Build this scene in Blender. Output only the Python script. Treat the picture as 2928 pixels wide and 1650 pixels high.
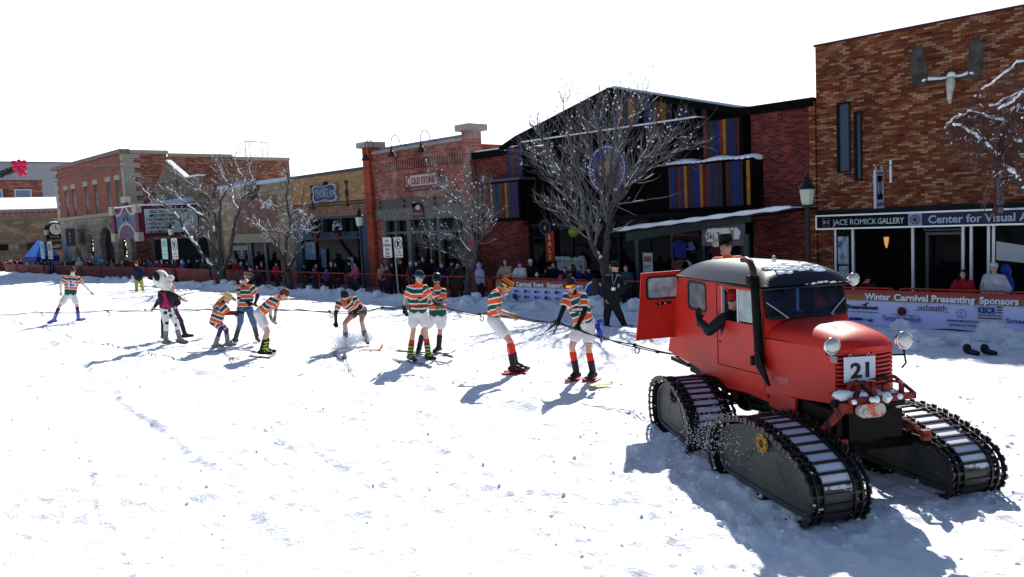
import bpy, bmesh, math, random
import numpy as np
from mathutils import Vector, Matrix, noise as mnoise
R = math.radians
random.seed(7)
for _o in list(bpy.data.objects):
    bpy.data.objects.remove(_o)
scene = bpy.context.scene
col = scene.collection

# ------------------------------------------------------------------ camera
FPX, CX, CY, EYE = 2255.0, 1464.0, 825.0, 3.3
_p, _r, _a = R(5.19), R(-2.893), R(134.5)
_f = np.array([0, math.cos(_p), -math.sin(_p)])
_r0 = np.array([1.0, 0, 0])
_u0 = np.cross(_r0, _f)
_rt = math.cos(_r) * _r0 + math.sin(_r) * _u0
_up = -math.sin(_r) * _r0 + math.cos(_r) * _u0
_M = np.array([[-math.cos(_a), -math.sin(_a), 0], [math.sin(_a), -math.cos(_a), 0], [0, 0, 1.0]])
FW, RT, UP = _M @ _f, _M @ _rt, _M @ _up
CAM = np.array([0, 0, EYE])

def ray(x, y):
    return FW * FPX + (x - CX) * RT - (y - CY) * UP
def at_y(x, y, Y):
    d = ray(x, y); return CAM + d * (Y / d[1])
def at_z(x, y, Z):
    d = ray(x, y); return CAM + d * ((Z - EYE) / d[2])

cd = bpy.data.cameras.new('camera')
cam = bpy.data.objects.new('camera', cd)
col.objects.link(cam)
cam.matrix_world = Matrix(((RT[0], UP[0], -FW[0], 0), (RT[1], UP[1], -FW[1], 0), (RT[2], UP[2], -FW[2], EYE), (0, 0, 0, 1)))
cd.sensor_width = 36
cd.lens = FPX / 2928 * 36
cd.clip_end = 2000
cd.clip_start = 0.1
scene.camera = cam

# ------------------------------------------------------------------ sky, sun, exposure
SUN_EL = R(38)
SUNV = Vector((-0.50 * math.cos(SUN_EL), 0.866 * math.cos(SUN_EL), math.sin(SUN_EL)))
w = bpy.data.worlds.new('World'); scene.world = w; w.use_nodes = True
nt = w.node_tree; nt.nodes.clear()
def N(t, typ, **k):
    n = t.nodes.new(typ)
    for a, b in k.items():
        setattr(n, a, b)
    return n
sky = N(nt, 'ShaderNodeTexSky'); sky.sky_type = 'NISHITA'; sky.sun_disc = False
sky.sun_elevation = SUN_EL; sky.sun_rotation = math.atan2(SUNV.x, SUNV.y)
sky.altitude = 2000; sky.air_density = 1.0; sky.dust_density = 1.5
tc = N(nt, 'ShaderNodeTexCoord'); sx = N(nt, 'ShaderNodeSeparateXYZ'); nt.links.new(tc.outputs['Generated'], sx.inputs[0])
mr = N(nt, 'ShaderNodeMapRange'); mr.inputs[1].default_value = 0.08; mr.inputs[2].default_value = 0.62; mr.inputs[3].default_value = 0.95; mr.inputs[4].default_value = 0.0
nt.links.new(sx.outputs[2], mr.inputs[0])
mx = N(nt, 'ShaderNodeMix', data_type='RGBA'); mx.inputs[7].default_value = (11.5, 11.9, 12.4, 1)
# thin bright haze only on the sunward side of the sky
dt = N(nt, 'ShaderNodeVectorMath', operation='DOT_PRODUCT'); nt.links.new(tc.outputs['Generated'], dt.inputs[0]); dt.inputs[1].default_value = (-0.60, 0.80, 0)
m2 = N(nt, 'ShaderNodeMapRange'); m2.inputs[1].default_value = 0.15; m2.inputs[2].default_value = 0.62; nt.links.new(dt.outputs['Value'], m2.inputs[0])
mm = N(nt, 'ShaderNodeMath', operation='MULTIPLY'); nt.links.new(mr.outputs[0], mm.inputs[0]); nt.links.new(m2.outputs[0], mm.inputs[1])
nt.links.new(mm.outputs[0], mx.inputs[0]); nt.links.new(sky.outputs[0], mx.inputs[6])
bg = N(nt, 'ShaderNodeBackground'); bg.inputs[1].default_value = 0.08
nt.links.new(mx.outputs[2], bg.inputs[0])
wo = N(nt, 'ShaderNodeOutputWorld'); nt.links.new(bg.outputs[0], wo.inputs[0])
sl = bpy.data.lights.new('sun', 'SUN'); sl.energy = 4.6; sl.angle = R(0.5); sl.color = (1.0, 0.96, 0.9)
so = bpy.data.objects.new('sun', sl); col.objects.link(so)
so.rotation_euler = (-SUNV).to_track_quat('-Z', 'Y').to_euler()
vs = scene.view_settings; vs.view_transform = 'Standard'; vs.look = 'None'; vs.gamma = 1.0; vs.exposure = 0.76
vs.use_curve_mapping = False

# ------------------------------------------------------------------ materials
def lin(c):
    return tuple(((v / 255.0) / 12.92 if v / 255.0 <= 0.04045 else ((v / 255.0 + 0.055) / 1.055) ** 2.4) for v in c)
MATS = {}
def mat(name, rgb, rough=0.6, metal=0.0, var=0.0, sc=6.0, bump=0.0, bsc=None, spec=0.2, coat=0.0):
    """plain Principled surface, with noise variation of colour and an optional bump; rgb is linear"""
    if name in MATS:
        return MATS[name]
    m = bpy.data.materials.new(name); m.use_nodes = True; t = m.node_tree
    b = t.nodes['Principled BSDF']
    b.inputs['Base Color'].default_value = (*rgb, 1); b.inputs['Roughness'].default_value = rough
    b.inputs['Metallic'].default_value = metal
    b.inputs['Specular IOR Level'].default_value = spec
    if coat:
        b.inputs['Coat Weight'].default_value = coat; b.inputs['Coat Roughness'].default_value = 0.15
    if var or bump:
        tcn = N(t, 'ShaderNodeTexCoord')
        n = N(t, 'ShaderNodeTexNoise'); n.inputs['Scale'].default_value = sc; n.inputs['Detail'].default_value = 6
        t.links.new(tcn.outputs['Object'], n.inputs['Vector'])
        if var:
            r_ = N(t, 'ShaderNodeMapRange'); r_.inputs[1].default_value = 0.3; r_.inputs[2].default_value = 0.7
            r_.inputs[3].default_value = 1 - var; r_.inputs[4].default_value = 1 + var
            t.links.new(n.outputs['Fac'], r_.inputs[0])
            v = N(t, 'ShaderNodeVectorMath', operation='SCALE'); v.inputs[0].default_value = rgb
            t.links.new(r_.outputs[0], v.inputs['Scale']); t.links.new(v.outputs[0], b.inputs['Base Color'])
        if bump:
            n2 = n
            if bsc:
                n2 = N(t, 'ShaderNodeTexNoise'); n2.inputs['Scale'].default_value = bsc; n2.inputs['Detail'].default_value = 5
                t.links.new(tcn.outputs['Object'], n2.inputs['Vector'])
            bp = N(t, 'ShaderNodeBump'); bp.inputs['Strength'].default_value = 0.6; bp.inputs['Distance'].default_value = bump
            t.links.new(n2.outputs['Fac'], bp.inputs['Height']); t.links.new(bp.outputs[0], b.inputs['Normal'])
    MATS[name] = m
    return m

def ramp(t, stops, const=False):
    r_ = N(t, 'ShaderNodeValToRGB'); cr = r_.color_ramp
    cr.interpolation = 'CONSTANT' if const else 'LINEAR'
    while len(cr.elements) > 1:
        cr.elements.remove(cr.elements[-1])
    cr.elements[0].position = stops[0][0]; cr.elements[0].color = (*stops[0][1], 1)
    for p, c in stops[1:]:
        e = cr.elements.new(p); e.color = (*c, 1)
    return r_

def math_(t, op, a, b=None, c=None):
    n = N(t, 'ShaderNodeMath', operation=op)
    for i, v in enumerate((a, b, c)):
        if v is None: continue
        if isinstance(v, (int, float)): n.inputs[i].default_value = v
        else: t.links.new(v, n.inputs[i])
    return n.outputs[0]

def brick(name, cols, mortar, bw=0.21, bh=0.07, axis='x', mw=0.012, patch=0.35, psc=0.6, grime=0.25, streak=1.0, rough=0.85, paint=None, gain=1.3):
    """brick wall laid in world metres; each brick takes its own colour out of cols (sRGB 0-255)"""
    m = bpy.data.materials.new(name); m.use_nodes = True; t = m.node_tree; b = t.nodes['Principled BSDF']
    g = N(t, 'ShaderNodeNewGeometry'); s = N(t, 'ShaderNodeSeparateXYZ'); t.links.new(g.outputs['Position'], s.inputs[0])
    u = s.outputs[0] if axis == 'x' else s.outputs[1]; v = s.outputs[2]
    vr = math_(t, 'DIVIDE', v, bh); row = math_(t, 'FLOOR', vr)
    off = math_(t, 'MULTIPLY', math_(t, 'FLOORED_MODULO', row, 2.0), 0.5)
    ur = math_(t, 'ADD', math_(t, 'DIVIDE', u, bw), off); cell = math_(t, 'FLOOR', ur)
    fu = math_(t, 'FRACT', ur); fv = math_(t, 'FRACT', vr)
    cv = N(t, 'ShaderNodeCombineXYZ'); t.links.new(cell, cv.inputs[0]); t.links.new(row, cv.inputs[1])
    wn = N(t, 'ShaderNodeTexWhiteNoise'); wn.noise_dimensions = '2D'; t.links.new(cv.outputs[0], wn.inputs['Vector'])
    # clusters of like bricks, stretched along the courses
    mp = N(t, 'ShaderNodeVectorMath', operation='MULTIPLY'); t.links.new(cv.outputs[0], mp.inputs[0])
    mp.inputs[1].default_value = (0.35 * streak * psc, 0.55 * psc, 1)
    nz = N(t, 'ShaderNodeTexNoise'); nz.inputs['Scale'].default_value = 1.0; nz.inputs['Detail'].default_value = 3
    t.links.new(mp.outputs[0], nz.inputs['Vector'])
    val = math_(t, 'ADD', math_(t, 'MULTIPLY', wn.outputs[0], 1 - patch), math_(t, 'MULTIPLY', math_(t, 'SUBTRACT', math_(t, 'MULTIPLY', nz.outputs['Fac'], 2.4), 0.7), patch))
    n = len(cols)
    rp = ramp(t, [(i / n, tuple(min(1, q * gain) for q in lin(c))) for i, c in enumerate(cols)], True); t.links.new(val, rp.inputs[0])
    mk = math_(t, 'MAXIMUM', math_(t, 'LESS_THAN', fu, mw / bw), math_(t, 'LESS_THAN', fv, mw / bh))
    mix = N(t, 'ShaderNodeMix', data_type='RGBA'); t.links.new(mk, mix.inputs[0]); t.links.new(rp.outputs[0], mix.inputs[6])
    mix.inputs[7].default_value = (*lin(mortar), 1)
    out = mix.outputs[2]; b.inputs['Specular IOR Level'].default_value = 0.08
    if paint:      # flaking white paint
        pn = N(t, 'ShaderNodeTexNoise'); pn.inputs['Scale'].default_value = 1.1; pn.inputs['Detail'].default_value = 12; pn.inputs['Roughness'].default_value = 0.75
        t.links.new(g.outputs['Position'], pn.inputs['Vector'])
        pf = N(t, 'ShaderNodeMapRange'); pf.inputs[1].default_value = 0.50; pf.inputs[2].default_value = 0.60; pf.inputs[4].default_value = 0.7
        t.links.new(pn.outputs['Fac'], pf.inputs[0])
        m2 = N(t, 'ShaderNodeMix', data_type='RGBA'); t.links.new(pf.outputs[0], m2.inputs[0]); t.links.new(out, m2.inputs[6]); m2.inputs[7].default_value = (*lin(paint), 1)
        out = m2.outputs[2]
    gn = N(t, 'ShaderNodeTexNoise'); gn.inputs['Scale'].default_value = 0.9; gn.inputs['Detail'].default_value = 9
    t.links.new(g.outputs['Position'], gn.inputs['Vector'])
    gr = N(t, 'ShaderNodeMapRange'); gr.inputs[1].default_value = 0.3; gr.inputs[2].default_value = 0.7; gr.inputs[3].default_value = 1 - grime; gr.inputs[4].default_value = 1 + grime
    t.links.new(gn.outputs['Fac'], gr.inputs[0])
    sc_ = N(t, 'ShaderNodeVectorMath', operation='SCALE'); t.links.new(out, sc_.inputs[0]); t.links.new(gr.outputs[0], sc_.inputs['Scale'])
    t.links.new(sc_.outputs[0], b.inputs['Base Color']); b.inputs['Roughness'].default_value = rough
    bp = N(t, 'ShaderNodeBump'); bp.inputs['Distance'].default_value = 0.008; bp.inputs['Strength'].default_value = 0.7
    t.links.new(math_(t, 'SUBTRACT', 1.0, mk), bp.inputs['Height']); t.links.new(bp.outputs[0], b.inputs['Normal'])
    return m

def glass(name, tint=(0.9, 0.95, 0.95), dark=0.0, fr=1.45):
    m = bpy.data.materials.new(name); m.use_nodes = True; t = m.node_tree; t.nodes.clear()
    o = N(t, 'ShaderNodeOutputMaterial'); tr = N(t, 'ShaderNodeBsdfTransparent'); tr.inputs[0].default_value = (*tint, 1)
    gl = N(t, 'ShaderNodeBsdfGlossy'); gl.inputs['Roughness'].default_value = 0.03
    fn = N(t, 'ShaderNodeFresnel'); fn.inputs[0].default_value = fr
    mxs = N(t, 'ShaderNodeMixShader'); t.links.new(fn.outputs[0], mxs.inputs[0]); t.links.new(tr.outputs[0], mxs.inputs[1]); t.links.new(gl.outputs[0], mxs.inputs[2])
    t.links.new(mxs.outputs[0], o.inputs[0])
    return m

def snow_mat(name, rgb=(0.86, 0.88, 0.92), bump=0.02):
    m = bpy.data.materials.new(name); m.use_nodes = True; t = m.node_tree; b = t.nodes['Principled BSDF']
    b.inputs['Base Color'].default_value = (*rgb, 1); b.inputs['Roughness'].default_value = 0.8; b.inputs['Specular IOR Level'].default_value = 0.15
    g = N(t, 'ShaderNodeNewGeometry')
    n1 = N(t, 'ShaderNodeTexNoise'); n1.inputs['Scale'].default_value = 7; n1.inputs['Detail'].default_value = 8; n1.inputs['Roughness'].default_value = 0.65
    t.links.new(g.outputs['Position'], n1.inputs['Vector'])
    bp = N(t, 'ShaderNodeBump'); bp.inputs['Strength'].default_value = 0.8; bp.inputs['Distance'].default_value = bump
    t.links.new(n1.outputs['Fac'], bp.inputs['Height']); t.links.new(bp.outputs[0], b.inputs['Normal'])
    return m

SNOW = snow_mat('snow', (0.84, 0.87, 0.92))
STAINED_SNOW = snow_mat('old_snow', (0.72, 0.75, 0.80))
STORE_GLASS = mat('shop_glass', (0.004, 0.005, 0.007), 0.04, spec=0.3)
STORE_GLASS.node_tree.nodes['Principled BSDF'].inputs['IOR'].default_value = 1.14
BLACK = mat('black_paint', (0.006, 0.006, 0.008), 0.5, spec=0.12)
DARKWOOD = mat('dark_stained_wood', (0.0045, 0.004, 0.004), 0.8, var=0.4, sc=3, spec=0.05)
WHITE = mat('white_paint', (0.75, 0.76, 0.78), 0.5)
ALU = mat('brushed_aluminium', (0.55, 0.58, 0.6), 0.4, metal=0.6)

# ------------------------------------------------------------------ mesh building
def root_mat(p):
    while p.parent: p = p.parent
    return p.matrix_world
class MB:
    def __init__(s):
        s.v = []; s.f = []; s.mi = []
    def add(s, vs, fs, mi=0):
        b = len(s.v); s.v += [tuple(map(float, p)) for p in vs]; s.f += [tuple(b + i for i in f) for f in fs]; s.mi += [mi] * len(fs)
        return s
    def box(s, x0, x1, y0, y1, z0, z1, mi=0):
        return s.add([(x0, y0, z0), (x1, y0, z0), (x1, y1, z0), (x0, y1, z0), (x0, y0, z1), (x1, y0, z1), (x1, y1, z1), (x0, y1, z1)],
                     [(0, 3, 2, 1), (4, 5, 6, 7), (0, 1, 5, 4), (1, 2, 6, 5), (2, 3, 7, 6), (3, 0, 4, 7)], mi)
    def obox(s, c, ax, ay, az, mi=0):
        """box by centre and three half-axis vectors"""
        c = Vector(c); ax = Vector(ax); ay = Vector(ay); az = Vector(az)
        P = [c + i * ax + j * ay + k * az for k in (-1, 1) for j, i in ((-1, -1), (-1, 1), (1, 1), (1, -1))]
        return s.add(P, [(0, 3, 2, 1), (4, 5, 6, 7), (0, 1, 5, 4), (1, 2, 6, 5), (2, 3, 7, 6), (3, 0, 4, 7)], mi)
    def prism(s, poly, d, mi=0):
        """closed polygon of 3-D points extruded by vector d"""
        n = len(poly); d = Vector(d); P = [Vector(p) for p in poly]; Q = [p + d for p in P]
        return s.add(P + Q, [tuple(range(n))[::-1], tuple(range(n, 2 * n))] + [(i, (i + 1) % n, n + (i + 1) % n, n + i) for i in range(n)], mi)
    def pxz(s, poly, y0, y1, mi=0):
        return s.prism([(x, y0, z) for x, z in poly], (0, y1 - y0, 0), mi)
    def tube(s, pts, r, n=8, mi=0, caps=True):
        pts = [Vector(p) for p in pts]; rr = r if isinstance(r, (list, tuple)) else [r] * len(pts)
        ref = None; rings = []
        for i, p in enumerate(pts):
            d = (pts[min(i + 1, len(pts) - 1)] - pts[max(i - 1, 0)])
            if d.length < 1e-9: d = Vector((0, 0, 1))
            d.normalize()
            if ref is None:
                ref = Vector((0, 0, 1)) if abs(d.z) < 0.9 else Vector((1, 0, 0))
            a = d.cross(ref)
            if a.length < 1e-6: a = d.cross(Vector((0, 1, 0)))
            a.normalize(); bb = d.cross(a); ref = a.cross(d)
            rings.append([p + (a * math.cos(2 * math.pi * k / n) + bb * math.sin(2 * math.pi * k / n)) * rr[i] for k in range(n)])
        V = [q for g_ in rings for q in g_]; F = []
        for i in range(len(pts) - 1):
            for k in range(n):
                F.append((i * n + k, i * n + (k + 1) % n, (i + 1) * n + (k + 1) % n, (i + 1) * n + k))
        if caps:
            F.append(tuple(range(n))[::-1]); F.append(tuple((len(pts) - 1) * n + k for k in range(n)))
        return s.add(V, F, mi)
    def ball(s, c, r, n=12, m=8, mi=0, jit=0.0, ax=None):
        c = Vector(c); rx, ry, rz = (r, r, r) if isinstance(r, (int, float)) else r
        X, Y, Z = ax if ax else (Vector((1, 0, 0)), Vector((0, 1, 0)), Vector((0, 0, 1)))
        V = []; F = []
        for i in range(1, m):
            th = math.pi * i / m
            for k in range(n):
                ph = 2 * math.pi * k / n; q = 1.0
                if jit: q = 1 + random.uniform(-jit, jit)
                V.append(c + X * (rx * math.sin(th) * math.cos(ph) * q) + Y * (ry * math.sin(th) * math.sin(ph) * q) + Z * (rz * math.cos(th) * q))
        V.append(c + Z * rz); V.append(c - Z * rz); T = len(V) - 2
        for i in range(m - 2):
            for k in range(n):
                F.append((i * n + k, (i + 1) * n + k, (i + 1) * n + (k + 1) % n, i * n + (k + 1) % n))
        for k in range(n):
            F.append((T, k, (k + 1) % n)); F.append((T + 1, (m - 2) * n + (k + 1) % n, (m - 2) * n + k))
        return s.add(V, F, mi)
    def lathe(s, c, prof, n=16, mi=0, X=(1, 0, 0), Y=(0, 1, 0), Z=(0, 0, 1)):
        """profile [(radius, height)] turned round axis Z at c"""
        c = Vector(c); X = Vector(X); Y = Vector(Y); Z = Vector(Z); V = []; F = []
        for r, h in prof:
            for k in range(n):
                a = 2 * math.pi * k / n; V.append(c + X * (r * math.cos(a)) + Y * (r * math.sin(a)) + Z * h)
        for i in range(len(prof) - 1):
            for k in range(n):
                F.append((i * n + k, i * n + (k + 1) % n, (i + 1) * n + (k + 1) % n, (i + 1) * n + k))
        F.append(tuple(range(n))[::-1]); F.append(tuple((len(prof) - 1) * n + k for k in range(n)))
        return s.add(V, F, mi)
    def build(s, name, m, parent=None, smooth=False, bevel=0.0, label=None):
        me = bpy.data.meshes.new(name)
        off = root_mat(parent).inverted() if parent else Matrix()
        me.from_pydata([off @ Vector(p) for p in s.v], [], s.f)
        for q in (m if isinstance(m, (list, tuple)) else [m]):
            me.materials.append(q)
        if any(s.mi): me.polygons.foreach_set('material_index', s.mi)
        if smooth: me.polygons.foreach_set('use_smooth', [True] * len(me.polygons))
        me.update()
        o = bpy.data.objects.new(name, me); col.objects.link(o)
        if parent: o.parent = parent
        if bevel:
            md = o.modifiers.new('bevel', 'BEVEL'); md.width = bevel; md.segments = 2; md.limit_method = 'ANGLE'; md.angle_limit = R(40)
        if label: o['label'] = label
        return o

def tag(o, label=None, cat=None, group=None, kind=None):
    if label: o['label'] = label
    if cat: o['category'] = cat
    if group: o['group'] = group
    if kind: o['kind'] = kind
    return o
def thing(name, label, cat, loc=(0, 0, 0), group=None, rotz=0.0):
    o = bpy.data.objects.new(name, None); col.objects.link(o); o.empty_display_size = 0.3
    o.location = Vector([float(v) for v in loc]); o.rotation_euler = (0, 0, rotz)
    o.matrix_world = Matrix.Translation(o.location) @ Matrix.Rotation(rotz, 4, 'Z')
    return tag(o, label, cat, group)
def structure(name, mb, m, **k):
    o = mb.build(name, m, **k); o['kind'] = 'structure'; return o
def kids(o):
    return [c for c in bpy.data.objects if c.parent == o]
def copy_thing(root, loc, label=None, rotz=None, scale=None, children=None):
    r_ = root.copy(); col.objects.link(r_); r_.location = loc
    if rotz is not None: r_.rotation_euler = (0, 0, rotz)
    if scale: r_.scale = (scale,) * 3
    if label: r_['label'] = label
    r_.matrix_world = Matrix.LocRotScale(Vector(loc), r_.rotation_euler, r_.scale)
    out = []
    for ch, subs in (children or [(c, kids(c)) for c in kids(root)]):
        c = ch.copy(); col.objects.link(c); c.parent = r_; out.append(c)
        for g in subs:
            d = g.copy(); col.objects.link(d); d.parent = c
    return r_, out

def text_mesh(body, size, origin, X, Z, depth=0.01, bold=0.0, align='LEFT', width=None, shear=0.0, squash=1.0):
    """letters as mesh data: baseline at origin, along X, up along Z; returns MB"""
    cu = bpy.data.curves.new('letters', 'FONT'); cu.body = body; cu.size = 1.0; cu.extrude = 0.02; cu.offset = bold
    cu.align_x = 'LEFT'; cu.shear = shear; cu.resolution_u = 3
    o = bpy.data.objects.new('letters', cu); col.objects.link(o)
    dg = bpy.context.evaluated_depsgraph_get(); me = bpy.data.meshes.new_from_object(o.evaluated_get(dg))
    bpy.data.objects.remove(o)
    mb = MB()
    if not me.vertices: return mb
    xs = [v.co.x for v in me.vertices]; x0, x1 = min(xs), max(xs)
    sx = size * squash
    if width: sx = width / (x1 - x0)
    tot = (x1 - x0) * sx
    sh = {'LEFT': 0, 'CENTER': -tot / 2, 'RIGHT': -tot}[align]
    X = Vector(X).normalized(); Z = Vector(Z).normalized(); Nn = X.cross(Z); O = Vector([float(q) for q in origin])
    V = [O + X * ((v.co.x - x0) * sx + sh) + Z * (v.co.y * size) + Nn * (v.co.z / 0.02 * depth / 2) for v in me.vertices]
    mb.add(V, [tuple(p.vertices) for p in me.polygons]); bpy.data.meshes.remove(me)
    return mb
# ------------------------------------------------------------------ ground: trucked-in snow on the street
def vnoise(x, y, seed=0):
    xi = np.floor(x).astype(np.int64); yi = np.floor(y).astype(np.int64); fx = x - xi; fy = y - yi
    fx = fx * fx * (3 - 2 * fx); fy = fy * fy * (3 - 2 * fy)
    def hsh(a, b):
        h = (a * 374761393 + b * 668265263 + seed * 1442695041) & 0xffffffff
        h = ((h ^ (h >> 13)) * 1274126177) & 0xffffffff
        return ((h ^ (h >> 16)) & 0xffff) / 65535.0
    a = hsh(xi, yi); b = hsh(xi + 1, yi); c = hsh(xi, yi + 1); d = hsh(xi + 1, yi + 1)
    return (a * (1 - fx) + b * fx) * (1 - fy) + (c * (1 - fx) + d * fx) * fy
def fbm(x, y, seed=0, o=4):
    s = 0; a = 1; t = 0
    for i in range(o):
        s = s + a * vnoise(x * 2 ** i + 17.3 * i, y * 2 ** i - 9.1 * i, seed + i); t += a; a *= 0.5
    return s / t
def sstep(a, b, x):
    t = np.clip((x - a) / (b - a), 0, 1); return t * t * (3 - 2 * t)
ROADZ = 0.35
def snow_height(x, y):
    x = np.asarray(x, float); y = np.asarray(y, float)
    z = ROADZ - 0.20 * sstep(15.5, 19.3, y) - 0.22 * sstep(19.9, 20.5, y)
    road = 1 - sstep(17.5, 19.0, y)
    churn = 0.35 + 0.65 * sstep(0.40, 0.62, fbm(x * 0.22, y * 0.35, 5, 3))
    far = np.clip(np.hypot(x, y) / 14, 0.8, 1.5)
    z = z + road * (fbm(x * 0.5, y * 0.7, 1, 3) - 0.5) * 0.10
    n = fbm(x * 3.2, y * 3.6, 2, 4)
    z = z + road * churn * (n - 0.5) * 0.095 * far
    z = z + road * (0.3 + 0.7 * churn) * (fbm(x * 8.5, y * 9.0, 14, 3) - 0.5) * 0.06
    lump = np.clip(fbm(x * 5.5, y * 6.0, 9, 3) - 0.60, 0, 1)
    z = z + road * churn * lump * 0.15
    pit = np.clip(fbm(x * 2.1 + 40, y * 2.4, 23, 2) - 0.66, 0, 1)
    z = z - road * pit * 0.14
    # ski and sledge ruts along the street
    for (x0, y0, x1, y1, wd, dp) in RUTS:
        dx, dy = x1 - x0, y1 - y0; L = math.hypot(dx, dy); ux, uy = dx / L, dy / L
        s = (x - x0) * ux + (y - y0) * uy; dd = -(x - x0) * uy + (y - y0) * ux + 0.05 * np.sin(s * 1.7)
        k = np.exp(-(dd / wd) ** 2) * sstep(0, 0.8, s) * (1 - sstep(L - 0.8, L, s))
        br = 0.5 + 0.9 * vnoise(s * 2.5, s * 0 + x0, 3)
        z = z - 0.6 * dp * k * br + dp * 0.4 * np.exp(-((dd - wd * 1.9) / wd) ** 2) * sstep(0, 0.8, s) * (1 - sstep(L - 0.8, L, s)) * br
    # ploughed bank in front of the barriers
    cen = 18.9 + 0.35 * (vnoise(x * 0.4, x * 0, 31) - 0.5)
    big = sstep(-19, -15, x); low = sstep(-11.5, -9.5, x)
    hb = (0.24 + 0.10 * big) * (1 - 0.9 * low)
    prof = np.exp(-((y - cen) / (0.55 + 0.1 * big)) ** 2)
    bl = fbm(x * 1.6, y * 1.8, 41, 4)
    z = z + prof * hb * (0.35 + 1.35 * bl) + prof * np.clip(fbm(x * 3.5, y * 3.5, 51, 3) - 0.5, 0, 1) * (0.30 + 0.25 * big) * (1 - 0.8 * low)
    # track churn around the snowcat
    cx, cy = -4.2, 8.7; dd = np.hypot((x - cx) / 2.6, (y - cy) / 2.2)
    z = z + np.exp(-dd ** 2) * (fbm(x * 4, y * 4, 61, 4) - 0.5) * 0.14
    return z
RUTS = [(-30, 7.0, -6.0, 3.3, 0.10, 0.05), (-26, 5.9, -8.5, 3.9, 0.07, 0.035), (-14, 3.6, -6.2, 1.9, 0.05, 0.03), (-34, 9.6, -7.5, 8.3, 0.16, 0.06),
        (-26, 11.6, -9, 11.4, 0.12, 0.05), (-50, 10.5, -14, 10.9, 0.14, 0.05), (-18, 6.9, -7.2, 6.0, 0.14, 0.05), (-12, 9.3, -6.5, 7.6, 0.2, 0.05),
        (-45, 13.4, -18, 13.2, 0.15, 0.04), (-40, 8.0, -20, 6.3, 0.08, 0.03), (-11, 5.2, -5.5, 4.6, 0.12, 0.04)]
nr, na = 720, 620
rr = np.exp(np.linspace(math.log(1.6), math.log(150), nr)); aa = np.radians(np.linspace(68, 188, na))
RR, AA = np.meshgrid(rr, aa, indexing='ij'); GX = RR * np.cos(AA); GY = np.minimum(RR * np.sin(AA), 21.2)
GZ = snow_height(GX, GY); GZ[GY > 20.6] = -0.06
vv = np.stack([GX, GY, GZ], -1).reshape(-1, 3)
ii = (np.arange(nr - 1)[:, None] * na + np.arange(na - 1)[None]).ravel()
keep = ~((GY[:-1, :-1] >= 21.19) & (GY[1:, 1:] >= 21.19)).ravel()
ii = ii[keep]
ff = np.stack([ii, ii + na, ii + na + 1, ii + 1], -1)
me = bpy.data.meshes.new('snow_street'); me.from_pydata([], [], [])
me.vertices.add(len(vv)); me.vertices.foreach_set('co', vv.ravel()); me.loops.add(ff.size); me.loops.foreach_set('vertex_index', ff.ravel().astype(np.int32))
me.polygons.add(len(ff)); me.polygons.foreach_set('loop_start', np.arange(0, ff.size, 4, dtype=np.int32)); me.update(calc_edges=True); me.validate()
me.polygons.foreach_set('use_smooth', [True] * len(me.polygons))
# slush and tyre dirt show where the plough scraped near the kerb
def street_mat():
    m = snow_mat('street_snow', (0.85, 0.87, 0.91), 0.075); t = m.node_tree; b = t.nodes['Principled BSDF']
    g = N(t, 'ShaderNodeNewGeometry'); s = N(t, 'ShaderNodeSeparateXYZ'); t.links.new(g.outputs['Position'], s.inputs[0])
    mp = N(t, 'ShaderNodeMapping'); mp.inputs['Scale'].default_value = (0.5, 3.0, 1.5); t.links.new(g.outputs['Position'], mp.inputs[0])
    n = N(t, 'ShaderNodeTexNoise'); n.inputs['Scale'].default_value = 1.3; n.inputs['Detail'].default_value = 8; t.links.new(mp.outputs[0], n.inputs['Vector'])
    a = N(t, 'ShaderNodeMapRange'); a.inputs[1].default_value = 0.58; a.inputs[2].default_value = 0.70; t.links.new(n.outputs['Fac'], a.inputs[0])
    y0 = N(t, 'ShaderNodeMapRange'); y0.inputs[1].default_value = 15.8; y0.inputs[2].default_value = 18.0; t.links.new(s.outputs[1], y0.inputs[0])
    f = math_(t, 'MULTIPLY', math_(t, 'MULTIPLY', a.outputs[0], y0.outputs[0]), 0.75)
    mx_ = N(t, 'ShaderNodeMix', data_type='RGBA'); t.links.new(f, mx_.inputs[0]); mx_.inputs[6].default_value = (0.86, 0.87, 0.90, 1); mx_.inputs[7].default_value = (0.20, 0.20, 0.21, 1)
    t.links.new(mx_.outputs[2], b.inputs['Base Color'])
    return m
me.materials.append(street_mat())
street = bpy.data.objects.new('snow_street', me); col.objects.link(street); street['kind'] = 'structure'
structure('ground', MB().box(-900, 500, -600, 900, -1.2, -0.10), mat('frozen_ground', (0.62, 0.64, 0.66), 0.9, var=0.2, sc=0.3))
structure('sidewalk', MB().box(-170, 30, 20.35, 30.5, -0.09, 0.0), mat('trodden_sidewalk', (0.20, 0.20, 0.21), 0.8, var=0.6, sc=1.6))
structure('kerb', MB().box(-170, 30, 20.1, 20.347, -0.09, 0.02), mat('kerb_stone', (0.25, 0.25, 0.25), 0.8, var=0.2))
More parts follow.
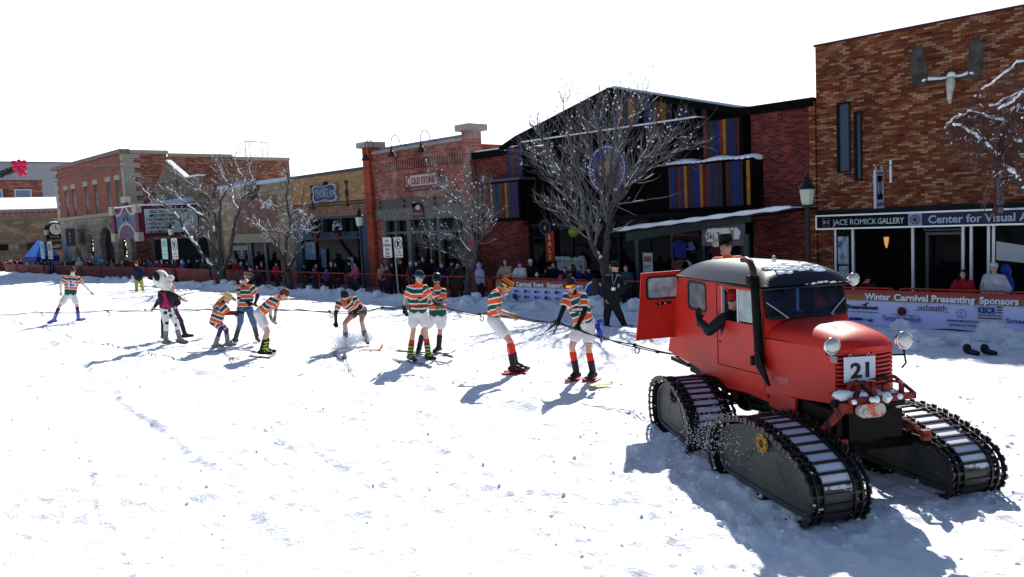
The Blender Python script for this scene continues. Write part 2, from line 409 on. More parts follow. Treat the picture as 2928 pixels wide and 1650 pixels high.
# ------------------------------------------------------------------ buildings along the far side of the street (front wall at y = 24)
FY = 24.0
XV, ZV = (1, 0, 0), (0, 0, 1)
def letters(parent, body, size, x, z, y, m, width=None, bold=0.0, name='lettering', align='LEFT', d=0.012, shear=0, squash=1.0):
    return text_mesh(body, size, (x, y, z), XV, ZV, d, bold, align, width, shear, squash).build(name, m, parent)
def frame(mb, x0, x1, z0, z1, y0, y1, t):
    mb.box(x0, x0 + t, y0, y1, z0, z1); mb.box(x1 - t, x1, y0, y1, z0, z1)
    mb.box(x0 + t, x1 - t, y0, y1, z0, z0 + t); mb.box(x0 + t, x1 - t, y0, y1, z1 - t, z1)
def wall_with_holes(x0, x1, z0, z1, y0, y1, holes):
    """front wall cut into boxes round rectangular holes (hx0, hx1, hz0, hz1), holes not overlapping in x"""
    mb = MB(); xs = sorted(holes); cur = x0
    for hx0, hx1, hz0, hz1 in xs:
        if hx0 > cur: mb.box(cur, hx0, y0, y1, z0, z1)
        if hz0 > z0: mb.box(hx0, hx1, y0, y1, z0, hz0)
        if hz1 < z1: mb.box(hx0, hx1, y0, y1, hz1, z1)
        cur = hx1
    if cur < x1: mb.box(cur, x1, y0, y1, z0, z1)
    return mb

# ---- 1. gallery in multicoloured roman brick
B1 = brick('gallery_brick', [(60, 32, 30), (84, 42, 32), (104, 56, 40), (92, 44, 26), (124, 74, 50), (110, 64, 34), (98, 52, 38), (140, 104, 80), (126, 90, 66), (148, 118, 92), (134, 74, 36)], (58, 44, 38),
           bw=0.205, bh=0.066, mw=0.010, patch=0.42, psc=1.0, grime=0.25, gain=1.35)
g1 = thing('gallery_building', 'tall plain brick gallery in mixed tan and rust brick at the right edge', 'building', (-5, 24, 0))
hw = [(-10.13, -9.72, 4.12, 6.2), (-9.62, -9.38, 3.85, 5.88)]
wall_with_holes(-10.76, 4.0, 3.02, 7.97, 24, 24.35, hw).build('wall', B1, g1)
MB().box(-10.76, 4.0, 24.35, 40, 3.02, 7.9).box(-10.76, -10.3, 24, 24.35, 0, 3.02).build('side_wall', B1, g1)
MB().box(-10.8, 4.0, 23.96, 24.4, 7.97, 8.03).build('coping', mat('dark_red_flashing', (0.06, 0.015, 0.02), 0.5), g1)
MB().box(-10.95, -10.762, 23.9, 24.5, 0, 6.35).build('pilaster', B1, g1)
for (a, b, c, d) in hw:
    f = MB(); frame(f, a, b, c, d, 23.97, 24.1, 0.05); fo = f.build('window', BLACK, g1)
    MB().box(a + 0.05, b - 0.05, 24.06, 24.09, c + 0.05, d - 0.05).build('pane', mat('narrow_pane', (0.05, 0.07, 0.10), 0.08), fo)
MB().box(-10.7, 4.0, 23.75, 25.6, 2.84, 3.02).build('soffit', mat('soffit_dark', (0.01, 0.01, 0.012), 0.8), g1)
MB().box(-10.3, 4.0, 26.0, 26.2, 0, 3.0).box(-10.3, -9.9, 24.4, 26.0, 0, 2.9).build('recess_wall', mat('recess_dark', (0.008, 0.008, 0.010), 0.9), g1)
# storefront metal and glass
sf = MB()
for x in (-10.25, -9.72, -8.02, -6.72, -6.52, -6.1, -5.98):
    sf.box(x - 0.035, x + 0.035, 24.05, 24.15, 0, 2.46)
sf.box(-10.25, -9.72, 24.05, 24.15, 0.35, 0.42)
sf.build('storefront_frame', ALU, g1)
MB().box(-10.21, -9.76, 24.08, 24.11, 0.42, 2.44).build('display_window', STORE_GLASS, g1)
MB().box(-5.94, 3.5, 24.08, 24.11, 0.3, 2.44).build('display_window', STORE_GLASS, g1)
dr = MB(); frame(dr, -7.85, -6.85, 0.02, 2.25, 24.6, 24.68, 0.08); frame(dr, -7.9, -6.8, 2.29, 2.8, 24.6, 24.68, 0.05)
dro = dr.build('door', mat('door_grey_metal', (0.10, 0.10, 0.11), 0.45, metal=0.4), g1)
MB().box(-7.77, -6.93, 24.63, 24.65, 0.1, 2.17).build('pane', STORE_GLASS, dro)
MB().box(-10.16, -9.84, 24.03, 24.046, 1.35, 2.2).build('poster', mat('snowy_poster', (0.35, 0.42, 0.55), 0.7, var=0.8, sc=6), g1)
MB().box(-10.14, -9.84, 24.03, 24.046, 0.75, 1.3).build('poster', mat('pale_poster', (0.4, 0.42, 0.45), 0.7, var=0.3, sc=9), g1)
MB().prism([(-5.9, 24.0, 2.0), (-4.6, 24.0, 1.75), (-4.6, 24.0, 1.35), (-5.9, 24.0, 1.5)], (0, 0.02, 0)).build('window_reflection', mat('painted_reflection_pale', (0.5, 0.52, 0.56), 0.7), g1)  # pale patch painted on as a reflection in the shop glass
sc_ = MB().lathe((-9.05, 24.9, 1.95), [(0.02, -0.16), (0.055, -0.02), (0.075, 0.16), (0.06, 0.17)], 12).build('wall_lamp', mat('amber_lamp_shade', (0.5, 0.25, 0.06), 0.5), g1)
sc_.data.materials[0].node_tree.nodes['Principled BSDF'].inputs['Emission Color'].default_value = (1, 0.5, 0.15, 1)
sc_.data.materials[0].node_tree.nodes['Principled BSDF'].inputs['Emission Strength'].default_value = 0.35

# long fascia sign, one board in two colours
fs = thing('fascia_sign', 'long black shop sign with silver edge lettered JACE ROMICK GALLERY and Center for Vis', 'sign', (-9, 23.6, 2.45))
MB().box(-10.6, 4, 23.6, 23.74, 2.48, 2.83).build('board', mat('sign_black', (0.006, 0.007, 0.009), 0.6, spec=0.1), fs)
fb = MB().box(-10.64, 4, 23.56, 23.78, 2.83, 2.875).box(-10.64, 4, 23.56, 23.78, 2.435, 2.48).box(-10.64, -10.6, 23.56, 23.78, 2.48, 2.83)
fb.build('trim', mat('silver_trim', (0.62, 0.68, 0.72), 0.3, metal=0.5), fs)
MB().box(-7.98, -7.62, 23.585, 23.6, 2.48, 2.83).build('emblem_panel', mat('sign_grey_blue', (0.30, 0.34, 0.48), 0.5), fs)
MB().box(-7.62, 4, 23.59, 23.6, 2.48, 2.83).build('navy_panel', mat('sign_navy', (0.012, 0.018, 0.055), 0.4), fs)
em = MB()
for k in range(12):
    a = 2 * math.pi * k / 12; cx_, cz_ = -7.80 + 0.125 * math.cos(a), 2.655 + 0.125 * math.sin(a)
    em.lathe((cx_, 23.578, cz_), [(0.02, -0.008), (0.02, 0.006)], 8, X=(1, 0, 0), Y=(0, 0, 1), Z=(0, 1, 0))
    em.obox((-7.80 + 0.08 * math.cos(a), 23.58, 2.655 + 0.08 * math.sin(a)), Vector((math.cos(a), 0, math.sin(a))) * 0.035, (0, 0.004, 0), Vector((-math.sin(a), 0, math.cos(a))) * 0.006)
em.lathe((-7.80, 23.578, 2.655), [(0.04, -0.008), (0.04, 0.006)], 12, X=(1, 0, 0), Y=(0, 0, 1), Z=(0, 1, 0))
em.build('emblem', mat('ink_navy', (0.01, 0.015, 0.05), 0.5), fs)
LET = mat('silver_letters', (0.55, 0.62, 0.64), 0.4)
letters(fs, 'JACE ROMICK', 0.235, -10.12, 2.565, 23.59, LET, width=1.28)
letters(fs, 'GALLERY', 0.235, -8.81, 2.565, 23.59, LET, width=0.72, bold=0.012)
letters(fs, 'Center for Visual Arts', 0.30, -7.45, 2.545, 23.58, mat('pale_blue_letters', (0.45, 0.52, 0.65), 0.4), bold=0.02)
fr_ = MB(); frame(fr_, -10.42, -10.22, 2.53, 2.78, 23.585, 23.6, 0.008); fr_.build('logo_frame', mat('logo_pink', (0.35, 0.2, 0.22), 0.5), fs)
letters(fs, 'R', 0.16, -10.40, 2.60, 23.59, LET, squash=0.8)
def diamond(mb, cx_, cz_, w_, h_, t_, y0, y1):
    o = [(cx_, cz_ + h_), (cx_ + w_, cz_), (cx_, cz_ - h_), (cx_ - w_, cz_)]
    i = [(cx_, cz_ + h_ - t_ * 1.6), (cx_ + w_ - t_, cz_), (cx_, cz_ - h_ + t_ * 1.6), (cx_ - w_ + t_, cz_)]
    for k in range(4):
        k2 = (k + 1) % 4; mb.pxz([o[k], o[k2], i[k2], i[k]], y0, y1)
    return mb
diamond(MB(), -10.27, 2.655, 0.035, 0.06, 0.010, 23.585, 23.6).build('logo_diamond', LET, fs)

# projecting blade signs (boards stand square to the street, hung from brackets)
def blade_sign(name, label, x, y0, y1, z0, z1, panels):
    t = thing(name, label, 'sign', (x, (y0 + y1) / 2, z0))
    MB().box(x - 0.03, x + 0.03, y0, y1, z0, z1).build('board', panels['board'], t)
    MB().tube([(x, y0 - 0.05, z1 + 0.14), (x, 24.0, z1 + 0.14)], 0.02, 8).tube([(x, y0 + 0.08, z1), (x, y0 + 0.08, z1 + 0.14)], 0.012, 6).tube([(x, y1 - 0.08, z1), (x, y1 - 0.08, z1 + 0.14)], 0.012, 6).box(x - 0.03, x + 0.03, 23.93, 24.0, z1 - 0.35, z1 + 0.3).build('bracket', panels.get('bracket', ALU), t)
    return t
YX = (0, 1, 0)
pale = mat('sign_white', (0.50, 0.53, 0.66), 0.5)
bs = blade_sign('blade_sign', 'white hanging sign with black square reading RO over GALLERY', -9.15, 22.75, 23.33, 3.24, 4.30, {'board': pale})
MB().box(-9.118, -9.112, 22.84, 23.24, 3.48, 4.15).build('panel', mat('sign_black', (0, 0, 0)), bs)
text_mesh('R', 0.5, (-9.105, 22.87, 3.64), YX, ZV, 0.006, 0, squash=0.45).build('lettering', LET, bs)
dm = MB(); 
for k, (a, b) in enumerate([((23.135, 4.0), (23.215, 3.82)), ((23.215, 3.82), (23.135, 3.64)), ((23.135, 3.64), (23.055, 3.82)), ((23.055, 3.82), (23.135, 4.0))]):
    dm.tube([(-9.105, a[0], a[1]), (-9.105, b[0], b[1])], 0.010, 6)
dm.build('logo_diamond', LET, bs)
PUR = mat('ink_purple', (0.05, 0.05, 0.16), 0.5)
text_mesh('GALLERY', 0.15, (-9.108, 22.79, 3.30), YX, ZV, 0.006, 0.0, width=0.50).build('lettering', PUR, bs)
text_mesh('JACE ROMICK', 0.10, (-9.108, 22.80, 4.18), YX, ZV, 0.006, 0.0, width=0.46).build('lettering', PUR, bs)

b2 = blade_sign('blade_sign', 'maroon and grey hanging sign reading ART GALLERY with a wheel of dots, behind the branches', -5.05, 22.45, 23.1, 2.92, 4.02, {'board': mat('sign_maroon', (0.09, 0.02, 0.025), 0.5), 'bracket': BLACK})
MB().box(-5.018, -5.012, 22.47, 23.08, 3.16, 3.78).build('panel', mat('panel_grey_blue', (0.24, 0.26, 0.33), 0.6), b2)
MAR = mat('letters_pinkish', (0.5, 0.38, 0.38), 0.5)
text_mesh('GALLERY', 0.2, (-5.008, 22.49, 2.96), YX, ZV, 0.006, 0.015, width=0.56).build('lettering', MAR, b2)
text_mesh('ART', 0.2, (-5.008, 22.62, 3.82), YX, ZV, 0.006, 0.015, width=0.3).build('lettering', MAR, b2)
wm = MB()
for k in range(12):
    a = 2 * math.pi * k / 12
    wm.ball((-5.01, 22.775 + 0.2 * math.cos(a), 3.47 + 0.2 * math.sin(a)), (0.006, 0.028, 0.028), 8, 6)
    wm.tube([(-5.01, 22.775 + 0.06 * math.cos(a), 3.47 + 0.06 * math.sin(a)), (-5.01, 22.775 + 0.16 * math.cos(a), 3.47 + 0.16 * math.sin(a))], 0.008, 5)
wm.build('emblem', mat('ink_navy', (0, 0, 0)), b2)

# moose skull with palmate antlers
sk = thing('moose_skull', 'moose skull with broad snow-dusted antlers mounted high on the brick wall', 'wall trophy', (-7.0, 23.9, 6.9))
BONE = mat('bone', (0.50, 0.48, 0.40), 0.7, var=0.2, sc=8); ANT = mat('antler', (0.060, 0.050, 0.045), 0.8, var=0.5, sc=4)
MB().tube([(-7.0, 23.80, 7.02), (-7.0, 23.72, 6.85), (-7.0, 23.66, 6.62), (-7.0, 23.64, 6.40), (-7.0, 23.66, 6.28)], [0.09, 0.12, 0.085, 0.06, 0.035], 12).build('skull', BONE, sk, smooth=True)
MB().ball((-7.0, 23.78, 7.05), (0.11, 0.1, 0.09), 12, 8).build('snow_cap', SNOW, sk, smooth=True)
def antler(sgn):
    a = MB()
    a.tube([(-7.0, 23.8, 6.95), (-7.0 + sgn * 0.25, 23.72, 6.93), (-7.0 + sgn * 0.5, 23.55, 6.95)], [0.045, 0.05, 0.06], 8)
    y = 23.5; c0 = (-7.0 + sgn * 0.55); up = 7.0
    outer = [(c0 - sgn * 0.05, up - 0.1), (c0 + sgn * 0.12, up - 0.16), (c0 + sgn * 0.30, up - 0.05), (c0 + sgn * 0.26, up + 0.05), (c0 + sgn * 0.36, up + 0.14), (c0 + sgn * 0.30, up + 0.26), (c0 + sgn * 0.40, up + 0.36), (c0 + sgn * 0.31, up + 0.50), (c0 + sgn * 0.38, up + 0.64), (c0 + sgn * 0.27, up + 0.74), (c0 + sgn * 0.27, up + 0.92), (c0 + sgn * 0.16, up + 0.84), (c0 + sgn * 0.05, up + 0.93), (c0, up + 0.6), (c0 - sgn * 0.08, up + 0.25)]
    n = len(outer)
    fr = [(x, y - 0.05 - 0.30 * abs(x - c0) - 0.12 * (z - up), z) for x, z in outer]
    a.prism(fr, (0, 0.045, 0))
    for (x, z) in ((c0 + sgn * 0.12, up - 0.16), (c0 + sgn * 0.24, up - 0.1)):
        a.tube([(c0 - sgn * 0.05, 23.5, up - 0.08), (x + sgn * 0.06, 23.42, z - 0.06), (x + sgn * 0.16, 23.36, z + 0.03)], [0.03, 0.02, 0.006], 6)
    return a
for s_ in (-1, 1):
    ao = antler(s_).build('antler', ANT, sk)
    MB().tube([(-7.0 + s_ * 0.08, 23.78, 7.0), (-7.0 + s_ * 0.28, 23.70, 6.985), (-7.0 + s_ * 0.52, 23.5, 7.01), (-7.0 + s_ * 0.62, 23.42, 6.96)], [0.04, 0.045, 0.06, 0.03], 8).build('snow', SNOW, ao, smooth=True)

# ---- 2. dark wooden shop with gable and coloured panels
B2 = brick('maroon_brick', [(66, 26, 26), (84, 32, 30), (98, 40, 36), (76, 30, 28), (112, 48, 42), (58, 26, 24)], (112, 78, 74), bw=0.215, bh=0.072, mw=0.012, patch=0.2)
g2 = thing('gabled_shop', 'dark timber gift shop with wide gable and coloured striped panels', 'building', (-18, 24, 0))
MB().box(-26.4, -23.55, 24.0, 24.3, 0, 6.2).box(-23.55, -23.3, 24.002, 24.3, 0, 2.9).build('brick_wall', B2, g2)
MB().box(-12.95, -10.952, 24.0, 24.3, 0, 6.2).build('brick_wall', B2, g2)
MB().pxz([(-23.25, 2.95), (-23.25, 6.5), (-18.56, 7.75), (-13.5, 6.3), (-12.952, 6.3), (-12.952, 2.95)], 25.2, 25.4).box(-26.4, -23.552, 24.3, 40, 0, 6.2).box(-12.95, -10.952, 24.3, 40, 0, 6.2).build('timber_wall', DARKWOOD, g2)
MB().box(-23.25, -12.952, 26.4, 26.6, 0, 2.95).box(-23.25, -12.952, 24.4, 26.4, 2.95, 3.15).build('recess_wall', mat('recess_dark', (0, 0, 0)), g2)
# roof: barge boards and slabs reaching forward
def slab(p0, p1, y0, y1, t):
    (x0, z0), (x1, z1) = p0, p1
    return [(x0, z0), (x1, z1), (x1, z1 + t), (x0, z0 + t)], y0, y1
rf = MB()
for p0, p1 in (((-23.6, 6.42), (-18.56, 7.68)), ((-18.56, 7.68), (-13.45, 6.28))):
    rf.pxz([p0, p1, (p1[0], p1[1] + 0.24), (p0[0], p0[1] + 0.24)], 23.8, 34)
rf.box(-13.45, -10.8, 23.85, 34, 6.2, 6.47); rf.box(-26.55, -23.6, 23.85, 30, 5.93, 6.22)
rf.pxz([(-24.6, 6.15), (-23.6, 6.42), (-23.6, 6.66), (-24.6, 6.3)], 23.8, 24.6)
rfo = rf.build('roof', DARKWOOD, g2)
ms = MB()
for p0, p1 in (((-23.6, 6.67), (-18.56, 7.93)), ((-18.56, 7.93), (-13.45, 6.53))):
    ms.pxz([p0, p1, (p1[0], p1[1] + 0.07), (p0[0], p0[1] + 0.07)], 24.1, 33.9)
ms.box(-26.5, -23.65, 24.0, 29.9, 6.225, 6.30)
ms.build('roof_snow', SNOW, rfo)
MB().box(-25.4, -21.0, 28, 34, 6.3, 7.25).build('rear_parapet', mat('pale_blue_siding', (0.42, 0.55, 0.68), 0.7), g2)
MB().box(-25.5, -20.9, 27.9, 34, 7.25, 7.33).build('rear_cap', mat('dark_red_flashing', (0, 0, 0)), g2)
# snow ledge under the gable
MB().box(-23.2, -14.8, 23.75, 24.4, 6.22, 6.34).build('beam', DARKWOOD, g2)
MB().box(-23.2, -14.8, 23.73, 24.3, 6.343, 6.40).build('beam_snow', SNOW, g2, bevel=0.02)
COLS = {'b': (0.008, 0.018, 0.12), 'r': (0.13, 0.016, 0.008), 'y': (0.30, 0.12, 0.010), 'g': (0.012, 0.03, 0.03), 'k': (0.02, 0.018, 0.03), 'p': (0.05, 0.012, 0.05), 'm': (0.06, 0.01, 0.012), 's': (0.03, 0.035, 0.05)}
def stripes(parent, seq, x0, x1, z0, z1, y, ztop=None, name='striped_panel'):
    ms = [mat('board_' + c, COLS[c], 0.6, var=0.25, sc=4) for c in 'brygkpms']
    mb = MB(); n = len(seq); w_ = (x1 - x0) / n
    for i, c in enumerate(seq):
        a, b = x0 + i * w_ + 0.006, x0 + (i + 1) * w_ - 0.006
        if c == '.': continue
        zt = (lambda q: z1) if ztop is None else ztop
        mb.pxz([(a, z0), (b, z0), (b, zt(b)), (a, zt(a))], y, y + 0.03, 'brygkpms'.index(c))
    return mb.build(name, ms, parent)
stripes(g2, 'mbk.brk.ykgbk.brkyp.bgryk.mbk.r', -22.9, -15.2, 6.42, 7.4, 25.1, ztop=lambda x: min(6.42 + (x + 23.2) * 0.255, 6.42 + (-13.4 - x) * 0.27) - 0.02)
MB().box(-23.9, -22.95, 23.6, 24.1, 4.84, 6.2).build('panel_box', DARKWOOD, g2)
stripes(g2, 'gbrskpmb', -23.83, -23.0, 4.9, 6.15, 23.55)
MB().box(-25.15, -22.85, 23.2, 24.1, 3.12, 4.8).build('bay_box', DARKWOOD, g2)
MB().box(-25.2, -22.8, 23.15, 24.1, 4.80, 4.9).build('bay_cap', mat('slate_blue_cap', (0.06, 0.07, 0.11), 0.6), g2)
stripes(g2, 'srpysbgsrmysgbmb', -25.0, -22.95, 3.27, 4.72, 23.165)
MB().box(-14.65, -13.1, 23.75, 24.2, 4.85, 6.2).build('panel_box', DARKWOOD, g2)
stripes(g2, 'rkgkbrykbkm', -14.55, -13.2, 4.9, 6.15, 23.71)
MB().box(-15.75, -12.55, 23.3, 24.2, 3.2, 4.8).build('bay_box', DARKWOOD, g2)
stripes(g2, 'pbkrbymkbbymrbkkk.mkbbk.y', -15.68, -12.62, 3.3, 4.72, 23.26)
sn = MB(); 
for i in range(16):
    x = -15.7 + i * 0.2; sn.ball((x, 23.75, 4.83 + 0.03 * math.sin(i * 0.8)), (0.2, 0.5, 0.09 + 0.05 * math.sin(i * 0.55) ** 2), 10, 6)
sn.build('bay_snow', SNOW, g2, smooth=True)
# round blue sign in the porch
rs = thing('round_sign', 'large round purple-blue shop sign with white ring, behind the bare tree', 'sign', (-19.25, 24.4, 4.95))
MB().lathe((-19.25, 24.5, 4.95), [(0.98, 0), (0.98, -0.08)], 40, X=(1, 0, 0), Y=(0, 0, 1), Z=(0, 1, 0)).build('disc', mat('indigo', (0.035, 0.03, 0.19), 0.5), rs)
rg = MB(); 
for k in range(40):
    a, b = 2 * math.pi * k / 40, 2 * math.pi * (k + 0.75) / 40
    rg.tube([(-19.25 + 0.86 * math.cos(a), 24.38, 4.95 + 0.86 * math.sin(a)), (-19.25 + 0.86 * math.cos(b), 24.38, 4.95 + 0.86 * math.sin(b))], 0.028, 6)
rg.build('ring', WHITE, rs)
MB().ball((-19.25, 24.38, 5.0), (0.16, 0.05, 0.27), 14, 8).build('emblem', mat('gold', (0.42, 0.25, 0.05), 0.5), rs)
em2 = MB(); random.seed(3)
for k in range(10):
    a = 2 * math.pi * k / 10 + 0.2
    em2.obox((-19.25 + 0.42 * math.cos(a), 24.39, 4.97 + 0.42 * math.sin(a)), Vector((math.cos(a), 0, math.sin(a))) * 0.13, (0, 0.01, 0), Vector((-math.sin(a), 0, math.cos(a))) * (0.02 + 0.02 * (k % 3)))
em2.build('rays', mat('sign_red', (0.22, 0.03, 0.03), 0.5), rs)
for k, ch in enumerate('NEWS'):
    a = [math.pi, math.pi / 2, 0, -math.pi / 2][k]
    letters(rs, ch, 0.16, -19.25 + 0.68 * math.cos(a) - 0.05, 4.9 + 0.68 * math.sin(a), 24.38, WHITE)
# shop windows below the gable
wf = MB()
for x in (-23.3, -20.95, -18.6, -17.2):
    wf.box(x - 0.06, x + 0.06, 24.1, 24.25, 0, 2.95)
wf.box(-23.3, -17.2, 24.1, 24.25, 2.82, 2.95); wf.box(-23.3, -17.2, 24.1, 24.25, 0, 0.45)
wf.box(-23.3, -17.2, 24.13, 24.22, 2.35, 2.40)
wf.build('storefront_frame', BLACK, g2)
for a, b in ((-23.24, -21.01), (-20.89, -18.66), (-18.54, -17.26)):
    MB().box(a, b, 24.16, 24.19, 0.45, 2.82).build('display_window', STORE_GLASS, g2)
sale = thing('sale_banner', 'tall red banner with yellow letters SALE in the shop window', 'banner', (-21.3, 23.98, 1.3))
def wp(x, y, Y):
    p = at_y(x, y, Y); return float(p[0]), float(p[2])
x0, z1 = wp(1559, 660, 24.0); x1, z0 = wp(1588, 748, 24.0)
MB().box(x0, x1, 23.98, 24.0, z0, z1).build('cloth', mat('sale_red', (0.30, 0.02, 0.015), 0.6), sale)
for k, ch in enumerate('SALE'):
    text_mesh(ch, (z1 - z0) * 0.21, ((x0 + x1) / 2, 23.97, z1 - (z1 - z0) * (0.28 + 0.215 * k)), XV, ZV, 0.01, 0.03, 'CENTER').build('lettering', mat('sale_yellow', (0.75, 0.48, 0.10), 0.6), sale)
hs = thing('hanging_sign', 'small round black sign with gold flame hanging beside the sale banner', 'sign', (-21.8, 22.6, 2.2))
x, z = wp(1559, 650, 22.6)
MB().lathe((x, 22.6, z), [(0.29, 0), (0.29, 0.05)], 28, X=(1, 0, 0), Y=(0, 0, 1), Z=(0, 1, 0)).tube([(x, 22.62, z + 0.29), (x, 22.62, z + 0.5), (x, 24.0, z + 0.5)], 0.015, 6).build('disc', mat('sign_black', (0, 0, 0)), hs)
rg = MB(); rg.tube([(x + 0.27 * math.cos(a), 22.59, z + 0.27 * math.sin(a)) for a in np.linspace(0, 2 * math.pi, 33)], 0.012, 6); rg.build('rim', mat('rim_blue', (0.12, 0.12, 0.3), 0.5), hs)
MB().lathe((x, 22.585, z - 0.04), [(0.001, -0.06), (0.05, -0.04), (0.06, 0), (0.03, 0.08), (0.001, 0.13)], 10).build('emblem', mat('gold', (0, 0, 0)), hs)
for (px_, py_, r_, c_, nm) in ((1641, 663, 0.22, (0.20, 0.28, 0.02), 'green'), (1664, 650, 0.15, (0.45, 0.10, 0.14), 'pink'), (1709, 650, 0.19, (0.50, 0.24, 0.05), 'orange')):
    x, z = wp(px_, py_, 23.7)
    lt = MB(); lt.lathe((x, 23.7, z), [(r_ * 0.3, -r_)] + [(r_ * math.cos(a) * 1.0, r_ * math.sin(a)) for a in np.linspace(-1.25, 1.25, 13)] + [(r_ * 0.3, r_)], 20)
    lo = lt.build('paper_lantern', mat('paper_' + nm, c_, 0.7), smooth=True); tag(lo, '%s round paper lantern hung in front of the shop window' % nm, 'lantern', 'paper lanterns')
    lc = MB().tube([(x, 23.7, z + r_), (x, 23.7, 3.0)], 0.006, 5).build('cord', BLACK, lo)
sg = MB(); random.seed(11)
x0, z1 = wp(1597, 748, 24.05); x1, z0 = wp(1676, 775, 24.05)
dsp = thing('window_display', 'white fluffy snow display on a pale ledge in the shop window', 'display', ((x0 + x1) / 2, 24.0, z0))
MB().box(x0, x1, 23.96, 24.12, z0, z1).build('ledge', mat('pale_ledge', (0.34, 0.36, 0.37), 0.8), dsp)
for i in range(26):
    sg.ball((x0 + (x1 - x0) * random.random(), 24.0, z1 + 0.05 + 0.08 * random.random()), random.uniform(0.06, 0.12), 8, 6, jit=0.15)
sg.build('fluff', mat('cotton', (0.42, 0.42, 0.42), 0.9), dsp)

# canopy in front of the shop
cp = thing('canopy', 'snow covered sloping shelter canopy on green posts in front of the gabled shop', 'shelter', (-14, 22, 0))
cx0, cz0 = wp(1757, 662, 21.6); cx1, cz1 = wp(2250, 598, 21.6)
MB().prism([(cx0, 21.6, cz0 - 0.06), (cx1, 21.6, cz1 - 0.06), (cx1, 21.6, cz1), (cx0, 21.6, cz0)], (0, 2.1, 0.0)).build('roof_sheet', BLACK, cp)
MB().prism([(cx0 + 0.35, 21.75, cz0 - 0.36), (cx1 - 1.2, 21.75, cz1 - 0.33), (cx1 - 1.2, 21.75, cz1 - 0.1), (cx0 + 0.35, 21.75, cz0 - 0.062)], (0, 0.1, 0)).build('beam', mat('dark_green_steel', (0.012, 0.022, 0.024), 0.5), cp)
sn = MB(); n = 44; rows = []
for j in range(7):
    for i in range(n + 1):
        f = i / n; ph = 0.06 + 0.10 * max(0, math.sin(f * 9.5)) * (1 - 0.6 * f) * (0.4 if j in (0, 6) else 1) + 0.03 * mnoise.noise(Vector((i * 0.4, j * 0.7, 3)))
        rows.append((cx0 + (cx1 - cx0) * f, 21.55 + j * 0.36, cz0 + (cz1 - cz0) * f + (0.02 if j in (0, 6) or i in (0, n) else max(ph, 0.03))))
sn.add(rows, [(j * (n + 1) + i, j * (n + 1) + i + 1, (j + 1) * (n + 1) + i + 1, (j + 1) * (n + 1) + i) for j in range(6) for i in range(n)])
for i in range(60):
    f = i / 59; sn.ball((cx0 + (cx1 - cx0) * f, 21.58, cz0 + (cz1 - cz0) * f + 0.05), (0.16, 0.06, 0.05 + 0.03 * math.sin(i * 0.37) ** 2), 8, 6, jit=0.06)
sn.build('snow_cover', SNOW, cp, smooth=True)
for x in (wp(1822, 700, 21.8)[0], cx1 - 1.4):
    MB().box(x - 0.07, x + 0.07, 21.76, 21.9, 0, cz0 - 0.2).build('post', mat('green_grey_post', (0.03, 0.045, 0.045), 0.5), cp)
x0, z1 = wp(2007, 642, 21.95); x1, z0 = wp(2132, 702, 21.95)
st_ = thing('ski_town_sign', 'grey board with ragged white patch lettered Ski Town under the canopy', 'sign', ((x0 + x1) / 2, 21.95, z0))
MB().box(x0, x1, 21.92, 21.97, z0, z1).build('board', mat('board_grey', (0.09, 0.085, 0.10), 0.6), st_)
random.seed(5); pl = []
cxx, czz = (x0 + x1) / 2, (z0 + z1) / 2
for k in range(60):
    a = 2 * math.pi * k / 60; rx = (x1 - x0) * 0.43; rz = (z1 - z0) * 0.34; q = 1 / max(abs(math.cos(a)), abs(math.sin(a))) ** 0.75 * random.uniform(0.86, 1.0)
    pl.append((cxx + rx * math.cos(a) * q * 0.98, 21.90, czz + rz * math.sin(a) * q))
MB().prism(pl, (0, 0.015, 0)).build('white_patch', mat('patch_white', (0.62, 0.62, 0.6), 0.6), st_)
letters(st_, 'Ski Town', 0.30, x0 + 0.2, czz - 0.13, 21.89, BLACK, width=(x1 - x0) * 0.60)
MB().tube([(x1 - 0.42, 21.89, czz - 0.15), (x1 - 0.42, 21.89, czz + 0.12)], 0.06, 8).tube([(x1 - 0.45, 21.89, czz + 0.1), (x1 - 0.54, 21.89, czz + 0.27)], 0.015, 6).tube([(x1 - 0.38, 21.89, czz + 0.1), (x1 - 0.33, 21.89, czz + 0.27)], 0.015, 6).build('deer_drawing', mat('deer_tan', (0.30, 0.20, 0.10), 0.6), st_)
cfr = MB()
for x in (-16.2, -14.9, -13.4):
    cfr.box(x - 0.05, x + 0.05, 24.1, 24.25, 0, 2.95)
cfr.build('storefront_frame', mat('green_grey_post', (0, 0, 0)), g2)
for a, b in ((-17.14, -16.25), (-16.15, -14.95), (-14.85, -13.45)):
    MB().box(a, b, 24.16, 24.19, 0.3, 2.9).build('display_window', STORE_GLASS, g2)
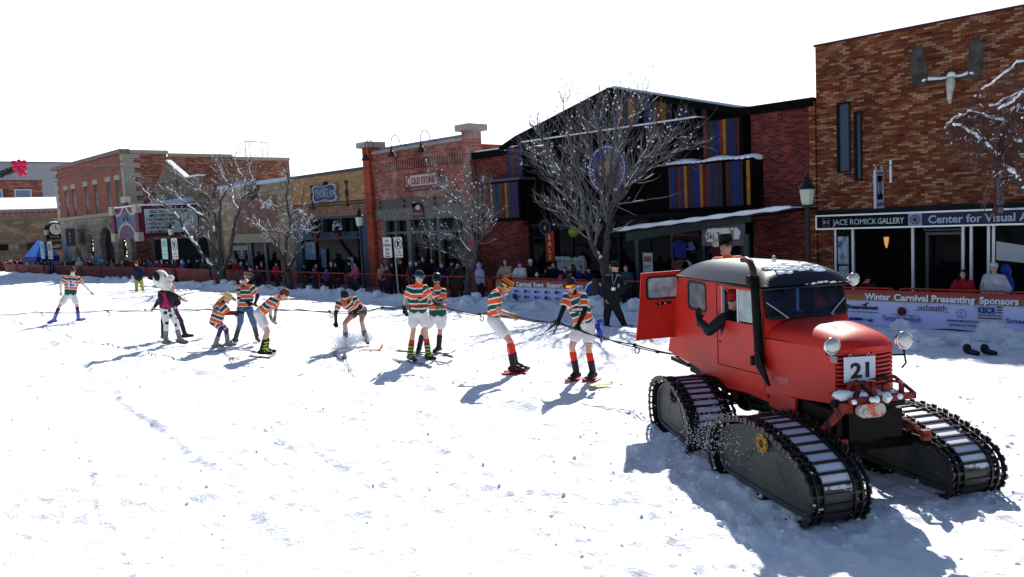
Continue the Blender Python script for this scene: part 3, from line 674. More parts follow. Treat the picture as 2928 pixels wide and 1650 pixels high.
# notices and merchandise seen behind the canopy
x0, z1 = wp(1838, 723, 21.7); x1, z0 = wp(1867, 785, 21.7)
nb = thing('notice_board', 'white printed notice board on a post under the canopy', 'notice', ((x0 + x1) / 2, 21.7, 0))
MB().box(x0, x1, 21.69, 21.72, z0, z1).build('board', mat('notice_white', (0.30, 0.36, 0.40), 0.6), nb)
MB().box(x0 + 0.04, x1 - 0.04, 21.68, 21.688, z1 - 0.3, z1 - 0.12).box(x0 + 0.04, x1 - 0.04, 21.68, 21.688, z1 - 0.44, z1 - 0.41).box(x0 + 0.04, x1 - 0.1, 21.68, 21.688, z1 - 0.50, z1 - 0.47).build('print', mat('print_red', (0.22, 0.05, 0.05), 0.6), nb)
MB().box(x0 + 0.03, x0 + 0.09, 21.73, 21.78, 0, z0).build('post', BLACK, nb)
letters(thing('neon_sign', 'small red and green lit letter sign hanging inside the shop window', 'sign', (wp(1945, 678, 24.1)[0], 24.08, 2)), 'BARNHOUSE', 0.14, wp(1922, 676, 24.1)[0], wp(1922, 676, 24.1)[1], 24.09, mat('sign_red_bright', (0.4, 0.03, 0.04), 0.5), width=1.1)
for (px_, py_, w_, h_, c_, nm) in ((1945, 712, 0.55, 0.62, (0.02, 0.03, 0.22), 'blue'), (1975, 704, 0.22, 0.30, (0.10, 0.14, 0.30), 'pale blue'), (1945, 762, 0.6, 0.5, (0.15, 0.07, 0.05), 'orange patterned'), (1965, 758, 0.3, 0.35, (0.3, 0.34, 0.45), 'white'), (2060, 720, 0.7, 0.5, (0.12, 0.02, 0.04), 'dark pink')):
    x, z = wp(px_, py_, 24.05)
    sh = MB().pxz([(x - w_ / 2, z + h_ / 2 - 0.08), (x - w_ / 2 - 0.1, z + h_ / 2 - 0.25), (x - w_ / 2 + 0.02, z + h_ / 2 - 0.3), (x - w_ / 2 + 0.05, z - h_ / 2), (x + w_ / 2 - 0.05, z - h_ / 2), (x + w_ / 2 - 0.02, z + h_ / 2 - 0.3), (x + w_ / 2 + 0.1, z + h_ / 2 - 0.25), (x + w_ / 2, z + h_ / 2 - 0.08), (x + 0.08, z + h_ / 2), (x - 0.08, z + h_ / 2)], 24.04, 24.07).build('display_shirt', mat('shirt_' + nm.replace(' ', '_'), c_, 0.8, var=0.3, sc=9))
    tag(sh, '%s shirt on display in the window behind the canopy' % nm, 'shirt', 'shirts in the shop window')

# ---- 3. painted brick ice cream shop
B3 = brick('flaking_painted_brick', [(126, 64, 56), (140, 74, 64), (112, 56, 50), (130, 84, 76), (150, 84, 72)], (120, 104, 98), patch=0.3, grime=0.35, paint=(150, 142, 134))
B3b = brick('orange_red_brick', [(146, 62, 44), (156, 70, 50), (134, 56, 42), (150, 76, 56)], (120, 70, 58), patch=0.2)
GREYC = mat('weathered_stucco', (0.16, 0.15, 0.14), 0.95, var=0.45, sc=7, bump=0.01)
STONECAP = mat('pale_capstone', (0.30, 0.28, 0.25), 0.9, var=0.2)
TAUPE = mat('taupe_paint', (0.115, 0.105, 0.09), 0.6)
g3 = thing('ice_cream_shop', 'flaking painted brick shop with corbelled frieze between two capped piers', 'building', (-30, 24, 0))
wall_with_holes(-34.2, -26.9, 0, 6.85, 24, 24.3, [(-33.6, -27.2, 0, 3.47)]).build('wall', B3, g3)
MB().box(-34.2, -26.9, 23.93, 24.4, 6.85, 7.0).build('coping', STONECAP, g3)
MB().box(-34.2, -26.9, 24.05, 24.4, 7.0, 7.13).build('roof_edge', mat('blue_grey_flashing', (0.16, 0.17, 0.24), 0.6), g3)
MB().box(-34.15, -26.95, 23.97, 24.0, 5.88, 6.33).build('frieze_gap_shade', mat('painted_shade_brown', (0.035, 0.018, 0.014), 0.9), g3); cb = MB(); n = 40  # shade between the corbel teeth, painted as a dark brown strip
for i in range(n):
    x = -34.1 + i * (7.1 / n); cb.box(x, x + 0.10, 23.86, 24.0, 5.88 + 0.02 * (i % 2), 6.32)
cb.box(-34.2, -26.9, 23.9, 24.0, 6.32, 6.5)
cb.build('corbel_frieze', B3, g3)
for xa, xb, mt, nm in ((-34.75, -34.2, B3b, 'pier'), (-26.9, -26.42, B3, 'pier')):
    p_ = MB().box(xa, xb, 23.75, 24.5, 0, 7.22).build(nm, mt, g3)
    MB().box(xa - 0.22, xb + 0.22, 23.55, 24.7, 7.22, 7.5).build('capstone', STONECAP, p_)
MB().box(-34.2, -26.9, 24.3, 40, 0, 6.7).build('rear_block', B3b, g3)
MB().box(-34.0, -27.4, 23.9, 24.0, 4.0, 4.46).build('sign_band', mat('taupe_band', (0.105, 0.082, 0.072), 0.7, var=0.1), g3)
rv = MB()
for x in (-33.6, -31.6, -29.2, -27.8):
    for z in (4.1, 4.35): rv.lathe((x, 23.9, z), [(0.07, 0), (0.07, -0.04)], 12, X=(1, 0, 0), Y=(0, 0, 1), Z=(0, 1, 0))
rv.build('band_bosses', BLACK, g3)
MB().box(-34.2, -26.9, 23.96, 24.0, 3.47, 4.0).build('stucco', GREYC, g3)
cs = thing('ice_cream_sign', 'red and cream sign reading COLD STONE on the flaking brick wall', 'sign', (-30, 23.9, 4.8))
MB().box(-31.45, -28.85, 23.86, 23.98, 4.78, 5.62).build('board', mat('sign_dark_red', (0.14, 0.03, 0.03), 0.6), cs)
MB().box(-31.3, -29.0, 23.84, 23.86, 5.02, 5.54).build('cream_panel', mat('sign_cream', (0.46, 0.38, 0.34), 0.6), cs)
CR = mat('letters_crimson', (0.26, 0.03, 0.04), 0.5)
letters(cs, 'C', 0.72, -31.25, 5.02, 23.83, CR, bold=0.03, squash=0.6); letters(cs, 'OLD STONE', 0.46, -30.86, 5.10, 23.83, CR, width=1.8, bold=0.03)
letters(cs, 'CREAMERY', 0.2, -31.0, 4.83, 23.85, mat('letters_rose', (0.4, 0.2, 0.2), 0.5), width=1.5)
c2 = thing('shop_sign', 'small square maroon sign below the taupe band of the ice cream shop', 'sign', (-30.6, 23.9, 3.5))
MB().box(-31.0, -30.15, 23.90, 23.955, 3.5, 4.22).build('board', mat('sign_maroon', (0, 0, 0)), c2)
letters(c2, 'CHOCOLATE', 0.15, -30.93, 3.62, 23.90, MAR, width=0.7); MB().ball((-30.57, 23.9, 3.98), (0.2, 0.02, 0.13), 12, 6).build('emblem', MAR, c2)
wf = MB()
for x, t_ in ((-33.5, 0.10), (-32.55, 0.06), (-31.5, 0.16), (-29.85, 0.07), (-29.2, 0.10), (-27.3, 0.10)):
    wf.box(x - t_, x + t_, 23.98, 24.2, 0, 3.40)
wf.box(-33.6, -27.2, 23.98, 24.2, 3.40, 3.47); wf.box(-33.6, -27.2, 24.0, 24.18, 2.72, 2.84); wf.box(-33.6, -31.5, 24.0, 24.18, 0.3, 0.5); wf.box(-29.2, -27.2, 24.0, 24.18, 0.3, 0.5)
wf.build('storefront_frame', TAUPE, g3)
MB().box(-33.6, -27.2, 24.20, 24.24, 0, 3.40).build('display_window', STORE_GLASS, g3)
# three gooseneck lamps leaning over the parapet
def gooseneck(x, k):
    t = thing('gooseneck_lamp', '%s of the three gooseneck sign lamps over the flaking brick parapet' % k, 'lamp', (x, 23.4, 6.5), 'gooseneck lamps')
    arc = [(x, 24.1, 7.05), (x, 23.7, 7.08)] + [(x, 23.35 + 0.27 * math.cos(a) + 0.08, 7.12 + 0.40 * math.sin(a)) for a in np.linspace(0.2, math.pi, 10)] + [(x, 23.16, 6.85)]
    MB().tube(arc, 0.018, 6).build('arm', BLACK, t)
    MB().lathe((x, 23.16, 6.5), [(0.24, 0.0), (0.21, 0.05), (0.10, 0.24), (0.06, 0.28), (0.05, 0.38)], 20).build('shade', mat('rust_brown_enamel', (0.05, 0.02, 0.018), 0.5), t)
for x, k in ((-33.6, 'leftmost'), (-31.4, 'middle'), (-29.1, 'rightmost')): gooseneck(x, k)

# ---- 4. yellow brick shop with blue front
B4 = brick('yellow_brick', [(142, 112, 78), (152, 120, 84), (134, 104, 72), (146, 108, 74), (126, 100, 74), (158, 128, 92)], (112, 92, 72), bw=0.21, bh=0.072, patch=0.25, grime=0.12, gain=1.5)
B4b = brick('brown_brick', [(120, 92, 74), (110, 80, 66), (130, 100, 82), (104, 76, 62)], (120, 104, 92), patch=0.2)
BLUE = mat('slate_blue_paint', (0.018, 0.042, 0.085), 0.5)
g4 = thing('yellow_brick_shop', 'yellow brick shop with slate blue storefront', 'building', (-38, 24, 0))
MB().box(-42.6, -34.77, 24, 24.3, 4.62, 6.15).build('wall', B4, g4)
MB().box(-42.6, -34.77, 23.97, 24.3, 4.54, 4.62).box(-42.6, -34.77, 23.97, 24.3, 4.40, 4.46).build('string_course', mat('dark_course', (0.05, 0.03, 0.025), 0.8), g4)
MB().box(-42.6, -34.77, 24, 24.3, 3.82, 4.40).box(-42.6, -34.77, 24, 24.3, 4.46, 4.54).build('lower_wall', B4b, g4)
MB().box(-42.6, -34.77, 23.9, 24.6, 6.15, 6.3).build('coping', mat('dark_blue_flashing', (0.04, 0.05, 0.09), 0.5), g4)
MB().box(-42.6, -34.77, 24.3, 40, 0, 6.1).build('rear_block', B4, g4)
bl = MB().box(-35.55, -34.77, 23.9, 24.2, 0, 3.82).box(-42.6, -41.8, 23.9, 24.2, 0, 3.82).box(-41.8, -35.55, 23.95, 24.2, 3.7, 3.82).box(-41.8, -35.55, 23.9, 24.2, 2.55, 2.95).box(-41.8, -40.9, 23.9, 24.2, 2.95, 3.7)
bl.box(-37.6, -37.45, 23.95, 24.15, 2.95, 3.7).box(-39.5, -39.35, 23.95, 24.15, 2.95, 3.7)
bl.build('painted_front', BLUE, g4)
MB().box(-41.8, -35.55, 24.22, 24.25, 0, 3.7).build('display_window', STORE_GLASS, g4)
MB().lathe((-35.9, 23.88, 2.75), [(0.14, 0), (0.14, 0.03)], 16, X=(1, 0, 0), Y=(0, 0, 1), Z=(0, 1, 0)).build('wall_boss', BLACK, g4)
for (x0p, y0p, x1p, y1p, nm, c_, n_) in ((864, 692, 904, 742, 'window_posters', (0.13, 0.20, 0.27), 5), (917, 713, 935, 765, 'glass_door_sticker', (0.06, 0.12, 0.22), 0), (994, 735, 1014, 800, 'window_posters', (0.30, 0.36, 0.36), 3)):
    a, d = wp(x0p, y0p, 24.1); b, c = wp(x1p, y1p, 24.1)
    MB().box(a, b, 24.1, 24.12, c, d).build(nm, mat(nm + '_paper', c_, 0.7, var=0.7, sc=7), g4)
mb_ = thing('wavy_sign', 'dark blue wavy sign with pale rim and white script on the yellow brick wall', 'sign', (-38.5, 23.8, 5.2))
xa, zt = wp(893, 535, 23.85); xb, zb = wp(965, 571, 23.85)
def wavy(sc_, y0, y1, m_, nm):
    P = []; cx_, cz_ = (xa + xb) / 2, (zt + zb) / 2; hw_, hh = (xb - xa) / 2 * sc_, (zt - zb) / 2 * (1.18 * sc_)
    base = [(-1, .62), (-.8, .88), (-.4, .80), (0, .78), (.35, .92), (.7, 1.0), (.95, .8), (1.0, .45), (.86, .12), (.84, 0), (.95, -.25), (1.02, -.6), (.88, -.92), (.5, -.95), (.1, -.80), (-.3, -.86), (-.7, -1.0), (-.95, -.85), (-1.0, -.4), (-.92, 0)]
    for i in range(len(base)):
        p0, p1, p2, p3 = (Vector(base[(i + k - 1) % len(base)]) for k in range(4))
        for t_ in (0, 0.33, 0.66):
            q = 0.5 * ((2 * p1) + (-p0 + p2) * t_ + (2 * p0 - 5 * p1 + 4 * p2 - p3) * t_ ** 2 + (-p0 + 3 * p1 - 3 * p2 + p3) * t_ ** 3)
            P.append((cx_ + q.x * hw_, y0, cz_ + q.y * hh))
    return MB().prism(P, (0, y1 - y0, 0)).build(nm, m_, mb_)
wavy(1.0, 23.80, 23.92, mat('pale_blue_rim', (0.30, 0.36, 0.42), 0.5), 'rim'); wavy(0.86, 23.77, 23.80, mat('deep_blue', (0.025, 0.035, 0.11), 0.5), 'panel')
letters(mb_, 'MAMBO inc', 0.62, xa + 0.42, (zt + zb) / 2 - 0.15, 23.76, mat('letters_grey_blue', (0.28, 0.34, 0.42), 0.5), width=(xb - xa) * 0.74)
MB().tube([(xa + 0.5 + 2.1 * f, 23.76, zb + 0.16 + 0.14 * f + 0.06 * math.sin(f * 7)) for f in np.linspace(0, 1, 12)], 0.02, 5).build('flourish', mat('letters_grey_blue', (0, 0, 0)), mb_)
MB().box((xa + xb) / 2 - 0.15, (xa + xb) / 2 + 0.15, 23.85, 24.0, zt + 0.02, zt + 0.22).build('mount', BLACK, mb_)
for px_, py_, nm in ((988, 516, 'right'), (889, 530, 'left')):
    x, z = wp(px_, py_, 23.95)
    orn = MB().box(x - 0.12, x + 0.12, 23.93, 24.0, z - 0.16, z).box(x - 0.12, x + 0.12, 23.93, 24.0, z - 0.86, z - 0.50).box(x - 0.12, x + 0.12, 23.93, 24.0, z - 1.40, z - 1.26).box(x - 0.035, x + 0.035, 23.95, 24.0, z - 1.3, z - 0.1).build('iron_ornament', mat('rust_iron', (0.04, 0.02, 0.02), 0.7))
    tag(orn, 'vertical rust iron wall ornament to the %s of the wavy sign' % nm, 'ornament')
def wreath(x, y, z, r_, label, snowy=0.4, red=True):
    t = thing('wreath', label, 'wreath', (x, y, z)); random.seed(int(x * 7) & 255)
    a = MB(); b = MB()
    for k in range(260):
        th = random.uniform(0, 2 * math.pi); rr_ = r_ * random.uniform(0.55, 1.05); c = Vector((x + rr_ * math.cos(th), y - random.uniform(0, 0.12), z + rr_ * math.sin(th)))
        d = Vector((random.gauss(0, 1), random.gauss(0, 1), random.gauss(0, 1))).normalized() * 0.12 * r_ / 0.45; e = d.cross(Vector((0.3, 1, 0.2))).normalized() * 0.035
        (b if random.random() < snowy and math.sin(th) > -0.2 else a).add([c - d, c + e, c + d, c - e], [(0, 1, 2, 3)])
    a.build('greenery', mat('fir_green', (0.015, 0.03, 0.018), 0.8), t)
    if b.v: b.build('snow', SNOW, t)
    if red:
        rb = MB()
        for s_ in (-1, 1):
            rb.ball((x + s_ * 0.13, y - 0.14, z - r_ * 0.75), (0.13, 0.05, 0.09), 10, 6); rb.prism([(x, y - 0.12, z - r_ * 0.75), (x + s_ * 0.06, y - 0.12, z - r_ * 1.5), (x + s_ * 0.18, y - 0.12, z - r_ * 1.45)], (0, 0.01, 0))
        rb.build('bow', mat('wreath_red', (0.22, 0.015, 0.02), 0.6), t)
x, z = wp(967, 655, 23.6); wreath(x, 23.6, z, 0.42, 'snow-topped fir wreath with red bow over the blue storefront, right one of two', 0.5)
x, z = wp(905, 665, 23.6); wreath(x, 23.6, z, 0.40, 'dark fir wreath with red bow over the blue storefront, left one of two', 0.1)

# ---- 5. tan stone shop
ST5 = brick('tan_stone', [(128, 112, 92), (138, 120, 98), (120, 104, 86), (142, 126, 104)], (104, 92, 76), bw=0.62, bh=0.33, mw=0.02, patch=0.2, grime=0.18)
BR5 = brick('dusty_brick', [(110, 82, 74), (120, 90, 80), (102, 74, 66)], (110, 92, 84), patch=0.2)
g5 = thing('tan_stone_shop', 'low tan stone shop with snowy pale cap and brown brick panel', 'building', (-47, 24, 0))
MB().box(-52.3, -50.0, 24, 24.3, 3.05, 6.1).box(-50.0, -44.5, 24, 24.3, 5.4, 6.1).box(-44.5, -42.66, 24, 24.3, 0, 6.1).box(-52.3, -51.2, 24, 24.3, 0, 3.05).build('stone_wall', ST5, g5)
MB().box(-50.0, -44.5, 24.03, 24.3, 3.05, 5.4).build('brick_panel', BR5, g5)
MB().box(-52.3, -42.66, 23.85, 24.5, 6.1, 6.33).build('coping', mat('snow_blue_cap', (0.42, 0.50, 0.62), 0.7), g5)
MB().box(-52.3, -42.66, 24.3, 40, 0, 6.05).build('rear_block', ST5, g5)
MB().box(-51.2, -44.5, 23.9, 24.3, 2.48, 3.05).build('cream_band', mat('cream_band', (0.30, 0.25, 0.18), 0.8, var=0.1), g5)
MB().box(-51.2, -44.5, 24.15, 24.2, 0, 2.48).build('display_window', STORE_GLASS, g5)
wf = MB()
for x in (-51.15, -48.9, -48.6, -46.6, -44.6): wf.box(x - 0.05, x + 0.05, 24.02, 24.15, 0, 2.48)
wf.box(-51.2, -48.9, 24.02, 24.15, 2.0, 2.3); wf.build('storefront_frame', mat('pale_frame', (0.25, 0.25, 0.26), 0.5), g5)
sn_ = thing('window_snowflake', 'white paper snowflake star hanging in the tan shop window', 'decoration', (-50, 24, 1.3)); x, z = wp(691, 722, 24.0); s_ = MB()
for k in range(8):
    a = math.pi * k / 8 * 2; s_.prism([(x, 23.99, z), (x + 0.12 * math.cos(a - 0.2), 23.99, z + 0.2 * math.sin(a - 0.2)), (x + 0.32 * math.cos(a), 23.99, z + 0.48 * math.sin(a)), (x + 0.12 * math.cos(a + 0.2), 23.99, z + 0.2 * math.sin(a + 0.2))], (0, 0.01, 0))
s_.build('star', mat('paper_white', (0.4, 0.42, 0.46), 0.7), sn_)
x, z = wp(719, 540, 23.8); wreath(x, 23.8, z, 0.62, 'large snow-filled fir wreath on the tan stone shop', 0.6, False)

# ---- 6. stone theatre with marquee
ST6 = brick('theatre_stone', [(112, 98, 84), (100, 88, 76), (120, 106, 90), (94, 82, 72)], (84, 74, 66), bw=0.45, bh=0.16, mw=0.016, patch=0.25, grime=0.25)
g6 = thing('theatre', 'brown stone theatre with stepped gable between the brick block and the tan shop', 'building', (-60, 24, 0))
MB().pxz([(-69.9, 0), (-52.32, 0), (-52.32, 5.75), (-59.2, 5.75), (-59.2, 7.57), (-61.4, 7.57), (-64.75, 9.11), (-67.8, 7.35), (-67.8, 6.07), (-69.9, 6.07)], 25.6, 25.95).build('wall', ST6, g6)
MB().prism([(-61.4, 25.5, 7.57), (-64.75, 25.5, 9.11), (-64.75, 25.5, 9.24), (-61.3, 25.5, 7.66)], (0, 0.4, 0)).build('gable_snow', SNOW, g6)
MB().box(-61.2, -59.1, 25.5, 26.1, 7.57, 7.67).build('parapet_snow', SNOW, g6)
MB().box(-65.6, -60.3, 25.0, 25.6, 5.65, 6.0).build('ledge', mat('snow_blue_cap', (0, 0, 0)), g6)
MB().box(-59.3, -57.8, 25.58, 25.6, 4.26, 5.54).build('window', STORE_GLASS, g6)
MB().box(-69.7, -52.4, 25.95, 36, 0, 5.5).build('auditorium', ST6, g6)
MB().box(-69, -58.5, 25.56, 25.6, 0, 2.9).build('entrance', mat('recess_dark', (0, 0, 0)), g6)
ths = thing('theatre_sign', 'weathered wooden name board on the theatre gable', 'sign', (-65, 25.4, 6.8)); xa, zt = wp(452, 516, 25.45); xb, zb = wp(505, 542, 25.45)
MB().box(xa, xb, 25.42, 25.55, zb, zt).build('board', mat('old_wood', (0.17, 0.14, 0.10), 0.8, var=0.2), ths)
letters(ths, 'CHIEF PLAZA', (zt - zb) * 0.75, xa + 0.15, zb + 0.2, 25.41, mat('old_letters', (0.07, 0.05, 0.04), 0.8), width=(xb - xa) * 0.9)
mq = thing('marquee', 'maroon theatre marquee with white letter board and blue arched end', 'marquee', (-61.5, 22, 3.2))
MX0, MX1, MY0, MY1, MZ0, MZ1 = -65.4, -59.8, 21.3, 24.0, 3.15, 5.45
MARQ = mat('maroon_paint', (0.13, 0.012, 0.035), 0.5); CREAM = mat('cream_trim', (0.42, 0.38, 0.28), 0.6)
MB().box(MX0, MX1, MY0 + 0.15, 25.9, MZ0, MZ1).build('body', MARQ, mq)
MB().box(MX1, MX1 + 0.06, MY0 + 0.35, 25.5, MZ0 + 0.28, MZ1 - 0.25).build('letter_board', mat('letter_board_white', (0.46, 0.52, 0.52), 0.6, var=0.12, sc=3), mq)
for k, ln in enumerate(['  VENUE CHURCH SUNDAY 10 AM', '  IMPROV EVERY THURSDAY', '7 THE STEAMBOAT INSTITUTE', '9  WE\'RE NOT CLOWNS', '13 WINTER FILM SERIES', '16 MONUMENTAL']):
    ind = 0.25 if ln.startswith('  ') else 0.0
    text_mesh(ln.strip(), 0.31, (MX1 + 0.065, MY0 + 0.42 + ind, MZ1 - 0.56 - k * 0.295), YX, ZV, 0.01, 0.02, squash=0.60).build('lettering', BLACK, mq)
MB().box(MX0 + 0.35, MX1 - 0.35, MY0, MY0 + 0.15, MZ0 + 0.5, MZ1 - 0.05).build('end_panel', mat('steel_blue', (0.07, 0.11, 0.21), 0.5), mq)
ec = MB()
for x in (MX0, MX1 - 0.7):
    for z in (MZ0 - 0.25, MZ1 - 0.5): ec.box(x - 0.08, x + 0.78, MY0 - 0.25, MY0 + 0.14, z, z + 0.65)
xm = (MX0 + MX1) / 2
ec.box(xm - 0.45, xm + 0.45, MY0 - 0.1, MY0 + 0.3, MZ1 + 0.35, MZ1 + 0.8)
for s_ in (-1, 1):
    ec.prism([(xm, MY0 - 0.06, MZ1 + 0.30), (xm + s_ * 1.1, MY0 - 0.06, MZ1 - 0.45), (xm + s_ * 2.0, MY0 - 0.06, MZ1 - 0.45), (xm + s_ * 2.0, MY0 - 0.06, MZ1 - 0.62), (xm + s_ * 1.0, MY0 - 0.06, MZ1 - 0.62), (xm, MY0 - 0.06, MZ1 + 0.05)][::s_], (0, 0.06, 0))
for i in range(14):
    a, b = math.pi * i / 14, math.pi * (i + 1) / 14
    ec.prism([(xm + r_ * math.cos(t_), MY0 - 0.05, MZ0 - 0.05 + r_ * 0.62 * math.sin(t_)) for r_, t_ in ((1.95, a), (1.95, b), (1.7, b), (1.7, a))], (0, 0.05, 0))
ec.build('cream_trim', CREAM, mq); MB().box(MX0 - 0.02, MX0 + 0.55, MY0 - 0.12, MY0 + 0.14, MZ0 + 0.4, MZ1 - 0.5).box(MX1 - 0.6, MX1 + 0.03, MY0 - 0.12, MY0 + 0.14, MZ0 + 0.4, MZ1 - 0.5).box(MX0 + 0.7, MX1 - 0.7, MY0 - 0.04, MY0, MZ1 - 0.3, MZ1).build('posts', MARQ, mq)
MB().pxz([(xm + 1.7 * math.cos(t_), MZ0 - 0.05 + 1.05 * math.sin(t_)) for t_ in np.linspace(0, math.pi, 20)], MY0 - 0.03, MY0 + 0.1).build('arch_panel', mat('dusty_violet', (0.13, 0.07, 0.12), 0.6), mq)
MB().box(MX0 - 0.1, MX1 + 0.1, MY0 - 0.1, 25.6, MZ1, MZ1 + 0.10).build('top_snow', SNOW, mq, bevel=0.03)
MB().box(xm - 0.4, xm + 0.4, MY0 - 0.1, MY0 + 0.15, MZ1 + 0.1, MZ1 + 0.35).pxz([(MX0 + 1.6, MZ1 + 0.1), (xm + 1.2, MZ1 + 0.1), (xm + 0.4, MZ1 + 0.4), (xm - 0.4, MZ1 + 0.4)], MY0 + 0.0, MY0 + 0.15).build('crest', MARQ, mq)
fe = MB()
for s_ in (-1, 1):
    for k in range(6):
        fe.prism([(xm + s_ * 0.18, MY0 - 0.05, 4.95), (xm + s_ * (0.3 + 0.09 * k), MY0 - 0.05, 4.55 - 0.03 * k), (xm + s_ * (0.24 + 0.07 * k), MY0 - 0.05, 4.15 + 0.04 * k)], (0, 0.03, 0))
fe.build('feather_emblem', mat('feather_white', (0.4, 0.38, 0.38), 0.6), mq)

# ---- 7. two-storey red brick block with quoins
B7 = brick('red_brick_front', [(128, 78, 66), (136, 84, 70), (120, 72, 62), (130, 88, 76)], (122, 82, 72), patch=0.15, grime=0.15, bw=0.22, bh=0.075, mw=0.008)
B7s = brick('old_side_brick', [(136, 90, 72), (148, 102, 82), (118, 72, 60), (130, 84, 70), (156, 114, 92), (110, 68, 60)], (88, 62, 56), patch=0.35, axis='y', bh=0.12, bw=0.4, mw=0.03, grime=0.2)
ST7 = brick('grey_stone', [(126, 116, 102), (134, 124, 110), (118, 108, 94)], (108, 98, 86), bw=0.7, bh=0.32, mw=0.02, patch=0.2, grime=0.2)
QU = mat('quoin_stone', (0.34, 0.31, 0.26), 0.85, var=0.2)
g7 = thing('red_brick_block', 'two-storey red brick corner block with pale quoins and six tall narrow windows', 'building', (-80, 24, 0))
wins = []
for px_, in ((184,), (205,), (241,), (269,), (306,), (332,)):
    x = wp(px_, 540, 24)[0]; wins.append((x, x + 0.95, 5.55, 8.1))
wall_with_holes(-89.4, -69.92, 5.44, 10.2, 24, 24.4, wins).build('wall', B7, g7)
MB().box(-89.4, -69.9, 24.41, 27.6, 0, 10.2).box(-89.4, -69.92, 27.6, 33.5, 0, 10.0).box(-89.4, -69.92, 33.5, 39.3, 0, 9.8).build('side_wall', B7s, g7)
MB().box(-89.7, -69.7, 23.7, 24.5, 10.2, 10.55).box(-89.4, -69.9, 23.85, 24, 9.1, 9.2).box(-89.4, -69.9, 23.85, 24, 9.5, 9.6).build('cornice', mat('weathered_cornice', (0.19, 0.14, 0.12), 0.85, var=0.3, sc=3), g7)
MB().box(-69.95, -69.75, 24.5, 27.7, 10.2, 10.5).box(-69.95, -69.75, 27.7, 33.5, 10.0, 10.28).box(-69.95, -69.75, 33.5, 39.3, 9.8, 10.08).build('coping', QU, g7)
qu = MB(); ql = MB()
for i in range(12):
    z = 5.5 + i * 0.39; L = 1.15 if i % 2 else 0.7
    qu.box(-70.35, -69.84, 23.9, 24.0 + L * 1.15, z + 0.006, z + 0.384); ql.box(-89.5, -89.5 + L, 23.92, 24.1, z + 0.006, z + 0.384)
qu.build('quoins', QU, g7); ql.build('quoins', QU, g7)
for i, (a, b, c, d) in enumerate(wins):
    f = MB().box(a, b, 24.03, 24.08, c, d).build('window', mat('dark_sash', (0.012, 0.010, 0.012), 0.25), g7)
    MB().box(a, b, 24.01, 24.03, (c + d) / 2 - 0.04, (c + d) / 2 + 0.04).build('rail', mat('sash_rail', (0.06, 0.04, 0.04), 0.5), f)
    MB().box(a - 0.2, b + 0.2, 23.95, 24.05, d, d + 0.42).build('lintel', QU, f)
MB().box(-89.5, -69.85, 23.85, 24.1, 5.18, 5.44).build('belt_course', QU, g7)
# stone ground floor with arches
arches = [(-80.6, 1.0, 2.7), (-75.8, 1.7, 2.5), (-72.0, 1.0, 2.7), (-84.5, 0.9, 1.6)]
gf = MB(); cur = -89.4
for cx_, r_, h in sorted(arches):
    gf.box(cur, cx_ - r_, 24.0, 24.4, 0, 5.18); cur = cx_ + r_
    for i in range(12):
        xa_, xb_ = cx_ - r_ * math.cos(math.pi * i / 12), cx_ - r_ * math.cos(math.pi * (i + 1) / 12); za_, zb_ = h + r_ * math.sin(math.pi * i / 12), h + r_ * math.sin(math.pi * (i + 1) / 12)
        gf.pxz([(xa_, za_), (xb_, zb_), (xb_, 5.18), (xa_, 5.18)], 24.0, 24.4)
gf.box(cur, -69.9, 24.0, 24.4, 0, 5.18); gf.build('ground_floor', ST7, g7)
MB().box(-89.3, -69.95, 24.402, 24.408, 0, 5.1).build('arch_glazing', mat('arch_dark', (0.012, 0.014, 0.02), 0.15), g7)
random.seed(8); lt = MB()
for cx_, r_, h in arches[:1] + arches[2:]:
    for k in range(26):
        lt.ball((cx_ + random.uniform(-0.5, 0.5) * (0.3 if k % 3 else 1), 24.36, random.uniform(0.4, h + 0.5)), 0.045, 6, 4)
lo = lt.build('string_lights', mat('warm_bulbs', (0.9, 0.85, 0.7), 0.5), g7)
b_ = lo.data.materials[0].node_tree.nodes['Principled BSDF']; b_.inputs['Emission Color'].default_value = (1, 0.9, 0.7, 1); b_.inputs['Emission Strength'].default_value = 1.2
va = MB()
for i in range(12):
    a, b = math.pi * i / 12 + 0.02, math.pi * (i + 1) / 12 - 0.02
    va.prism([(-75.8 + q * math.cos(t_), 23.93, 2.5 + q * math.sin(t_)) for q, t_ in ((1.72, a), (1.72, b), (2.3, b), (2.3, a))], (0, 0.08, 0))
va.build('arch_stones', ST7, g7)
ar = thing('art_sign', 'black vertical hanging sign reading ART in front of the brick block', 'sign', (-82, 23, 2.5)); xa, zt = wp(188, 655, 23); xb, zb = wp(216, 702, 23)
MB().box(xa, xb, 22.95, 23.05, zb, zt).build('board', mat('sign_black', (0, 0, 0)), ar); f = MB(); frame(f, xa - 0.1, xb + 0.1, zb - 0.1, zt + 0.1, 22.97, 23.03, 0.06); f.tube([(xb, 23, zt - 0.2), (xb + 0.5, 24, zt - 0.2)], 0.03, 6).build('frame', mat('art_frame', (0.12, 0.07, 0.06), 0.6), ar)
for k, ch in enumerate('ART'):
    text_mesh(ch, (zt - zb) * 0.24, ((xa + xb) / 2, 22.94, zt - (zt - zb) * (0.36 + 0.24 * k)), XV, ZV, 0.02, 0.02, 'CENTER').build('lettering', mat('art_gold', (0.5, 0.42, 0.3), 0.5), ar)
rh = MB()
ya, yb, zz = 35.1, 37.3, 11.55
for y in (ya, ya + 0.45, yb - 0.5, yb): rh.tube([(-70.3, y, 10.0), (-70.3, y, zz)], 0.03, 5)
rh.tube([(-70.3, ya, zz), (-70.3, yb, zz)], 0.04, 5)
tag(rh.build('roof_rail', mat('rail_rust', (0.15, 0.08, 0.08), 0.6)), 'thin square pipe frame standing on the roof of the brick block', 'roof rail')

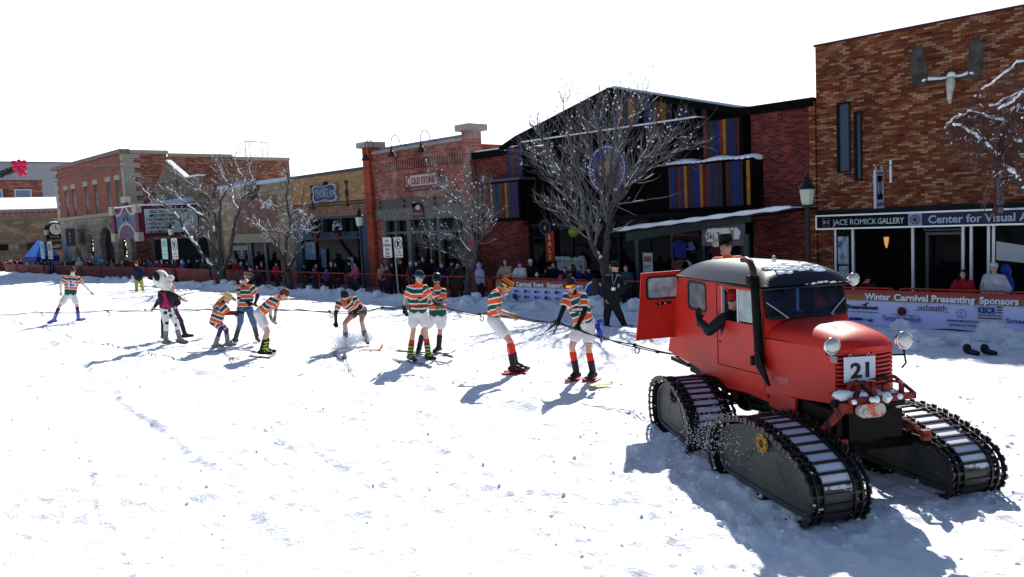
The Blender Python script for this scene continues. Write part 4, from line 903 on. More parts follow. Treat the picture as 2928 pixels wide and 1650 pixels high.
# ---- 8. far buildings closing the view on the left
B8 = brick('far_stone', [(120, 104, 86), (110, 94, 78), (128, 112, 92), (104, 88, 74)], (96, 82, 70), bw=1.2, bh=0.3, mw=0.03, patch=0.4, axis='y', grime=0.2)
g8 = thing('low_stone_building', 'low grey-brown stone shop with brick dentil band and white snowy roof at far left', 'building', (-108, 20, 0))
MB().box(-118, -108, 8, 34, 0, 6.45).build('wall', B8, g8)
MB().box(-118, -107.9, 8, 34, 6.45, 7.15).build('fascia', mat('far_fascia', (0.30, 0.22, 0.19), 0.8), g8)
de = MB()
for i in range(44): de.box(-107.9, -107.8, 8 + i * 0.6, 8.38 + i * 0.6, 6.5, 6.8)
de.build('dentil_band', mat('dentil_red', (0.22, 0.07, 0.06), 0.8), g8)
MB().prism([(-107.8, 8, 7.15), (-118, 8, 9.0), (-118, 8, 7.15)], (0, 26, 0)).build('roof', SNOW, g8)
B9 = brick('far_brick', [(126, 78, 68), (110, 66, 58), (138, 88, 76), (98, 58, 54)], (104, 78, 70), bw=0.8, bh=0.25, mw=0.03, patch=0.6, axis='y', grime=0.35)
g9 = thing('far_brick_building', 'brown brick building with white framed windows behind the snowy roof', 'building', (-125, 25, 0))
MB().box(-134, -125, 8, 31.8, 0, 11.6).build('wall', B9, g9)
MB().box(-134, -124.9, 7.9, 31.9, 11.6, 11.7).build('coping', mat('dark_red_flashing', (0, 0, 0)), g9)
for ya in (28.35, 24.9, 21.4):
    f = MB(); f.box(-125.02, -124.9, ya, ya + 2.05, 8.0, 10.45); fo = f.build('window', mat('white_sash', (0.55, 0.66, 0.66), 0.5), g9)
    MB().box(-124.9, -124.86, ya + 0.15, ya + 1.9, 9.35, 10.3).box(-124.9, -124.86, ya + 0.15, ya + 1.9, 8.1, 9.2).build('pane', mat('sky_pane', (0.14, 0.20, 0.30), 0.1), fo)
g10 = thing('far_grey_building', 'large plain pale grey building rising behind the brown brick one', 'building', (-150, 30, 0))
MB().box(-165, -148, -5, 46, 0, 16.1).build('wall', mat('grey_render', (0.30, 0.31, 0.34), 0.8, var=0.05), g10)
MB().box(-165, -147.8, -5, 46.2, 16.1, 16.25).build('parapet', mat('parapet_dark', (0.08, 0.07, 0.08), 0.7), g10)
MB().box(-165, -150, -5, 26, 16.25, 18.3).build('upper_storey', mat('pale_render', (0.62, 0.66, 0.63), 0.8), g10)
# ------------------------------------------------------------------ the red four-track snow vehicle
VO = (-4.197, 8.691, ROADZ - 0.01); VR = R(-34)
sc_root = thing('snow_vehicle', 'red four-track snow vehicle with black roof and number 21 on its grille', 'snowcat', VO, rotz=VR)
def L(mb, name, m, parent=sc_root, smooth=False, bevel=0.0, label=None):
    """link a mesh whose points are already in the vehicle's own axes"""
    me = bpy.data.meshes.new(name); me.from_pydata(mb.v, [], mb.f)
    for q in (m if isinstance(m, (list, tuple)) else [m]): me.materials.append(q)
    if any(mb.mi): me.polygons.foreach_set('material_index', mb.mi)
    if smooth: me.polygons.foreach_set('use_smooth', [True] * len(me.polygons))
    me.update(); o = bpy.data.objects.new(name, me); col.objects.link(o); o.parent = parent
    if bevel:
        md = o.modifiers.new('bevel', 'BEVEL'); md.width = bevel; md.segments = 3; md.limit_method = 'ANGLE'; md.angle_limit = R(35)
    if label: o['label'] = label
    return o
def worn_paint(name, base, chip, rough=0.38, amt=0.66, coat=0.3, fade=None):
    m = bpy.data.materials.new(name); m.use_nodes = True; t = m.node_tree; b = t.nodes['Principled BSDF']
    g = N(t, 'ShaderNodeTexCoord'); n = N(t, 'ShaderNodeTexNoise'); n.inputs['Scale'].default_value = 9; n.inputs['Detail'].default_value = 10; n.inputs['Roughness'].default_value = 0.75
    t.links.new(g.outputs['Object'], n.inputs['Vector'])
    f = N(t, 'ShaderNodeMapRange'); f.inputs[1].default_value = amt; f.inputs[2].default_value = amt + 0.03; t.links.new(n.outputs['Fac'], f.inputs[0])
    n2 = N(t, 'ShaderNodeTexNoise'); n2.inputs['Scale'].default_value = 2.2; n2.inputs['Detail'].default_value = 7; t.links.new(g.outputs['Object'], n2.inputs['Vector'])
    r2 = N(t, 'ShaderNodeMapRange'); r2.inputs[1].default_value = 0.35; r2.inputs[2].default_value = 0.7; t.links.new(n2.outputs['Fac'], r2.inputs[0])
    mf = N(t, 'ShaderNodeMix', data_type='RGBA'); mf.inputs[6].default_value = (*base, 1); mf.inputs[7].default_value = (*(fade or [min(1, c * 1.5 + 0.02) for c in base]), 1)
    t.links.new(r2.outputs[0], mf.inputs[0])
    mx_ = N(t, 'ShaderNodeMix', data_type='RGBA'); t.links.new(f.outputs[0], mx_.inputs[0]); t.links.new(mf.outputs[2], mx_.inputs[6]); mx_.inputs[7].default_value = (*chip, 1)
    t.links.new(mx_.outputs[2], b.inputs['Base Color'])
    rr_ = N(t, 'ShaderNodeMapRange'); rr_.inputs[3].default_value = rough; rr_.inputs[4].default_value = rough + 0.25; t.links.new(n2.outputs['Fac'], rr_.inputs[0]); t.links.new(rr_.outputs[0], b.inputs['Roughness'])
    b.inputs['Specular IOR Level'].default_value = 0.25; b.inputs['Coat Weight'].default_value = coat * 0.35; b.inputs['Coat Roughness'].default_value = 0.3
    bp = N(t, 'ShaderNodeBump'); bp.inputs['Distance'].default_value = 0.004; bp.inputs['Strength'].default_value = 0.5; t.links.new(n2.outputs['Fac'], bp.inputs['Height']); t.links.new(bp.outputs[0], b.inputs['Normal'])
    return m
RED = worn_paint('worn_red_paint', (0.44, 0.008, 0.004), (0.45, 0.22, 0.15), amt=0.655, fade=(0.56, 0.020, 0.010))
RUSTRED = worn_paint('rusty_orange_red', (0.16, 0.012, 0.005), (0.03, 0.012, 0.008), amt=0.52, coat=0.0, rough=0.55)
ROOFB = mat('roof_vinyl', (0.008, 0.010, 0.018), 0.33, var=0.2, sc=2, bump=0.002, bsc=14, spec=0.32)
RUBBER = mat('rubber', (0.012, 0.012, 0.014), 0.55)
GRIME = mat('oily_black_steel', (0.006, 0.005, 0.005), 0.6, var=0.4, sc=8, spec=0.1)
INTER = mat('cab_interior', (0.02, 0.02, 0.028), 0.8)
YL, YR = -0.56, 0.46        # body sides
def side_pieces(mb, ya, yb, part):
    z0 = lambda x: np.interp(x, [-2.51, -1.58, -1.21, 0.36], [0.89, 0.83, 0.78, 0.88])
    zt = lambda x: np.interp(x, [-2.03, 0.25], [2.03, 2.07])
    def pc(P): mb.pxz(P, ya, yb)
    if part == 'body':
        pc([(-2.51, 0.89), (-2.2, 0.868), (-1.71, 0.838), (-1.71, 2.03), (-2.03, 2.02)])
        pc([(-1.71, 0.838), (-1.58, 0.83), (-1.21, 0.78), (-1.16, 0.783), (-1.16, 1.61), (-1.71, 1.61)])
        pc([(-1.71, 1.97), (-1.16, 1.97), (-1.16, 2.04), (-1.71, 2.03)])
        pc([(-1.16, 0.783), (-0.83, 0.803), (-0.83, 2.05), (-1.16, 2.04)])
        pc([(-0.83, 0.803), (0.36, 0.88), (0.36, 1.06), (-0.83, 0.99)])
        pc([(-0.83, 2.0), (0.26, 2.02), (0.25, 2.07), (-0.83, 2.05)])
        pc([(0.25, 1.06), (0.36, 1.06), (0.33, 1.66), (0.27, 2.03), (0.21, 2.03)])
    else:
        pc([(-0.825, 0.996), (0.245, 1.058), (0.225, 1.60), (-0.825, 1.56)])
        pc([(-0.825, 1.56), (-0.69, 1.565), (-0.69, 1.995), (-0.825, 1.99)])
        pc([(-0.69, 1.965), (0.205, 1.985), (0.205, 2.01), (-0.69, 1.995)])
bd = MB(); side_pieces(bd, YL, YL + 0.03, 'body'); side_pieces(bd, YR - 0.03, YR, 'body')
# rear frame, floor, cowl
bd.prism([(-2.51, YL + 0.03, 0.89), (-2.03, YL + 0.03, 2.02), (-1.98, YL + 0.03, 2.02), (-2.46, YL + 0.03, 0.89)], (0, 0.12, 0))
bd.prism([(-2.51, YR - 0.15, 0.89), (-2.03, YR - 0.15, 2.02), (-1.98, YR - 0.15, 2.02), (-2.46, YR - 0.15, 0.89)], (0, 0.12, 0))
bd.box(-2.46, 0.36, YL + 0.03, YR - 0.03, 0.89, 0.93)
# cowl under the windscreen
bd.prism([(0.36, YL, 0.9), (0.37, YL, 1.62), (0.335, YL, 1.70), (0.30, YL, 1.70), (0.30, YL, 0.9)], (0, YR - YL, 0))
body = L(bd, 'body', RED)
for ya, yb in ((YL - 0.006, YL + 0.026), (YR - 0.026, YR + 0.006)):
    d_ = MB(); side_pieces(d_, ya, yb, 'door'); do = L(d_, 'door', RED); q_ = ya - 0.002 if ya < 0 else yb + 0.002; L(MB().tube([(-0.83, q_, 2.0), (-0.83, q_, 0.99), (0.25, q_, 1.055), (0.228, q_, 1.60), (0.21, q_, 2.02)], 0.0055, 5).tube([(-0.76, q_, 1.30), (-0.76, q_, 1.27)], 0.01, 5), 'door_seam', GRIME, do)
    s_ = -1 if ya < 0 else 1; yo = ya - 0.02 if ya < 0 else yb + 0.02
    L(MB().obox((-0.74, yo, 1.50), (0.045, 0, 0), (0, 0.012, 0), (0, 0, 0.012)), 'handle', GRIME, do)
    pane = MB().pxz([(-0.27, 1.60), (0.20, 1.615), (0.19, 1.98), (-0.27, 1.975)], (ya + yb) / 2 - 0.003, (ya + yb) / 2 + 0.003)
    L(pane, 'pane', mat('frosty_pane', (0.30, 0.36, 0.36), 0.25, var=0.35, sc=5) if ya < 0 else glass('clear_glass'), do)
    L(MB().box(-0.30, -0.27, ya + 0.004, yb - 0.004, 1.575, 1.985).box(-0.69, -0.675, ya - 0.004, yb, 1.565, 1.99), 'window_rail', ALU, do)
CLEAR = glass('cab_glass', (0.75, 0.82, 0.85), fr=1.6)
def rrect(x0, x1, z0, z1, r, n=6):
    P = []
    for cx_, cz_, a0 in ((x1 - r, z1 - r, 0), (x0 + r, z1 - r, 90), (x0 + r, z0 + r, 180), (x1 - r, z0 + r, 270)):
        for k in range(n + 1):
            a = R(a0 + 90 * k / n); P.append((cx_ + r * math.cos(a), cz_ + r * math.sin(a)))
    return P
def ring_frame(outer, inner, conv, d):
    mb = MB(); n = len(outer)
    for k in range(n):
        k2 = (k + 1) % n; mb.prism([conv(*outer[k]), conv(*outer[k2]), conv(*inner[k2]), conv(*inner[k])], d)
    return mb
for y, nm in ((YL - 0.008, 'near'), (YR - 0.022, 'far')):
    fr = ring_frame(rrect(-1.73, -1.14, 1.59, 1.99, 0.09), rrect(-1.70, -1.17, 1.62, 1.96, 0.07), lambda a, b: (a, y, b), (0, 0.03, 0))
    fo = L(fr, 'window', RUBBER)
    L(MB().prism([(a, y + 0.012, b) for a, b in rrect(-1.71, -1.16, 1.61, 1.97, 0.07)], (0, 0.004, 0)), 'pane', mat('reflection_grey_pane', (0.12, 0.13, 0.15), 0.15, var=0.5, sc=4), fo)  # the grey of a reflection is put into the pane's colour
# lower skirt step and pinkish patch
L(MB().prism([(-1.60, YL + 0.04, 0.84), (-1.22, YL + 0.04, 0.78), (-1.22, YL + 0.04, 0.62)], (0, 0.02, 0)).prism([(-1.22, YL + 0.04, 0.78), (0.30, YL + 0.04, 0.87), (0.30, YL + 0.04, 0.80), (-1.22, YL + 0.04, 0.64)], (0, 0.02, 0)), 'skirt', RED)
# nose: tapering side panels, curved grille, domed bonnet
NX = 1.36; NL, NR = -0.36, 0.27
ns = MB()
for s_, yb_, yf in ((1, YL, NL), (-1, YR, NR)):
    P = [(0.36, yb_, 0.86), (NX, yf, 0.945), (NX, yf, 1.50), (0.36, yb_, 1.49)]
    ns.prism(P, (0, 0.025 * s_, 0))
nose = L(ns, 'nose_side', RED)
L(MB().prism([(0.50, -0.543, 1.00), (0.72, -0.488, 1.02), (0.72, -0.488, 1.10), (0.50, -0.543, 1.09)], (0, -0.004, 0)), 'patch', mat('faded_patch', (0.42, 0.09, 0.08), 0.5), nose)
ym = (NL + NR) / 2
hood = []; nu, nv = 22, 26
for i in range(nu + 1):
    u = i / nu; x = 0.34 + (1.47 - 0.34) * u
    hwL = np.interp(x, [0.34, NX, 1.5], [0.52, 0.335, 0.27]); ycen = np.interp(x, [0.34, NX, 1.5], [(YL + YR) / 2, ym, ym])
    zc = np.interp(x, [0.34, 0.7, 1.0, 1.25, 1.38, 1.47], [1.68, 1.70, 1.69, 1.655, 1.60, 1.52])
    for j in range(nv + 1):
        v = -1 + 2 * j / nv
        hwx = hwL * (1.0 if u < 0.9 else math.sqrt(max(0, 1 - ((u - 0.9) / 0.13) ** 2)))
        z = 1.49 + (zc - 1.49) * (1 - abs(v) ** 2.8) ** 0.62
        dent = 0.02 * math.exp(-((x - 1.12) / 0.07) ** 2 - ((v + 0.25) / 0.18) ** 2)
        hood.append((x + (0.0 if u < 0.8 else 0.03 * (1 - v * v)), ycen + v * hwx, z - dent))
hm = MB().add(hood, [(i * (nv + 1) + j, (i + 1) * (nv + 1) + j, (i + 1) * (nv + 1) + j + 1, i * (nv + 1) + j + 1) for i in range(nu) for j in range(nv)])
for j in range(nv):      # front lip down to grille
    a = hood[nu * (nv + 1) + j]; b = hood[nu * (nv + 1) + j + 1]
    hm.add([a, b, (b[0] - 0.02, b[1], 1.47), (a[0] - 0.02, a[1], 1.47)], [(0, 1, 2, 3)])
L(hm, 'bonnet', RED, smooth=True)
L(MB().tube([(0.36, YL - 0.006, 1.487), (NX, NL - 0.006, 1.497)], 0.006, 5), 'bonnet_seam', GRIME, nose)
gr = MB(); gk = MB()
def garc(z0, z1, rad, mb):
    n = 14; P = []
    for k in range(n + 1):
        f = k / n; y = NL + (NR - NL) * f; x = NX + rad + 0.085 * (1 - (2 * f - 1) ** 2); P.append((x, y))
    for k in range(n):
        (xa, ya), (xb, yb) = P[k], P[k + 1]
        mb.add([(xa, ya, z0), (xb, yb, z0), (xb, yb, z1), (xa, ya, z1), (xa - 0.03, ya, z0), (xb - 0.03, yb, z0), (xb - 0.03, yb, z1), (xa - 0.03, ya, z1)], [(0, 1, 2, 3), (3, 2, 6, 7), (0, 4, 5, 1)])
for k in range(9):
    z = 1.10 + k * 0.042; garc(z, z + 0.022, 0.012, gr)
garc(0.94, 1.10, 0.014, gr); garc(1.455, 1.50, 0.012, gr)
gr.box(NX + 0.06, NX + 0.115, ym - 0.02 + 0.03, ym + 0.02 + 0.03, 1.08, 1.47)
L(gr, 'grille', RED, smooth=False)
garc(1.08, 1.47, -0.02, gk); L(gk, 'grille_back', GRIME)
L(MB().obox((NX - 0.0, NL - 0.012, 1.40), (0.05, 0.0, 0), (0, 0.006, 0), (0, 0, 0.035)), 'hinge_plate', mat('bare_alloy', (0.25, 0.24, 0.22), 0.5), nose)
# number board hung on the grille
nbx = 1.475
nb = L(MB().prism([(nbx, -0.34, 1.185), (nbx, 0.0, 1.175), (nbx, 0.0, 1.425), (nbx, -0.34, 1.435)], (0.004, 0, 0)), 'number_board', mat('board_white', (0.52, 0.55, 0.66), 0.5))
tm = text_mesh('21', 0.205, (nbx + 0.006, -0.17, 1.225), (0, 1, 0), (0, 0, 1), 0.004, 0.035, 'CENTER', width=0.205)
L(tm, 'numerals', mat('numeral_black', (0.008, 0.008, 0.008), 0.5), nb)
L(MB().tube([(nbx + 0.004, -0.30, 1.42), (nbx, -0.27, 1.465), (nbx + 0.004, -0.24, 1.42)], 0.004, 5).tube([(nbx + 0.004, -0.10, 1.42), (nbx, -0.07, 1.465), (nbx + 0.004, -0.04, 1.42)], 0.004, 5), 'ties', mat('tie_white', (0.4, 0.38, 0.35), 0.6), nb)
# lamps
def headlamp(c, r, nm='headlight', stalk=True):
    c = Vector(c); g = MB().lathe(c, [(r * 0.25, -r * 0.95), (r * 0.75, -r * 0.6), (r * 0.98, -0.01), (r * 1.04, 0.0), (r * 1.04, r * 0.18), (r * 0.94, r * 0.20)], 28, X=(0, 1, 0), Y=(0, 0, 1), Z=(1, 0, 0))
    ho = L(g, nm, mat('chrome', (0.62, 0.63, 0.64), 0.16, metal=1.0), smooth=True)
    ln = MB().lathe(c + Vector((r * 0.2, 0, 0)), [(r * 0.93, 0), (r * 0.9, r * 0.08), (r * 0.7, r * 0.2), (r * 0.35, r * 0.28), (0.001, r * 0.30)], 28, X=(0, 1, 0), Y=(0, 0, 1), Z=(1, 0, 0))
    lm = MATS.get('lens')
    if not lm:
        lm = mat('lens', (0.42, 0.43, 0.42), 0.12, metal=0.55, bump=0.01, bsc=22)
    L(ln, 'lens', lm, ho, smooth=True)
    return ho
headlamp((1.40, -0.415, 1.54), 0.086)
h2 = headlamp((1.40, 0.375, 1.54), 0.088)
L(MB().tube([(1.36, 0.40, 1.45), (1.37, 0.42, 1.30), (1.36, 0.38, 1.25)], 0.01, 6).tube([(1.34, 0.26, 1.39), (1.38, 0.40, 1.39)], 0.012, 6), 'stalk', GRIME, h2)
L(MB().tube([(1.34, -0.36, 1.50), (1.38, -0.46, 1.46)], 0.014, 6), 'stalk', GRIME, bpy.data.objects['headlight'])
headlamp((0.40, 0.50, 2.075), 0.068, 'spotlight')
# windscreen
fo = L(ring_frame(rrect(-0.545, 0.445, 1.685, 2.055, 0.07), rrect(-0.515, 0.415, 1.715, 2.035, 0.05), lambda a, b: (0.385 - (b - 1.70) * 0.30, a, b), (-0.03, 0, 0)), 'windscreen', RUBBER)
L(MB().prism([(0.372 - (b - 1.70) * 0.30, a, b) for a, b in rrect(-0.52, 0.42, 1.71, 2.04, 0.05)], (-0.004, 0, 0)), 'pane', glass('windscreen_glass', (0.22, 0.30, 0.50), fr=1.35), fo)
for a, b in (((-0.53, 1.875), (-0.33, 1.715)), ((0.42, 1.87), (0.22, 1.715))):
    L(MB().tube([(0.40 - (a[1] - 1.7) * 0.3, a[0], a[1]), (0.41, b[0], b[1])], 0.007, 6).tube([(0.40, b[0], b[1]), (0.40, b[0] + 0.03, b[1] - 0.02)], 0.012, 6), 'wiper', mat('wiper_grey', (0.35, 0.36, 0.38), 0.4), fo)
# seats, back wall of gloom, steering wheel
L(MB().box(-0.45, -0.15, -0.45, -0.08, 0.95, 1.30).box(-0.60, -0.45, -0.45, -0.08, 0.95, 1.62).box(-0.45, -0.15, 0.02, 0.40, 0.95, 1.30).box(-0.60, -0.45, 0.02, 0.40, 0.95, 1.62), 'seats', INTER)
L(MB().box(0.05, 0.29, YL + 0.04, YR - 0.04, 1.40, 1.66), 'dashboard', INTER)
# roof
rf_ = []; nu, nv = 30, 24
for i in range(nu + 1):
    u = -1 + 2 * i / nu
    for j in range(nv + 1):
        v = -1 + 2 * j / nv
        x = -0.86 + u * 1.28; y = -0.05 + v * (0.555 - 0.05 * max(0, -u) ** 3)
        k = (max(0, 1 - abs(u) ** 5.0) ** 0.55) * (max(0, 1 - abs(v) ** 3.2) ** 0.6)
        crown = 0.235 - 0.02 * (v * v)
        x -= 0.0; rf_.append((x + (0.06 if u < -0.9 else 0) * (u + 0.9) * -0, y, 2.02 + 0.02 * (u + 1) + crown * k))
F_ = [(i * (nv + 1) + j, (i + 1) * (nv + 1) + j, (i + 1) * (nv + 1) + j + 1, i * (nv + 1) + j + 1) for i in range(nu) for j in range(nv)]
rm = MB().add(rf_, F_); rm.box(-2.06, 0.38, -0.595, 0.495, 2.015, 2.035)
roof = L(rm, 'roof', ROOFB, smooth=True)
sp = MB(); random.seed(4)
for k in range(90):
    x = random.uniform(0.0, 0.30); y = random.uniform(-0.38, 0.18)
    z = 2.02 + 0.04 + 0.235 * (max(0, 1 - abs((x + 0.86) / 1.28) ** 5) ** 0.55) * (max(0, 1 - abs((y + 0.05) / 0.555) ** 3.2) ** 0.6)
    sp.ball((x, y, z - 0.012), (random.uniform(0.02, 0.06), random.uniform(0.02, 0.06), 0.016), 8, 6, jit=0.25)
for k in range(16):
    sp.ball((0.40 + random.uniform(-.02, .01), random.uniform(-0.1, 0.46), 2.06 + random.uniform(0, .01)), (0.018, random.uniform(0.02, 0.04), 0.012), 8, 6, jit=0.3)
L(sp, 'roof_snow', SNOW, roof, smooth=True)
L(MB().lathe((-0.25, -0.1, 2.29), [(0.03, 0), (0.03, 0.02), (0.012, 0.03), (0.02, 0.05), (0.005, 0.06)], 10), 'vent_knob', ALU, roof)
# exhaust stack up the near front corner
L(MB().tube([(-0.06, -0.60, 2.335), (0.04, -0.605, 2.345), (0.15, -0.61, 2.32), (0.22, -0.615, 2.24), (0.245, -0.62, 2.12)], [0.03, 0.034, 0.036, 0.038, 0.040], 12), 'exhaust_top', mat('rust_brown_pipe', (0.045, 0.018, 0.014), 0.5), smooth=True)
L(MB().tube([(0.245, -0.62, 2.14), (0.27, -0.62, 1.95), (0.30, -0.62, 1.6), (0.33, -0.62, 1.2), (0.36, -0.62, 1.12)], [0.046, 0.048, 0.05, 0.05, 0.03], 14).obox((0.24, -0.62, 1.22), (0.03, 0, 0), (0, 0.05, 0), (0, 0, 0.05)).obox((0.215, -0.62, 2.1), (0.06, 0, 0), (0, 0.05, 0), (0, 0, 0.07)), 'exhaust_stack', GRIME, smooth=True)
L(MB().prism([(0.34, -0.66, 1.40), (0.44, -0.64, 1.16), (0.52, -0.62, 0.98), (0.47, -0.62, 0.99), (0.36, -0.66, 1.15)], (0, 0.03, 0)), 'exhaust_shield', GRIME)
# open rear door seen from inside
dx = -2.25
rd = MB()
def dp(P): rd.prism([(dx, a, b) for a, b in P], (-0.025, 0, 0))
dp([(-1.03, 2.07), (-0.95, 2.075), (-0.95, 1.70), (-1.06, 1.70)]); dp([(-0.95, 2.075), (-0.44, 2.08), (-0.44, 2.01), (-0.95, 2.005)]); dp([(-1.06, 1.70), (-0.44, 1.70), (-0.50, 1.13), (-1.14, 1.12)])
dp([(-0.47, 2.01), (-0.44, 2.01), (-0.44, 1.70), (-0.47, 1.70)])
rdo = L(rd, 'rear_door', RED)
L(ring_frame(rrect(-0.97, -0.46, 1.685, 2.02, 0.06), rrect(-0.94, -0.49, 1.71, 1.995, 0.045), lambda a, b: (dx + 0.008, a, b), (-0.03, 0, 0)), 'window_seal', RUBBER, rdo)
L(MB().prism([(dx - 0.01, a, b) for a, b in rrect(-0.95, -0.48, 1.70, 2.0, 0.05)], (0.004, 0, 0)), 'pane', mat('frosted_rear_pane', (0.30, 0.33, 0.36), 0.3, var=0.4, sc=9), rdo)
stk = L(MB().prism([(dx + 0.004, -0.84, 1.60), (dx + 0.004, -0.60, 1.615), (dx + 0.004, -0.60, 1.65), (dx + 0.004, -0.84, 1.64)], (0.002, 0, 0)), 'sticker', BLACK, rdo)
L(text_mesh('I', 0.035, (dx + 0.009, -0.83, 1.608), (0, 1, 0), (0, 0, 1), 0.002, 0.02), 'sticker_letters', WHITE, rdo)
L(text_mesh('Bo', 0.028, (dx + 0.009, -0.70, 1.617), (0, 1, 0), (0, 0, 1), 0.002, 0.02), 'sticker_letters', WHITE, rdo)
L(MB().ball((dx + 0.008, -0.775, 1.63), (0.002, 0.009, 0.009), 8, 6).ball((dx + 0.008, -0.76, 1.63), (0.002, 0.009, 0.009), 8, 6).prism([(dx + 0.007, -0.784, 1.628), (dx + 0.007, -0.751, 1.628), (dx + 0.007, -0.7675, 1.610)], (0.002, 0, 0)), 'sticker_heart', mat('heart_pink', (0.5, 0.15, 0.15), 0.5), rdo)
# chassis
ch = MB().box(-2.2, 1.55, -0.34, 0.24, 0.62, 0.90).box(-2.0, 1.5, -0.44, -0.38, 0.66, 0.90)
for x in (1.15, -1.10):
    ch.tube([(x, -0.8, 0.44), (x, 0.8, 0.44)], 0.07, 12); ch.ball((x, -0.05, 0.44), (0.17, 0.15, 0.17), 14, 10); ch.lathe((x, -0.05, 0.55), [(0.3, 0), (0.3, 0.06)], 20)
    ch.box(x - 0.45, x + 0.45, -0.52, -0.46, 0.50, 0.58); ch.box(x - 0.45, x + 0.45, 0.46, 0.52, 0.50, 0.58)
ch.tube([(-1.1, -0.05, 0.6), (1.15, -0.05, 0.62)], 0.05, 8)
ch.tube([(-0.7, -0.3, 0.70), (-0.3, -0.35, 0.55), (0.1, -0.3, 0.60), (0.3, -0.3, 0.75)], 0.06, 10)
L(ch, 'chassis', GRIME)
for y, s_ in ((-0.50, -1), (0.50, 1)):
    for x in (1.15, -1.10):
        ls = MB()
        for q in range(4):
            ls.tube([(x - 0.5 + 0.09 * q, y * .9, 0.64 - 0.02 * q), (x - 0.2, y * .9, 0.70 - 0.022 * q), (x + 0.2, y * .9, 0.70 - 0.022 * q), (x + 0.45 - 0.09 * q, y * .9, 0.64 - 0.02 * q)], 0.014, 4)
        ls.obox((x + 0.46, y * .9, 0.62), (0.03, 0, 0), (0, 0.04, 0), (0, 0, 0.05))
        L(ls, 'leaf_spring', RUSTRED)
# front winch bumper
bp_ = MB()
bp_.box(1.44, 1.84, -0.42, 0.31, 1.03, 1.055); bp_.box(1.80, 1.85, -0.45, 0.33, 1.02, 1.08)
bp_.prism([(1.50, -0.38, 1.03), (1.82, -0.38, 1.03), (1.55, -0.30, 0.80)], (0, 0.03, 0)); bp_.prism([(1.50, 0.24, 1.03), (1.82, 0.24, 1.03), (1.50, 0.12, 0.80)], (0, 0.03, 0))
for y in (-0.16, 0.02, 0.22): bp_.tube([(1.78, y, 1.05), (1.78, y, 1.17)], 0.026, 10)
bp_.tube([(1.55, -0.30, 1.18), (1.60, 0.28, 1.19)], 0.018, 8); bp_.tube([(1.60, 0.28, 1.19), (1.83, 0.32, 1.07)], 0.018, 8); bp_.tube([(1.56, 0.10, 1.19), (1.78, 0.22, 1.17)], 0.014, 8)
bp_.tube([(1.62, -0.36, 1.05), (1.62, -0.30, 1.17), (1.66, -0.18, 1.18), (1.72, -0.14, 1.08)], 0.026, 10); bp_.tube([(1.60, -0.22, 1.18), (1.74, -0.30, 1.05)], 0.03, 8)
bp_.tube([(1.50, -0.52, 0.70), (1.70, -0.42, 0.96)], 0.04, 10); bp_.obox((1.74, -0.46, 0.98), (0.07, 0, 0), (0, 0.06, 0), (0, 0, 0.05))
bp_.v = [(x - 0.10 - 0.02 * (y > 0), y - 0.07 * (y > 0), z + 0.01) for x, y, z in bp_.v]
bpo = L(bp_, 'winch_bumper', RUSTRED, bevel=0.004)
L(MB().prism([(1.74, a, b) for a, b in rrect(-0.40, -0.12, 0.91, 1.04, 0.062)], (0.06, 0, 0)).lathe((1.80, -0.33, 0.965), [(0.03, 0), (0.03, 0.014)], 12, X=(0, 1, 0), Y=(0, 0, 1), Z=(1, 0, 0)), 'gear_case', worn_paint('peeling_gear_case', (0.42, 0.06, 0.02), (0.40, 0.38, 0.34), amt=0.47, coat=0), bpo)
L(MB().tube([(1.66, -0.46, 1.0), (1.66, 0.16, 1.0)], 0.045, 12).tube([(1.62, -0.56, 1.03), (1.62, -0.46, 1.02)], 0.04, 10), 'winch_drum', GRIME, bpo)
random.seed(6); s2 = MB()
for k in range(22): s2.ball((random.uniform(1.5, 1.8), random.uniform(-0.5, 0.2), 1.06 + random.uniform(0, 0.02)), random.uniform(0.02, 0.055), 8, 6, jit=0.15)
L(MB().box(0.30, 0.85, -0.50, -0.47, 0.70, 0.90).box(-1.2, 0.3, -0.50, -0.47, 0.74, 0.84), 'sill', RED); s2.ball((1.58, -0.42, 1.09), (0.08, 0.10, 0.05), 10, 8, jit=0.1)
L(s2, 'bumper_snow', SNOW, bpo, smooth=True)

# ---- the tracks
PROF = [(0.0, 0.30), (0.025, 0.47), (0.10, 0.60), (0.27, 0.71), (0.46, 0.755), (0.64, 0.72), (0.80, 0.63), (0.92, 0.53), (0.985, 0.40), (1.0, 0.25), (0.975, 0.10), (0.92, 0.02), (0.85, -0.01), (0.5, -0.02), (0.15, -0.01), (0.06, 0.04), (0.01, 0.15)]
def closed_curve(P, n):
    out = []; m = len(P)
    for i in range(m):
        p0, p1, p2, p3 = (Vector(P[(i + k - 1) % m]) for k in range(4))
        for q in range(12):
            t_ = q / 12; out.append(0.5 * ((2 * p1) + (-p0 + p2) * t_ + (2 * p0 - 5 * p1 + 4 * p2 - p3) * t_ ** 2 + (-p0 + 3 * p1 - 3 * p2 + p3) * t_ ** 3))
    d = [0]
    for i in range(len(out)): d.append(d[-1] + (out[(i + 1) % len(out)] - out[i]).length)
    res = []
    for k in range(n):
        s = d[-1] * k / n; i = next(j for j in range(len(out)) if d[j + 1] >= s); f = (s - d[i]) / max(1e-9, d[i + 1] - d[i])
        res.append(out[i].lerp(out[(i + 1) % len(out)], f))
    return res
PLATE = worn_paint('scuffed_pontoon', (0.035, 0.038, 0.040), (0.14, 0.13, 0.11), rough=0.45, amt=0.60, coat=0.0, fade=(0.085, 0.085, 0.075))
TRK = mat('wet_track_steel', (0.009, 0.008, 0.008), 0.4, var=0.3, sc=12, spec=0.35)
BARS = mat('rusty_bar_steel', (0.020, 0.010, 0.009), 0.4, var=0.4, sc=8, spec=0.35)
